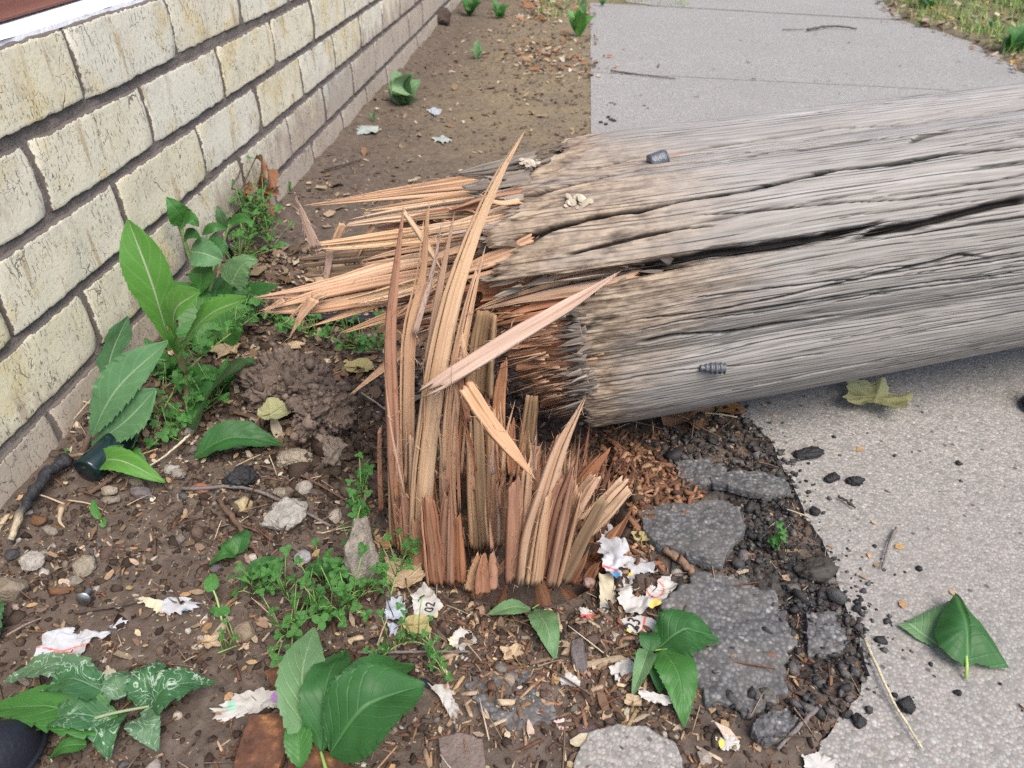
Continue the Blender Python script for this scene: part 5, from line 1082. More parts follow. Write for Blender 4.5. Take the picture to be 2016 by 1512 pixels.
lobed('rolled pale leaf caught in the gap of the stump', 928, 1082, 54, 1.6, DRY_TAN, 9, rot=1.5, depth=0.2, curl=0.8, lift=0.012, lobes=3)
lobed('folded tan leaf below the rolled one in the stump gap', 942, 1128, 46, 1.4, DRY_ORG, 10, rot=1.3, depth=0.2, curl=0.7, lift=0.01, lobes=3)
lobed('curled brown leaf lying against the left foot of the stump', 770, 1078, 64, 1.0, DRY_BRN, 11, rot=2.5, depth=0.3, curl=0.6)
lobed('olive-brown dry leaf below the tan leaf with a hole', 815, 1240, 86, 0.8, DRY_YEL, 12, rot=0.2, depth=0.3, curl=0.3)
lobed('torn tan leaf lying in the dirt left of the sandy stone', 415, 1274, 58, 0.8, DRY_TAN, 13, rot=0.4, depth=0.4, curl=0.3)
lobed('small tan leaf on chips right of the serrated pair', 1245, 1392, 52, 0.8, DRY_TAN, 14, rot=1.4, depth=0.3, curl=0.3)
lobed('brown leaf on the dirt beside the grey stump bark strip', 1262, 1070, 58, 0.9, DRY_YEL, 15, rot=1.4, depth=0.3, curl=0.4, lobes=3)
lobed('tan dry leaf on the chips just below the serrated pair', 1010, 1300, 66, 0.8, DRY_TAN, 16, rot=2.0, depth=0.4, curl=0.4)
lobed('pale fallen leaf on the soil behind the splintered pole end', 620, 560, 60, 0.8, DRY_TAN, 17, rot=2.0, depth=0.4, curl=0.3)
lobed('brown leaf beneath the hanging splinters, left of the stump', 575, 690, 62, 0.8, DRY_TAN, 18, rot=0.0, depth=0.4, curl=0.3)
# ------------------------------------------------------------------ standing plants
def plant(label, name, base, stems, leaves, cat='weed', stemcol=(0.20, 0.30, 0.10), group=None):
    og = pt(base); t = thing(name, label, cat, tuple(og), group)
    for k, (pl, r0, r1, c_) in enumerate(stems):
        mb = MB(); P3 = bez([pt(p) for p in pl], 14); s = pxm(P3[0]); add_tube(mb, P3-og, np.linspace(r0*s, r1*s, 14), 7, c_ or stemcol, rough=0.1, seed=k); obj('stem', mb.mesh('stem'), MAT_STEM, t)
    for i, (pxs, w_, mat, kind, kw) in enumerate(leaves):
        kw = dict(kw); up = kw.pop('up', (0.2, -0.8, 0.6)); fallen('', pxs, w_, mat, kind, name='leaf', parent=t, org=og, up=up, seed=kw.pop('seed', i+40), **kw)
    return t
Y = 'Y'
plant('tall sow-thistle weed with one big upright leaf against the wall', 'sow_thistle', (372, 818, 0), [([(372, 818, -0.002), (366, 745, Y, .70), (345, 680, Y, .69), (332, 640, Y, .685)], 8, 6, (0.22, 0.20, 0.10))], [
    ([(338, 690, Y, .685), (300, 560, Y, .68), (252, 432, Y, .69)], 84, LEAF_THIS, 'thistle', dict(fold=0.25, nt=20, teeth=0.035, wav=0.04, nu=70, up=(0.35, -0.9, 0.25))),
    ([(342, 680, Y, .68), (345, 610, Y, .665), (394, 574, Y, .655)], 66, LEAF_THIS, 'thistle', dict(fold=0.3, nt=11, teeth=0.06, wav=0.05, up=(-0.1, -0.7, 0.7))),
    ([(350, 705, Y, .68), (405, 625, Y, .655), (488, 588, Y, .645)], 58, LEAF_THIS, 'thistle', dict(fold=0.3, nt=9, teeth=0.10, wav=0.08, up=(-0.2, -0.5, 0.85))),
    ([(352, 700, Y, .69), (345, 672, Y, .675), (333, 640, Y, .67)], 22, LEAF_THIS, 'lance', dict(fold=0.5, nt=8)),
    ([(368, 760, Y, .70), (388, 740, Y, .69), (385, 800, Y, .68)], 36, LEAF_MID, 'lance', dict(fold=0.3, nt=8)),
    ([(366, 745, Y, .70), (350, 735, Y, .69), (356, 775, Y, .68)], 20, LEAF_MID, 'lance', dict(fold=0.3, nt=8))])
plant('uprooted sow-thistle lying tilted at the wall foot with bare roots', 'sow_thistle', (122, 1008, 0), [
    ([(122, 1008, 0.002), (150, 940, Y, .585), (172, 868, Y, .60), (188, 828, Y, .61)], 11, 6, (0.16, 0.11, 0.085)), ([(124, 1006, 0.004), (120, 1030, 0.004), (128, 1040, 0.001)], 6, 1.5, (0.42, 0.33, 0.22)), ([(130, 998, 0.004), (80, 985, 0.008), (36, 992, 0.006)], 2, 1, (0.42, 0.33, 0.22)),
    ([(135, 990, 0.004), (180, 1000, 0.006), (214, 1012, 0.001)], 2, 1, (0.42, 0.33, 0.22))], [
    ([(178, 858, Y, .60), (235, 760, Y, .615), (330, 672, Y, .64)], 84, LEAF_BLUE, 'lance', dict(fold=0.25, nt=13, teeth=0.07, wav=0.06, nu=60, up=(0.1, -0.7, 0.7))),
    ([(178, 878, Y, .60), (245, 830, Y, .60), (306, 768, Y, .61)], 84, LEAF_BLUE, 'thistle', dict(fold=0.2, nt=13, teeth=0.07, wav=0.06, nu=60, up=(0.1, -0.7, 0.7))),
    ([(164, 912, Y, .59), (130, 902, Y, .585), (98, 894, Y, .59)], 34, LEAF_MID, 'lance', dict(fold=0.35, nt=9, up=(0, -0.3, 0.95))),
    ([(166, 912, Y, .59), (205, 895, Y, .58), (244, 876, Y, .58)], 28, LEAF_BLUE, 'lance', dict(fold=0.2, nt=8, up=(0, -0.8, 0.5))),
    ([(160, 922, Y, .585), (230, 905, Y, .56), (326, 950, Y, .545)], 50, LEAF_THIS, 'lance', dict(fold=0.3, nt=14, teeth=0.06, up=(0, -0.5, 0.85)))])
plant('single grey-green jagged leaf leaning on the wall behind the uprooted thistle', 'weed_leaf', (208, 775, 0), [([(204, 800, 0.0), (208, 755, Y, .70), (214, 720, Y, .705)], 3, 2, None)], [
    ([(208, 768, Y, .70), (218, 700, Y, .715), (252, 622, Y, .73)], 62, LEAF_BLUE, 'lance', dict(fold=0.2, nt=8, teeth=0.08, lobes=0.4, wav=0.05, up=(0.6, -0.8, 0.1)))])
plant('serrated broad leaf sprout between the uprooted thistle and the straw', 'weed_leaf', (255, 905, 0), [([(255, 908, 0.0), (258, 895, 0.01)], 3, 2, None)], [
    ([(252, 902, 0.006), (272, 870, 0.03), (292, 832, 0.05)], 58, LEAF_PALE, 'elm', dict(fold=0.2, nt=12, up=(0, -0.7, 0.7))),
    ([(255, 902, 0.006), (268, 915, 0.014), (296, 930, 0.005)], 40, LEAF_MID, 'elm', dict(fold=0.2, nt=12, up=(0, -0.3, 0.9)))])
plant('upright mallow weed with rounded leaves against the lower wall', 'mallow_weed', (410, 640, 0), [([(410, 640, 0.0), (395, 560, Y, .90), (365, 480, Y, .92), (350, 400, Y, .93)], 5, 3, None), ([(405, 600, Y, .89), (430, 510, Y, .93), (452, 440, Y, .95)], 4, 2, None)], [
    ([(365, 440, Y, .925), (345, 410, Y, .915), (328, 388, Y, .92)], 50, LEAF_MID, 'ovate', dict(fold=0.2, nt=9, up=(0.4, -0.8, 0.4))),
    ([(360, 440, Y, .91), (376, 432, Y, .90), (392, 446, Y, .90)], 44, LEAF_MID, 'ovate', dict(fold=0.25, nt=9, up=(0, -0.6, 0.8))),
    ([(362, 470, Y, .91), (378, 462, Y, .90), (396, 470, Y, .89)], 34, LEAF_DARK, 'ovate', dict(fold=0.25, nt=9, up=(0, -0.6, 0.8))),
    ([(375, 495, Y, .90), (400, 498, Y, .885), (438, 512, Y, .88)], 64, LEAF_BLUE, 'round', dict(fold=0.15, nt=12, up=(0, -0.75, 0.6))),
    ([(392, 520, Y, .90), (395, 540, Y, .885), (392, 580, Y, .88)], 60, LEAF_MID, 'heart', dict(fold=0.15, nt=12, up=(0, -0.85, 0.4))),
    ([(400, 500, Y, .90), (425, 488, Y, .90), (448, 492, Y, .90)], 52, LEAF_DARK, 'round', dict(fold=0.2, nt=12, up=(0, -0.6, 0.8))),
    ([(445, 455, Y, .95), (435, 425, Y, .94), (428, 405, Y, .94)], 22, LEAF_PALE, 'lance', dict(fold=0.3, nt=6)),
    ([(450, 440, Y, .945), (475, 430, Y, .94), (496, 436, Y, .935)], 22, LEAF_MID, 'lance', dict(fold=0.3, nt=6)),
    ([(448, 450, Y, .94), (420, 448, Y, .93), (398, 462, Y, .93)], 20, LEAF_MID, 'lance', dict(fold=0.3, nt=6)),
    ([(455, 560, Y, .87), (478, 520, Y, .87), (508, 512, Y, .875)], 64, LEAF_PALE, 'heart', dict(fold=0.15, nt=7, teeth=0.1, up=(0, -0.85, 0.4)))])
plant('cluster of broad shaded leaves low between the thistle and the wall', 'broadleaf_weed', (430, 690, 0), [([(430, 690, 0.0), (425, 660, 0.02), (410, 630, 0.04)], 4, 2, None)], [
    ([(420, 668, 0.01), (385, 640, 0.045), (342, 618, 0.05)], 84, LEAF_MID, 'heart', dict(fold=0.2, nt=12, up=(0, -0.5, 0.85))),
    ([(432, 670, 0.01), (440, 635, 0.05), (462, 596, 0.05)], 92, LEAF_DARK, 'heart', dict(fold=0.2, nt=12, up=(0, -0.6, 0.8))),
    ([(425, 690, 0.01), (390, 690, 0.03), (350, 700, 0.03)], 70, LEAF_MID, 'heart', dict(fold=0.2, nt=12, up=(0, -0.4, 0.9))),
    ([(440, 685, 0.01), (480, 670, 0.04), (518, 668, 0.03)], 76, LEAF_MID, 'heart', dict(fold=0.2, nt=12, up=(0, -0.4, 0.9))),
    ([(440, 670, 0.01), (478, 640, 0.04), (512, 622, 0.04)], 70, LEAF_DARK, 'heart', dict(fold=0.2, nt=12, up=(0, -0.5, 0.85)))])
# bits of clover and fine-leaved weed: trefoils share one mesh
def trefoil():
    mb = MB()
    for k in range(3):
        a = k*2*math.pi/3+0.5; p = [np.array([0.05*math.cos(a), 0.05*math.sin(a), 0]), np.array([0.55*math.cos(a), 0.55*math.sin(a), 0.12]), np.array([1.05*math.cos(a), 1.05*math.sin(a), 0.02])]
        V, F, uv = leafmesh(p, 0.85, 'round', fold=0.15, nt=6, teeth=0.02, seed=k, nu=9, nv=2); mb.add(V, F, uv)
    return mb.mesh('leaf')
TRE = trefoil()
def clover(label, nodes, sizes, seed, dens=3, spread=16, name='clover', cat='clover', hgt=0.02, col=(0.22, 0.34, 0.10), mat=None, group=None):
    rs = np.random.RandomState(seed); P3 = np.array([pt(p) for p in nodes]); Q = bez(P3, 8*(len(nodes)-1)+1); og = Q[0].copy(); t = thing(name, label, cat, tuple(og), group); mb = MB(); s = pxm(og)
    add_tube(mb, Q-og, np.linspace(2.2*s, 1.2*s, len(Q)), 5, col)
    me = TRE.copy() if False else TRE
    if len(TRE.materials) == 0: TRE.materials.append(LEAF_CLOV)
    for i in range(len(Q)):
        for k in range(dens):
            if rs.rand() < 0.25: continue
            b = Q[i]; e = b+np.array([rs.normal()*spread*s, rs.normal()*spread*s*1.2, abs(rs.normal())*hgt+0.004]); 
            add_tube(mb, np.array([b, (b+e)/2+np.array([0, 0, 0.004]), e])-og, [0.0005, 0.0005, 0.0004], 4, col)
            o = bpy.data.objects.new('leaf', me); C.objects.link(o); o.parent = t; o.location = tuple(e-og); sc = rs.uniform(*sizes)*s; o.scale = (sc, sc, sc)
            o.rotation_euler = (rs.normal()*0.4+0.35, rs.normal()*0.4, rs.uniform(0, 6.3))
    obj('stem', mb.mesh('stem'), MAT_STEM, t); return t
clover('clover runner climbing from the dirt towards the left side of the stump', [(640, 1160, 0.004), (690, 1110, 0.015), (715, 1050, 0.02), (722, 985, 0.03)], (9, 15), 1)
clover('thick clover tangle below the pointed mortar fragment', [(560, 1260, 0.004), (620, 1230, 0.012), (690, 1215, 0.014), (735, 1170, 0.016)], (10, 18), 2, 4, 24)
clover('clover sprig growing over the tan leaf at the stump foot', [(770, 1180, 0.006), (790, 1150, 0.02), (840, 1112, 0.022)], (9, 14), 3, 2, 12)
clover('clover spray left of the big pale elm leaf', [(500, 1175, 0.004), (540, 1165, 0.014), (575, 1200, 0.012)], (9, 14), 4, 3, 18)
clover('clover runner arching over chips right of the big leaves', [(735, 1310, 0.004), (800, 1290, 0.018), (850, 1300, 0.016), (880, 1350, 0.006)], (7, 11), 5, 2, 12)
clover('long clover runner crossing the thistle base by the wall', [(300, 850, 0.004), (380, 770, 0.03), (450, 720, 0.04), (520, 650, 0.03)], (9, 15), 6, 3, 16)
clover('clover mat under the dark curled leaves near the wall', [(330, 870, 0.004), (385, 840, 0.012), (440, 800, 0.012)], (9, 15), 7, 4, 20)
clover('clover patch beneath the hanging splinters', [(540, 640, 0.004), (590, 665, 0.012), (650, 680, 0.012)], (8, 13), 8, 3, 22)
clover('small clover patch left of the long stump splinters', [(680, 690, 0.004), (720, 700, 0.012), (755, 700, 0.01)], (7, 11), 9, 3, 14)
clover('bushy fine-leaved weed at the wall foot behind the splinters', [(470, 540, 0.004), (500, 500, 0.03), (520, 470, 0.05), (540, 510, 0.02)], (7, 11), 10, 7, 26, 'fine_weed', 'weed', 0.03)
clover('tiny clover tuft below the elm leaf clump, right of the mined leaves', [(430, 1290, 0.003), (470, 1282, 0.008)], (6, 9), 11, 1, 8)
clover('small clover tuft on the asphalt crumbs', [(1515, 1080, 0.006), (1530, 1095, 0.01)], (7, 10), 12, 2, 8)
plant('tiny seedling with one round pale green leaf in the dirt', 'seedling', (437, 1222, 0), [([(437, 1222, 0.0), (434, 1200, 0.012), (430, 1190, 0.02)], 2.4, 2, (0.3, 0.42, 0.15))], [
    ([(430, 1192, 0.02), (428, 1180, 0.024), (430, 1166, 0.026)], 30, LEAF_CLOV, 'round', dict(fold=0.1, teeth=0.0, up=(0, -0.5, 0.85))), ([(436, 1218, 0.004), (428, 1214, 0.008), (416, 1212, 0.006)], 18, LEAF_CLOV, 'round', dict(fold=0.1, teeth=0.0)), ([(438, 1218, 0.004), (446, 1214, 0.008), (456, 1214, 0.006)], 22, LEAF_CLOV, 'round', dict(fold=0.1, teeth=0.0))])
plant('tiny two-leaved seedling below the thistle roots', 'seedling', (203, 1034, 0), [([(203, 1034, 0.0), (200, 1028, 0.006)], 2, 1.5, None)], [
    ([(200, 1030, 0.006), (194, 1020, 0.012), (193, 1006, 0.016)], 16, LEAF_CLOV, 'round', dict(fold=0.2, teeth=0.0)), ([(203, 1032, 0.004), (206, 1036, 0.006), (207, 1044, 0.004)], 16, LEAF_CLOV, 'round', dict(fold=0.2, teeth=0.0))])
def bgplant(label, px, py, h, n, seed, mat, kind='ovate', w_=0.5, name='weed', group=None, lean=0.5):
    rs = np.random.RandomState(seed); b = gnd(px, py, 0.0); s = pxm(b); t = thing(name, label, 'weed', tuple(b), group)
    for i in range(n):
        a = rs.uniform(0, 6.28); L = h*s*rs.uniform(0.55, 1.05); out = L*lean*rs.uniform(0.4, 1.3); e = np.array([math.cos(a)*out, math.sin(a)*out, L*rs.uniform(0.35, 0.9)])
        V, F, uv = leafmesh([np.array([0, 0, 0.0]), e*np.array([0.4, 0.4, 0.65]), e], L*w_*rs.uniform(0.7, 1.1), kind, up=(0, -0.4, 0.9), fold=0.2, nt=8, seed=seed+i, nu=20, nv=3); obj('leaf', mesh_np('leaf', V, F, uv), mat, t)
    return t
bgplant('low broad-leaved weed growing in the bare strip beside the wall', 795, 205, 80, 10, 1, LEAF_PALE, 'round', 0.7)
bgplant('upright bright green weed at the left corner of the footpath', 1140, 72, 92, 12, 2, LEAF_THIS, 'lance', 0.3, lean=0.35)
bgplant('leafy weed clump at the far foot of the wall', 925, 32, 64, 14, 3, LEAF_MID, 'lance', 0.3)
bgplant('small green weed right of the far wall-foot clump', 985, 36, 44, 10, 4, LEAF_MID, 'ovate', 0.45)
bgplant('small two-leaved weed in the middle of the bare strip', 938, 116, 40, 7, 5, LEAF_PALE, 'lance', 0.4)
bgplant('thin grassy weed near the wall above the splinters', 735, 240, 30, 6, 6, LEAF_PALE, 'lance', 0.15, lean=0.3)
bgplant('single round-leaved sprout near the dried vine', 566, 378, 26, 3, 7, LEAF_MID, 'round', 0.8)
bgplant('green weed at the top right corner of the verge', 1990, 105, 80, 12, 8, LEAF_MID, 'ovate', 0.5)
bgplant('green weed on the verge near the footpath bend', 1820, 22, 56, 10, 9, LEAF_THIS, 'ovate', 0.5)
bgplant('pale green weed on the verge beside the brown leaf', 1950, 60, 34, 7, 10, LEAF_PALE, 'ovate', 0.5)
bgplant('weed tuft at the far corner of the footpath', 1185, 12, 26, 8, 11, LEAF_MID, 'lance', 0.25)
bgplant('leafy green rosette at the wall foot under the big upright thistle leaf', 330, 745, 105, 9, 21, LEAF_MID, 'ovate', 0.45, lean=0.7)
bgplant('leafy green rosette between the thistle stem and the curled dark leaf', 438, 772, 95, 8, 22, LEAF_MID, 'ovate', 0.45, lean=0.7)
bgplant('leafy green rosette behind the splinter tips at the wall foot', 470, 610, 110, 9, 23, LEAF_DARK, 'heart', 0.6, lean=0.7)
# dried vine on the wall
vb = gnd(500, 470, 0.0); vine = thing('dried_vine', 'dead vine with curled orange-brown leaves hanging on the wall face', 'vine', tuple(vb))
VX = lambda x, y, o_=0.006: (lambda d: CAM+d*((WX+o_-CAM[0])/d[0]))(ray(x, y))
mb = MB()
for pl, r in (([(462, 480), (468, 440), (474, 400), (468, 375), (456, 370), (470, 345), (478, 322)], 0.0014), ([(470, 380), (480, 365), (490, 340), (505, 308)], 0.0012), ([(455, 500), (445, 480), (462, 470), (470, 440)], 0.0018)):
    add_tube(mb, bez([VX(x, y, 0.008) for x, y in pl], 20)-vb, r, 5, (0.10, 0.075, 0.06), rough=0.2)
obj('stem', mb.mesh('stem'), MAT_TWIG, vine)
for i, (a, b_, c_, w_) in enumerate([((505, 308), (512, 340), (508, 380), 40), ((522, 330), (532, 360), (520, 395), 34), ((500, 385), (508, 410), (518, 440), 40), ((515, 375), (535, 378), (548, 368), 26), ((490, 360), (480, 380), (488, 400), 28), ((510, 400), (500, 425), (505, 450), 30), ((525, 395), (530, 420), (522, 440), 26)]):
    P3 = [VX(*a, 0.012), VX(*b_, 0.028), VX(*c_, 0.014)]; V, F, uv = leafmesh(P3, w_*0.7*pxm(P3[1]), 'ovate', up=(0.9, -0.3, 0.2), fold=1.1, wav=0.4, nt=7, teeth=0.1, seed=60+i, nu=24, nv=4); obj('leaf', mesh_np('leaf', V-vb, F, uv), DRY_BRN, vine)
# ------------------------------------------------------------------ twigs, straws and oddments
stick('charred black stick with a pale broken tip at the wall foot', [(140, 922, 0.008), (112, 946, 0.012), (62, 1010, 0.008), (26, 1074, 0.003)], 13, (0.03, 0.03, 0.034), 'burnt_stick', MAT_CHAR, 22, 1, 0.45, 0.4, 'stick', col2=(0.45, 0.38, 0.26))
GY = (0.19, 0.165, 0.155); BR = (0.15, 0.095, 0.065)
stick('long thin grey twig lying across the dirt left of the stump', [(360, 968), (480, 970, 0.006), (560, 998, 0.006), (652, 1042)], 4, GY, seed=2)
stick('brown twig running down below the black asphalt lump', [(432, 990), (470, 1042, 0.006), (522, 1112)], 6, BR, seed=3)
stick('short forked brown twig beside the concrete fragment', [(468, 1042), (500, 1050, 0.005), (542, 1072)], 3, BR, seed=4)
stick('thin twig slanting to the left foot of the stump', [(560, 925), (620, 958, 0.006), (705, 1005)], 3.2, BR, seed=5)
stick('thin dark twig left of the flaked cream paper', [(150, 1212), (215, 1203, 0.004), (288, 1188)], 3.5, (0.09, 0.065, 0.055), seed=6)
stick('thin horizontal twig between the clover and the chips', [(705, 1290), (800, 1293, 0.006), (926, 1289)], 3.5, GY, seed=7)
stick('pale dry straw pointing at the small pale stone near the wall', [(380, 872, 0.012), (335, 905, 0.008), (292, 926)], 2.6, (0.55, 0.48, 0.36), 'straw', seed=8, cat='straw')
stick('long cream straw lying on the concrete', [(1700, 1264), (1752, 1385, 0.005), (1812, 1478)], 3.4, (0.62, 0.56, 0.38), 'straw', seed=9, cat='straw', rough=0.05)
stick('grey weathered stick at the bottom edge of the asphalt', [(1612, 1395), (1570, 1438, 0.004), (1528, 1482)], 5.5, GY, seed=10)
stick('thin grey twig lying alone on the concrete', [(1762, 1045), (1746, 1082, 0.004), (1734, 1126)], 2.8, GY, seed=11)
stick('tiny dark twig on the concrete above the thin grey one', [(1648, 982), (1668, 994, 0.003), (1682, 1006)], 2.8, (0.07, 0.06, 0.055), seed=12)
stick('dark stick lying on the far part of the footpath', [(1588, 62), (1636, 56, 0.006), (1686, 60)], 2.4, (0.11, 0.09, 0.08), seed=13)
stick('thin twig left of the dark stick on the far footpath', [(1540, 61), (1582, 60)], 1.0, (0.11, 0.09, 0.08), seed=14)
stick('twig lying in the path joint', [(1202, 142), (1260, 150, 0.003), (1330, 158)], 1.6, (0.11, 0.09, 0.08), seed=15)
stick('brown barky stick under the tilted asphalt slab', [(1308, 1092, 0.006), (1340, 1118, 0.006), (1374, 1150)], 9, (0.25, 0.16, 0.105), seed=16, taper=0.8)
stick('dark twig on the soil behind the splintered pole end', [(640, 338), (680, 330, 0.006), (712, 318)], 2.4, (0.09, 0.07, 0.06), seed=17)
stick('black pipe half hidden behind the hanging splinters', [(505, 628, 0.01), (600, 640, 0.01), (700, 646, 0.01), (790, 650, 0.01)], 10, (0.012, 0.012, 0.014), 'black_pipe', MAT_RUBBER, 18, 18, 1.0, 0.02, 'pipe')
stick('bent black stick rising from the fine-leaved weed', [(462, 520, 0.0), (452, 490, Y, .95), (446, 462, Y, .97), (470, 442, Y, .98)], 4, (0.035, 0.032, 0.035), seed=19, lift=0)
stick('thin brown twig in the leaf litter under the clover runner', [(470, 760), (520, 735, 0.01), (565, 700, 0.01)], 3, BR, seed=20)
stick('short dark twig beside the thistle root', [(178, 978), (205, 962, 0.004), (240, 938, 0.004)], 5, (0.14, 0.09, 0.065), seed=21)
lump(1140, 1292, 34, 70, (0.19, 0.165, 0.16), 'dark grey upright wood chip right of the serrated leaves', 120, 'wood_chip', 'wood', MAT_TWIG, 0.3, 0.5, rotz=0.1)
lump(1148, 1440, 52, 20, (0.16, 0.11, 0.115), 'purplish flat wood chip near the concrete fragment', 121, 'wood_chip', 'wood', MAT_TWIG, 0.3, 0.3, rotz=0.3)
# nail, bolts
def rod_parts(t, p0, p1, r, head_r, head_t, mat, thread=0):
    d = nrm(p1-p0); mb = MB(); n = 40 if thread else 6; k = np.linspace(0, 1, n); L = np.linalg.norm(p1-p0)
    rr = r*(1+(0.13*np.sin(k*thread*2*math.pi) if thread else 0))*(0.55+0.45*sstep(0, 0.6, k) if thread else 1); add_tube(mb, p0[None]+d[None]*(k*L)[:, None], rr, 12); obj('shank', mb.mesh('shank'), mat, t)
    mb = MB(); add_tube(mb, np.array([p1-d*0.0002, p1+d*head_t*0.5, p1+d*head_t]), [head_r*0.8, head_r, head_r*0.92], 14); obj('head', mb.mesh('head'), mat, t)
b = gnd(182, 1168, 0.006); e = gnd(172, 1192, 0.010); t = thing('nail', 'short grey clout nail with a flat head lying on the dirt', 'nail', tuple(b)); rod_parts(t, np.zeros(3), e-b, 0.0026, 0.0068, 0.0015, MAT_STEEL)
def onpole(px, py, lift): u, th_ = cyl(px, py); e_ = math.cos(th_)*EF+math.sin(th_)*EU; return A0+D*u+e_*(PR+lift), e_
b, e_ = onpole(1416, 727, -0.006); t = thing('coach_bolt', 'dark threaded bolt sticking out low on the near side of the pole', 'bolt', tuple(b)); rod_parts(t, -D*0.018+e_*0.000, D*0.005+e_*0.006, 0.0056, 0.006, 0.001, MAT_BOLT, 5)
b, e_ = onpole(1298, 290, -0.016); t = thing('bolt_cap', 'dark grey bolt cap set in the top of the pole near its broken end', 'bolt', tuple(b)); rod_parts(t, -D*0.008, D*0.008+e_*0.004, 0.0085, 0.0075, 0.002, MAT_BOLT, 0)
# bottle
b0, b1 = gnd(178, 950, 0.015), gnd(300, 842, 0.019); d = nrm(b1-b0); L = np.linalg.norm(b1-b0); t = thing('glass_bottle', 'dark teal glass bottle lying under the thistle leaves at the wall foot', 'bottle', tuple(b0))
k = np.array([0, 0.004, 0.01, 0.03, 0.6, 0.68, 0.76, 0.80, 0.99, 1.0]); rr = np.array([0.3, 0.8, 0.95, 1.0, 1.0, 0.85, 0.5, 0.42, 0.42, 0.4])*0.016; mb = MB(); add_tube(mb, (d[None]*(k*L)[:, None]), rr, 28); obj('body', mb.mesh('body'), MAT_GLASS, t)
mb = MB(); add_tube(mb, np.array([d*L*0.93, d*L*0.95, d*L*0.985, d*L*1.0]), [0.0085, 0.0098, 0.0098, 0.0085], 24); obj('lip', mb.mesh('lip'), MAT_GLASS, t)
# dark rounded edges cut by the frame
def boot(label, px, py, w_, l_, h_, seed, rz):
    p = gnd(px, py, 0.0); V, F = ico(5); n0 = V.copy(); V = V.copy(); V[:, 2] = np.where(V[:, 2] < 0, V[:, 2]*0.25, V[:, 2]); V[:, 2] += 0.35*np.clip(-V[:, 0], 0, 1)**2
    V = V*np.array([l_, w_, h_]); sole = (n0[:, 2] < -0.05); V[sole, :2] *= 1.05; c, s_ = math.cos(rz), math.sin(rz); V = V@np.array([[c, s_, 0], [-s_, c, 0], [0, 0, 1]]); V[:, 2] -= V[:, 2].min()
    t = thing('shoe', label, 'shoe', tuple(p)); Fz = n0[F].mean(1)[:, 2]
    obj('upper', mesh_np('upper', V, F[Fz > -0.12]), MAT_RUBBER, t); obj('sole', mesh_np('sole', V*np.array([1.01, 1.01, 1.0]), F[Fz <= -0.12]), MAT_RUBBER, t)
boot('navy-black shoe toe poking in at the bottom left corner', -75, 1575, 0.03, 0.06, 0.04, 1, 1.0)
boot('black shoe toe just showing at the right edge below the pole', 2100, 815, 0.032, 0.05, 0.04, 2, 3.0)
lump(838, 1346, 44, 12, (0.02, 0.02, 0.022), 'small black plastic sliver beside the big dark leaves', 130, 'plastic_sliver', 'plastic', MAT_RUBBER, 0.2, 0.4, rotz=-0.5)
# ------------------------------------------------------------------ torn paper
RED = (0.62, 0.10, 0.10); BLU = (0.10, 0.28, 0.52); GRY = (0.46, 0.48, 0.52); YLW = (0.75, 0.58, 0.10); CRM = (0.56, 0.51, 0.37)
def near(x, y, cx, cy, r): return (x-cx)**2+(y-cy)**2 < r*r
paper('crumpled grey-white torn paper with blue print, beside the stump', [(1180, 1110), (1200, 1085), (1216, 1072), (1236, 1090), (1284, 1122), (1250, 1132), (1228, 1158), (1186, 1142)], 1, lambda x, y: BLU if near(x, y, 1212, 1136, 11) else (RED if abs((y-1118)-0.3*(x-1200)) < 2.2 and x < 1215 else (YLW if near(x, y, 1240, 1128, 6) else GRY)), 0.010, 0.008, 0.30, jg=0.12)
paper('large white torn paper with faint red print, lowest by the asphalt', [(1226, 1168), (1262, 1140), (1308, 1134), (1326, 1165), (1296, 1198), (1246, 1216), (1226, 1192)], 2, lambda x, y: YLW if near(x, y, 1292, 1192, 13) else (RED if abs(math.hypot(x-1290, y-1160)-16) < 1.5 else None), 0.009, 0.010, 0.28)
pp = paper('narrow white paper strip printed with a 9, left of the asphalt', [(1180, 1152), (1204, 1150), (1214, 1190), (1218, 1246), (1206, 1256), (1196, 1230), (1184, 1200)], 3, lambda x, y: RED if abs((y-1226)-0.4*(x-1200)) < 2.2 else (CRM if y < 1190 else None), 0.005, 0.006, 0.0)
lettering(pp, '9', 1195, 1202, 17, 1.35)
pp = paper('rolled white paper scrap printed with a bold 23', [(1226, 1226), (1260, 1220), (1298, 1232), (1290, 1250), (1240, 1252)], 4, lambda x, y: YLW if near(x, y, 1236, 1246, 7) else (RED if abs((x-1266)+0.2*(y-1236)) < 2.2 else None), 0.003, 0.008, 0.0, jg=0.06)
lettering(pp, '23', 1247, 1236, 20, 1.25)
paper('small red and white paper scrap left of the printed strip', [(1142, 1204), (1164, 1206), (1180, 1218), (1172, 1224), (1148, 1218)], 5, lambda x, y: RED if y > 1209 else None, 0.004, 0.004)
paper('long white paper with red lines torn across the dirt, left side', [(70, 1318), (92, 1280), (118, 1256), (150, 1244), (178, 1252), (240, 1230), (242, 1240), (200, 1262), (168, 1284), (148, 1296), (120, 1302)], 6, lambda x, y: RED if abs((y-1281)-0.18*(x-115)) < 1.6 or abs((y-1262)+0.3*(x-190)) < 1.4 else GRY, 0.008, 0.008, 0.30, jg=0.18)
paper('cream paper scrap with a red cross, tucked behind the mined leaves', [(196, 1372), (214, 1322), (246, 1342), (252, 1366), (216, 1380)], 7, lambda x, y: RED if abs((x-222)+0.45*(y-1348)) < 3 or abs(y-1365-0.05*(x-220)) < 2.5 else CRM, 0.005, 0.010, 0.0, jg=0.08)
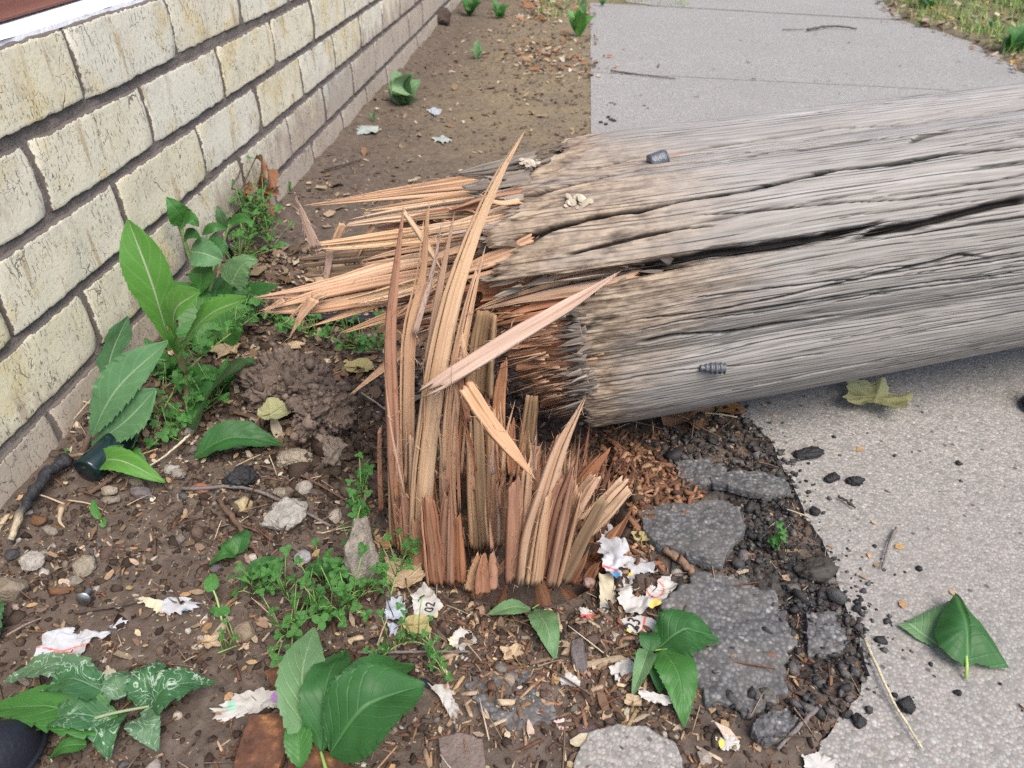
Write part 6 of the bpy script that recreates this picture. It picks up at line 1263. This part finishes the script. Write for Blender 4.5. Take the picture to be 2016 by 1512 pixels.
paper('flaked cream and white paper in the middle of the dirt', [(274, 1190), (308, 1174), (326, 1164), (352, 1180), (392, 1196), (362, 1214), (322, 1212)], 8, lambda x, y: CRM if x < 318 else (BLU if near(x, y, 366, 1206, 8) else GRY), 0.006, 0.005, 0.22, jg=0.25)
paper('white and purple torn paper above the rusty plate', [(434, 1402), (468, 1376), (520, 1368), (582, 1380), (574, 1396), (520, 1400), (474, 1412), (440, 1420)], 9, lambda x, y: (0.42, 0.2, 0.5) if near(x, y, 545, 1373, 12) else ((0.3, 0.55, 0.42) if near(x, y, 455, 1390, 10) else None), 0.006, 0.006, 0.25, jg=0.2)
pp = paper('white paper scrap printed 02 at the edge of the tan leaf', [(814, 1180), (838, 1164), (870, 1204), (850, 1224), (820, 1216)], 10, lambda x, y: YLW if near(x, y, 863, 1214, 6) else None, 0.004, 0.010, 0.0, jg=0.1)
lettering(pp, '02', 848, 1204, 15, 1.5)
paper('blue-grey shred of paper below the tan leaf', [(764, 1190), (792, 1184), (798, 1214), (786, 1246), (770, 1252), (760, 1216)], 11, lambda x, y: BLU if near(x, y, 785, 1226, 9) else (0.4, 0.45, 0.54), 0.007, 0.008, 0.2, jg=0.2)
paper('white curled paper shred shaped like a bone near the big leaves', [(850, 1362), (882, 1354), (890, 1380), (902, 1402), (894, 1426), (880, 1402), (866, 1380)], 12, None, 0.006, 0.008, 0.0, jg=0.1)
paper('white paper flake below the horizontal twig', [(884, 1268), (906, 1246), (932, 1256), (936, 1276), (908, 1286)], 13, lambda x, y: CRM if x < 895 else None, 0.006, 0.006, 0.2)
paper('small white paper shred below the grey wood chip', [(1102, 1332), (1120, 1332), (1140, 1346), (1136, 1358), (1108, 1354)], 14, None, 0.005, 0.006, 0.2)
paper('crumpled white paper shred left of the dark sprig', [(1202, 1322), (1226, 1302), (1250, 1312), (1252, 1336), (1220, 1348)], 15, None, 0.007, 0.006, 0.28)
paper('white twisted paper strip under the dark sprig', [(1258, 1372), (1280, 1376), (1326, 1388), (1324, 1398), (1284, 1396), (1262, 1388)], 16, None, 0.005, 0.012, 0.0, jg=0.08)
paper('small pinkish paper shred low among the chips', [(1092, 1424), (1112, 1418), (1120, 1432), (1102, 1438)], 17, lambda x, y: (0.7, 0.5, 0.48), 0.004, 0.005)
paper('white paper scrap with yellow print at the bottom edge', [(1408, 1462), (1430, 1456), (1452, 1466), (1450, 1482), (1420, 1484)], 18, lambda x, y: YLW if near(x, y, 1418, 1464, 9) else None, 0.005, 0.006)
paper('white paper corner at the bottom edge on the concrete', [(1582, 1496), (1610, 1488), (1640, 1500), (1640, 1530), (1590, 1530)], 19, None, 0.005, 0.004)
paper('pale scrap of rubbish on bare soil near the wall', [(694, 254), (716, 248), (744, 256), (740, 266), (706, 264)], 20, lambda x, y: (0.30, 0.36, 0.34), 0.005, 0.006, name='litter_scrap', cat='rubbish')
paper('bluish-white scrap of rubbish on the bare strip', [(842, 220), (856, 215), (870, 222), (856, 230)], 21, lambda x, y: (0.34, 0.38, 0.42), 0.005, 0.006, name='litter_scrap', cat='rubbish')
paper('grey-white scrap of rubbish behind the tall splinter tip', [(852, 276), (872, 272), (888, 278), (872, 284)], 22, lambda x, y: (0.32, 0.37, 0.35), 0.005, 0.006, name='litter_scrap', cat='rubbish')
for i, (x, y) in enumerate([(1197, 232), (1203, 237), (1193, 246), (1209, 239), (1183, 242)]):
    lump(x, y, 9, 7, (0.03, 0.03, 0.03), ['topmost', 'middle', 'lowest', 'rightmost', 'far-left'][i]+' of the five black pellets on the footpath behind the pole', 140+i, 'dropping', 'pellet', MAT_CRUMB, sub=2)
# pale fungus-like flakes on the pole
for i, (x, y, s_) in enumerate([(1132, 396, 0.017), (1042, 322, 0.015)]):
    b, e_ = onpole(x, y, 0.0); mb = MB(); rs = np.random.RandomState(i+70); Vi, Fi = ico(2)
    tv = np.cross(D, e_)
    for k in range(18):
        c_ = (D*rs.normal()*0.5+tv*rs.normal()*0.32)*s_*0.7+e_*0.0008; W_ = Vi*np.array([rs.uniform(0.6, 1.4), rs.uniform(0.5, 1), 0.16])*s_*rs.uniform(0.12, 0.3); a_ = rs.uniform(0, 6); ca, sa = math.cos(a_), math.sin(a_); tl = rs.normal()*0.3
        x_ = W_[:, 0]*ca-W_[:, 1]*sa; y_ = W_[:, 0]*sa+W_[:, 1]*ca; z_ = W_[:, 2]+x_*tl
        mb.add(x_[:, None]*D+y_[:, None]*tv+z_[:, None]*e_+c_, Fi, None, np.array([0.50, 0.43, 0.33])*rs.uniform(0.7, 1.15))
    tag(obj('fungus', mb.mesh('fungus'), MAT_PAPER, None, tuple(b)), ['cream crusty fungus patch on the side of the pole', 'cream crusty fungus patch near the top of the broken end'][i], 'fungus')
# ------------------------------------------------------------------ loose litter: too much and too small to count
def inst(mb, V0, F0, pos, sc, col, rs, tilt=1.0, aniso=None):
    """Copies of a small template, each turned at random; tilt limits how far it leaves the flat."""
    n = len(pos); a = rs.uniform(0, 2*math.pi, n); tx = rs.normal(size=n)*0.35*tilt; ty = rs.normal(size=n)*0.35*tilt
    ca, sa = np.cos(a), np.sin(a); cx, sx = np.cos(tx), np.sin(tx); cyy, sy = np.cos(ty), np.sin(ty)
    V = V0[None]*sc[:, None, :]
    x, y, z = V[..., 0], V[..., 1], V[..., 2]
    y, z = y*cx[:, None]-z*sx[:, None], y*sx[:, None]+z*cx[:, None]
    x, z = x*cyy[:, None]+z*sy[:, None], -x*sy[:, None]+z*cyy[:, None]
    x, y = x*ca[:, None]-y*sa[:, None], x*sa[:, None]+y*ca[:, None]
    W = np.stack([x, y, z], -1)+pos[:, None]
    k = len(V0); F = (F0[None]+(np.arange(n)*k)[:, None, None]).reshape(-1, F0.shape[1])
    mb.add(W.reshape(-1, 3), F, None, np.repeat(col, k, 0))
def pick(rs, n, pal, jit=0.25):
    p = np.array(pal); c = p[rs.randint(0, len(p), n)]; return np.clip(c*(1+rs.normal(size=(n, 1))*jit*0.7+rs.normal(size=(n, 3))*jit*0.12), 0.004, 0.85)
BOX = (np.array([[-1, -0.6, -1], [1, -0.8, -1], [0.8, 0.8, -1], [-0.9, 0.6, -1], [-0.8, -0.5, 1], [0.9, -0.5, 0.7], [0.6, 0.6, 1], [-1.0, 0.4, 0.6]], float), np.array([[3, 2, 1, 0], [4, 5, 6, 7], [0, 1, 5, 4], [1, 2, 6, 5], [2, 3, 7, 6], [3, 0, 4, 7]]))
SEED = (np.array([[-1, 0, 0], [-0.4, -0.8, 0.15], [0.5, -0.75, 0.2], [1, 0, 0.1], [0.5, 0.8, 0.3], [-0.4, 0.75, 0.2], [0, 0, 0.5]], float), np.array([[0, 1, 6], [1, 2, 6], [2, 3, 6], [3, 4, 6], [4, 5, 6], [5, 0, 6]]))
LEAFB = (np.array([[-1, -0.5, 0.1], [0, -0.75, 0.3], [1, -0.3, 0], [-0.9, 0.1, 0.0], [0, 0, 0.05], [1.1, 0.1, 0.25], [-0.8, 0.6, 0.35], [0.1, 0.8, 0.1], [0.8, 0.5, 0.4]], float), np.array([[0, 1, 4, 3], [1, 2, 5, 4], [3, 4, 7, 6], [4, 5, 8, 7]]))
NEED = (np.array([[-1, -1, -1], [-1, 1, -1], [-1, 0, 1], [0, -0.8, 0.2], [0, 1.2, 0.2], [0, 0.1, 2.0], [1, -0.4, -1], [1, 0.4, -1], [1, 0, 0.5]], float), np.array([[0, 3, 4, 1], [1, 4, 5, 2], [2, 5, 3, 0], [3, 6, 7, 4], [4, 7, 8, 5], [5, 8, 6, 3]]))
def rock_templates():
    out = []
    V, F = ico(1)
    for k in range(6):
        r = np.random.RandomState(k); W = V.copy()
        for q in range(4): d = nrm(r.normal(size=3)); W = W-np.maximum(0, W@d-r.uniform(0.45, 0.8))[:, None]*d
        out.append((W*(1+0.18*r.normal(size=(len(V), 1))), F))
    return out
ROCK = rock_templates()
_slabs = [slab_near, slab_mid, slab_far]
def zat(x, y):
    z = hz(x, y); on = np.zeros(len(x), bool)
    for sl_ in _slabs: on |= inpoly(x, y, sl_)
    z = np.where(on, 0.002, z); vg = (verge(x, y) > 0.02) & (y > 1.6); return np.where(vg, 0.012+0.5*hz(x, y), z), on & ~vg
def scat(rs, n, box, dens):
    """n random ground points in a box, kept where dens(x, y) beats a random number."""
    x = rs.uniform(box[0], box[1], n); y = rs.uniform(box[2], box[3], n); x0 = x > WX+0.004; k = (rs.rand(n) < dens(x, y)) & x0; return x[k], y[k]
asph_c = [gp(1340, 890), gp(1480, 900), gp(1540, 1000), gp(1500, 1080), gp(1590, 1130), gp(1580, 1230), gp(1640, 1300), gp(1500, 1440), gp(1620, 1400)]
cl = np.array(cutj)
def dcut(x, y):
    d = np.full(x.shape, 9.0)
    for p in cl[::3]: d = np.minimum(d, np.hypot(x-p[0], y-p[1]))
    return d
def asph(x, y):           # where asphalt rubble lies: a band along the ragged edge of the concrete
    rgt = 1-sstep(0.02, 0.09, dcut(x, y)); g_ = 0
    for c in asph_c: g_ = np.maximum(g_, np.exp(-((x-c[0])**2+(y-c[1])**2)/0.0016))
    return np.clip(np.maximum(rgt*0.45, g_)*(y < 0.85)*(y > 0.34), 0, 1)
def stump_r(x, y): return np.hypot(x-STUMP[0], y-STUMP[1])
def dirt_near(x, y): return (~inpoly(x, y, slab_near))*(stump_r(x, y) > 0.112)
def clump(x, y, s, seed): return sstep(-0.15, 0.45, fbm(x*s, y*s, 0, seed, 3))
def emit(name, label, cat, mat, parts, sm=False):
    mb = MB()
    for p in parts: inst(mb, *p)
    o = obj(name, mb.mesh(name, sm), mat); o['kind'] = 'stuff'; o['label'] = label; o['category'] = cat; return o
def batch(rs, tmpl, x, y, size, ratio, pal, tilt=1.0, lift=0.35, jit=0.25):
    n = len(x); z, on = zat(x, y); s = size(n); sc = np.stack([s*ratio[0]*rs.uniform(0.75, 1.25, n), s*ratio[1]*rs.uniform(0.75, 1.25, n), s*ratio[2]*rs.uniform(0.7, 1.3, n)], -1)
    return (tmpl[0], tmpl[1], np.stack([x, y, z+sc[:, 2]*lift], -1), sc, pick(rs, n, pal, jit), rs, tilt)
rs = np.random.RandomState(77)
SOIL = [(0.055, 0.04, 0.031), (0.085, 0.062, 0.048), (0.115, 0.085, 0.066), (0.04, 0.03, 0.025)]
NB = (-0.57, 0.5, 0.22, 1.15)
parts = []
for k in range(6):
    x, y = scat(rs, 5200, NB, lambda x, y: dirt_near(x, y)*(0.35+0.65*clump(x, y, 14, 5)))
    parts.append(batch(rs, ROCK[k], x, y, lambda n: rs.gamma(2.2, 0.0009, n)+0.0006, (1, 0.9, 0.75), SOIL, lift=0.2))
hx = HOLE
x, y = scat(rs, 2600, (hx[0]-0.07, hx[0]+0.06, hx[1]-0.07, hx[1]+0.12), lambda x, y: np.exp(-((x-hx[0])**2+(y-hx[1])**2)/0.0025))
parts.append(batch(rs, ROCK[0], x, y, lambda n: rs.gamma(2.0, 0.002, n)+0.001, (1, 0.9, 0.8), SOIL[:3], lift=0.5))
emit('soil_crumbs', 'loose dark soil crumbs over the dirt', 'soil', MAT_CLOD, parts)
PEB = [(0.36, 0.31, 0.25), (0.27, 0.23, 0.18), (0.20, 0.165, 0.13), (0.42, 0.38, 0.33), (0.15, 0.13, 0.115), (0.30, 0.20, 0.14), (0.10, 0.10, 0.10), (0.45, 0.41, 0.36)]
parts = []
for k in range(6):
    x, y = scat(rs, 850, NB, lambda x, y: dirt_near(x, y)*(0.25+0.75*clump(x, y, 9, 21))*np.where(x < -0.05, 1, 0.5)*np.where(y > 0.75, 0.35, 1))
    parts.append(batch(rs, ROCK[k], x, y, lambda n: rs.gamma(1.7, 0.0011, n)+0.0009, (1, 0.85, 0.7), PEB, lift=0.25))
emit('gravel', 'fine pale gravel mixed into the dirt', 'gravel', MAT_STONE, parts)
CHIP = [(0.20, 0.105, 0.06), (0.27, 0.16, 0.095), (0.14, 0.075, 0.047), (0.34, 0.235, 0.15), (0.10, 0.058, 0.04), (0.17, 0.12, 0.085), (0.42, 0.33, 0.23), (0.12, 0.08, 0.055)]
S0 = gp(1090, 1290)
def chipd(x, y): return np.clip(0.10+0.9*np.exp(-((x-S0[0])**2/0.02+(y-S0[1])**2/0.009))+0.22*clump(x, y, 11, 31), 0, 1)
parts = []
x, y = scat(rs, 17000, NB, lambda x, y: dirt_near(x, y)*chipd(x, y)*np.where(y > 0.8, 0.5, 1)); parts.append(batch(rs, BOX, x, y, lambda n: rs.gamma(2.0, 0.0009, n)+0.0009, (1.5, 0.45, 0.2), CHIP, 0.9, 0.9))
x, y = scat(rs, 4600, (-0.18, 0.35, 0.24, 0.52), lambda x, y: dirt_near(x, y)*np.exp(-((x-S0[0])**2/0.02+(y-S0[1])**2/0.007))); parts.append(batch(rs, BOX, x, y, lambda n: rs.gamma(2.2, 0.0012, n)+0.001, (1.8, 0.38, 0.18), CHIP, 1.1, 1.2))
rr_ = gp(1240, 960)
x, y = scat(rs, 8000, (rr_[0]-0.08, rr_[0]+0.09, rr_[1]-0.12, rr_[1]+0.10), lambda x, y: dirt_near(x, y)*np.exp(-((x-rr_[0])**2/0.0028+(y-rr_[1])**2/0.005)))
RED_ = [(0.27, 0.135, 0.078), (0.20, 0.10, 0.058), (0.34, 0.195, 0.115), (0.12, 0.065, 0.042), (0.09, 0.055, 0.038)]
pr = batch(rs, BOX, x, y, lambda n: rs.gamma(1.9, 0.0012, n)+0.001, (1.6, 0.45, 0.3), RED_, 1.6, 1.0); pr[2][:, 2] += np.exp(-((x-rr_[0])**2+(y-rr_[1])**2)/0.0016)*0.014*rs.rand(len(x)); parts.append(pr)
x, y = scat(rs, 22000, (-0.57, 0.36, 0.22, 0.8), lambda x, y: dirt_near(x, y)*(0.2+0.7*clump(x, y, 16, 35))); parts.append(batch(rs, BOX, x, y, lambda n: rs.gamma(1.6, 0.0004, n)+0.0005, (1.6, 0.6, 0.35), CHIP+[(0.3, 0.25, 0.2), (0.2, 0.17, 0.14), (0.4, 0.35, 0.29)], 1.2, 0.8))
emit('wood_chips', 'brown wood chips and rotten wood crumbs strewn round the stump', 'wood chips', MAT_LITTER, parts)
SEEDC = [(0.42, 0.31, 0.19), (0.48, 0.38, 0.26), (0.34, 0.23, 0.13), (0.40, 0.25, 0.13), (0.52, 0.45, 0.34)]
parts = []
x, y = scat(rs, 3400, NB, lambda x, y: dirt_near(x, y)*(0.2+0.8*clump(x, y, 8, 41))*0.8); parts.append(batch(rs, SEED, x, y, lambda n: rs.uniform(0.0016, 0.0042, n), (1.2, 0.8, 0.5), SEEDC, 1.3, 1.5))
x, y = scat(rs, 120, (0.1, 0.9, 0.35, 1.0), lambda x, y: inpoly(x, y, slab_near)*np.where(dcut(x, y) < 0.12, 0.9, 0.06)); parts.append(batch(rs, SEED, x, y, lambda n: rs.uniform(0.002, 0.005, n), (1.2, 0.8, 0.5), [(0.42, 0.25, 0.12), (0.4, 0.3, 0.2)], 1.0, 1.0))
emit('dry_seeds', 'dry papery elm seeds scattered on the ground', 'seeds', MAT_LITTER, parts)
parts = []
x, y = scat(rs, 3000, NB, lambda x, y: dirt_near(x, y)*(0.3+0.5*clump(x, y, 10, 51))); parts.append(batch(rs, NEED, x, y, lambda n: rs.gamma(3, 0.0022, n)+0.002, (1, 0.05, 0.05), CHIP+[(0.5, 0.42, 0.3)], 0.5, 12))
x, y = scat(rs, 110, NB, lambda x, y: dirt_near(x, y)*0.6); parts.append(batch(rs, NEED, x, y, lambda n: rs.gamma(4, 0.0028, n)+0.003, (1, 0.045, 0.045), [(0.55, 0.48, 0.35), (0.2, 0.15, 0.12), (0.42, 0.34, 0.24)], 0.4, 8))
emit('dry_stalks', 'thin dry stalks, rootlets and straws in the dirt', 'stalks', MAT_LITTER, parts)
BLKP = [(0.022, 0.022, 0.024), (0.035, 0.034, 0.034), (0.05, 0.048, 0.046), (0.09, 0.085, 0.08), (0.028, 0.026, 0.026), (0.11, 0.10, 0.09)]
parts = []
for k in range(6):
    x, y = scat(rs, 9500, (-0.02, 0.56, 0.33, 0.85), lambda x, y: asph(x, y)*(0.25+0.75*clump(x, y, 26, 61))*(stump_r(x, y) > 0.15)*np.where(inpoly(x, y, slab_near), 0.9*np.exp(-dcut(x, y)/0.014)+0.02, 1)); 
    p_ = batch(rs, ROCK[k], x, y, lambda n: rs.gamma(1.5, 0.0011, n)+0.0005, (1, 0.9, 0.75), BLKP, 1.0, 0.5); p_[2][:, 2] += 0.006*rs.rand(len(x))*asph(x, y)*(~inpoly(x, y, slab_near)); parts.append(p_)
x, y = scat(rs, 900, (0.1, 0.95, 0.35, 1.1), lambda x, y: inpoly(x, y, slab_near)*np.exp(-dcut(x, y)/0.10)*0.6); parts.append(batch(rs, ROCK[2], x, y, lambda n: rs.gamma(1.6, 0.0009, n)+0.0006, (1, 0.9, 0.7), BLKP, 1.0, 0.5))
x, y = scat(rs, 2600, (0.10, 0.42, 0.33, 0.62), lambda x, y: asph(x, y)*0.5*(~inpoly(x, y, slab_near))); p_ = batch(rs, ROCK[4], x, y, lambda n: rs.gamma(1.3, 0.0007, n)+0.0004, (1, 0.9, 0.7), BLKP+[(0.17, 0.15, 0.13)], 1.0, 0.5); p_[2][:, 2] = rs.uniform(0.0065, 0.0085, len(x)); parts.append(p_)
emit('asphalt_crumbs', 'black and grey asphalt crumbs along the broken edge of the concrete', 'asphalt crumbs', MAT_CRUMB, parts)
# background leaf litter on the bare strip, along the wall and on the verge
FARP = [(0.29, 0.205, 0.13), (0.22, 0.145, 0.09), (0.37, 0.28, 0.19), (0.17, 0.11, 0.07), (0.25, 0.185, 0.13), (0.45, 0.37, 0.27), (0.13, 0.09, 0.065)]
ORP = [(0.30, 0.13, 0.065), (0.25, 0.12, 0.06), (0.38, 0.24, 0.14), (0.36, 0.28, 0.2), (0.44, 0.38, 0.30)]
of = [gp(1085, 8), gp(1055, 105), gp(1100, 125), gp(1050, 30)]
def orange(x, y): return sum(np.exp(-((x-c[0])**2/0.012+(y-c[1])**2/0.05)) for c in of)
parts = []
FB = (-0.57, 0.06, 0.75, 4.3)
x, y = scat(rs, 9000, FB, lambda x, y: (~inpoly(x, y, slab_near))*(0.10+0.75*np.exp(-(x+0.57)/0.10)*(y < 1.5)+0.5*clump(x, y, 5, 71)*sstep(-0.35, 0.0, x)*(y > 1.5)+0.25*(y < 1.2))); parts.append(batch(rs, LEAFB, x, y, lambda n: rs.gamma(2.2, 0.0016, n)+0.0018, (1, 0.7, 0.6), FARP, 0.9, 0.6))
x, y = scat(rs, 5000, (-0.5, 0.2, 1.8, 4.4), lambda x, y: orange(x, y)*0.7); parts.append(batch(rs, LEAFB, x, y, lambda n: rs.gamma(2.2, 0.002, n)+0.003, (1, 0.8, 0.7), ORP, 1.0, 0.8))
x, y = scat(rs, 5000, (0.6, 2.2, 1.9, 4.4), lambda x, y: (verge(x, y) > -0.03)*0.6); parts.append(batch(rs, LEAFB, x, y, lambda n: rs.gamma(2.2, 0.0026, n)+0.004, (1, 0.8, 0.7), FARP+[(0.5, 0.27, 0.08)], 1.0, 0.8))
x, y = scat(rs, 5200, (-0.57, -0.12, 0.62, 1.15), lambda x, y: dirt_near(x, y)*(0.25+0.6*np.exp(-(x+0.57)/0.15))); parts.append(batch(rs, LEAFB, x, y, lambda n: rs.gamma(2.2, 0.0015, n)+0.0018, (1, 0.7, 0.6), FARP+[(0.16, 0.10, 0.06)], 1.2, 0.8))
x, y = scat(rs, 900, (-0.5, 0.45, 0.3, 0.62), lambda x, y: dirt_near(x, y)*0.7); parts.append(batch(rs, LEAFB, x, y, lambda n: rs.gamma(2.2, 0.0013, n)+0.0014, (1, 0.6, 0.5), FARP, 1.1, 0.8))
x, y = scat(rs, 160, (0.04, 1.6, 1.2, 4.0), lambda x, y: inpoly(x, y, slab_near)+inpoly(x, y, slab_mid)*0.8); parts.append(batch(rs, LEAFB, x, y, lambda n: rs.gamma(2.0, 0.0018, n)+0.002, (1, 0.5, 0.4), [(0.1, 0.08, 0.07), (0.3, 0.2, 0.12)], 0.6, 0.8))
emit('leaf_litter', 'scattered dry leaf fragments on the soil strip and verge', 'leaf litter', MAT_LITTER, parts)
parts = []
for k in range(3):
    x, y = scat(rs, 2600, (-0.57, 0.04, 0.95, 4.2), lambda x, y: (~inpoly(x, y, slab_near))*(0.3+0.7*clump(x, y, 7, 81))); parts.append(batch(rs, ROCK[k], x, y, lambda n: rs.gamma(1.8, 0.0012, n)+0.0008, (1, 0.9, 0.55), [(0.10, 0.075, 0.058), (0.13, 0.1, 0.075), (0.17, 0.13, 0.10), (0.2, 0.16, 0.12)], lift=0.1))
emit('soil_clumps', 'small earth clumps over the bare strip behind the pole', 'soil', MAT_CLOD, parts)
# grass: verge and a thin fringe
def blades(rs, x, y, h0, h1, wd, pal):
    n = len(x); z, _ = zat(x, y); a = rs.uniform(0, 6.283, n); L = rs.uniform(h0, h1, n); ln = rs.uniform(0.2, 0.9, n)*L; dx, dy = np.cos(a), np.sin(a); px_, py_ = -dy, dx; w_ = wd*rs.uniform(0.6, 1.3, n)
    b = np.stack([x, y, z], -1); V = []
    for t, ww in ((0, 1.0), (0.35, 0.9), (0.7, 0.6), (1.0, 0.08)):
        c = b+np.stack([dx*ln*t*t, dy*ln*t*t, L*(t-0.3*t*t*ln/L)], -1); o_ = np.stack([px_*w_*ww, py_*w_*ww, np.zeros(n)], -1); V += [c-o_, c+o_]
    V = np.stack(V, 1); F = np.array([[0, 1, 3, 2], [2, 3, 5, 4], [4, 5, 7, 6]]); return V.reshape(-1, 3), (F[None]+(np.arange(n)*8)[:, None, None]).reshape(-1, 4), np.repeat(pick(rs, n, pal, 0.3), 8, 0)
GRS = m_vcol('grass', 0.55, 0.3, 60, 0.1, 0.2, (0.05, 0.08, 0.02), trans=0.3)
GP_ = [(0.16, 0.33, 0.06), (0.24, 0.42, 0.09), (0.32, 0.45, 0.13), (0.45, 0.43, 0.19), (0.14, 0.27, 0.05)]
x, y = scat(rs, 34000, (0.6, 2.3, 1.9, 4.6), lambda x, y: (verge(x, y) > 0.0)*(0.3+0.7*clump(x, y, 4, 91))*sstep(0.0, 0.25, verge(x, y)+0.05))
V, F, K = blades(rs, x, y, 0.015, 0.055, 0.0016, GP_); mb = MB(); mb.add(V, F, None, K)
x, y = scat(rs, 2200, (-0.2, 0.5, 3.3, 4.6), lambda x, y: (~inpoly(x, y, slab_near))*(~inpoly(x, y, slab_mid))*sstep(3.3, 3.7, y)*clump(x, y, 5, 92)); V, F, K = blades(rs, x, y, 0.015, 0.05, 0.0016, GP_); mb.add(V, F, None, K)
o = obj('grass', mb.mesh('grass', False), GRS); o['kind'] = 'stuff'; o['label'] = 'thin patchy grass on the verge beyond the footpath'; o['category'] = 'grass'
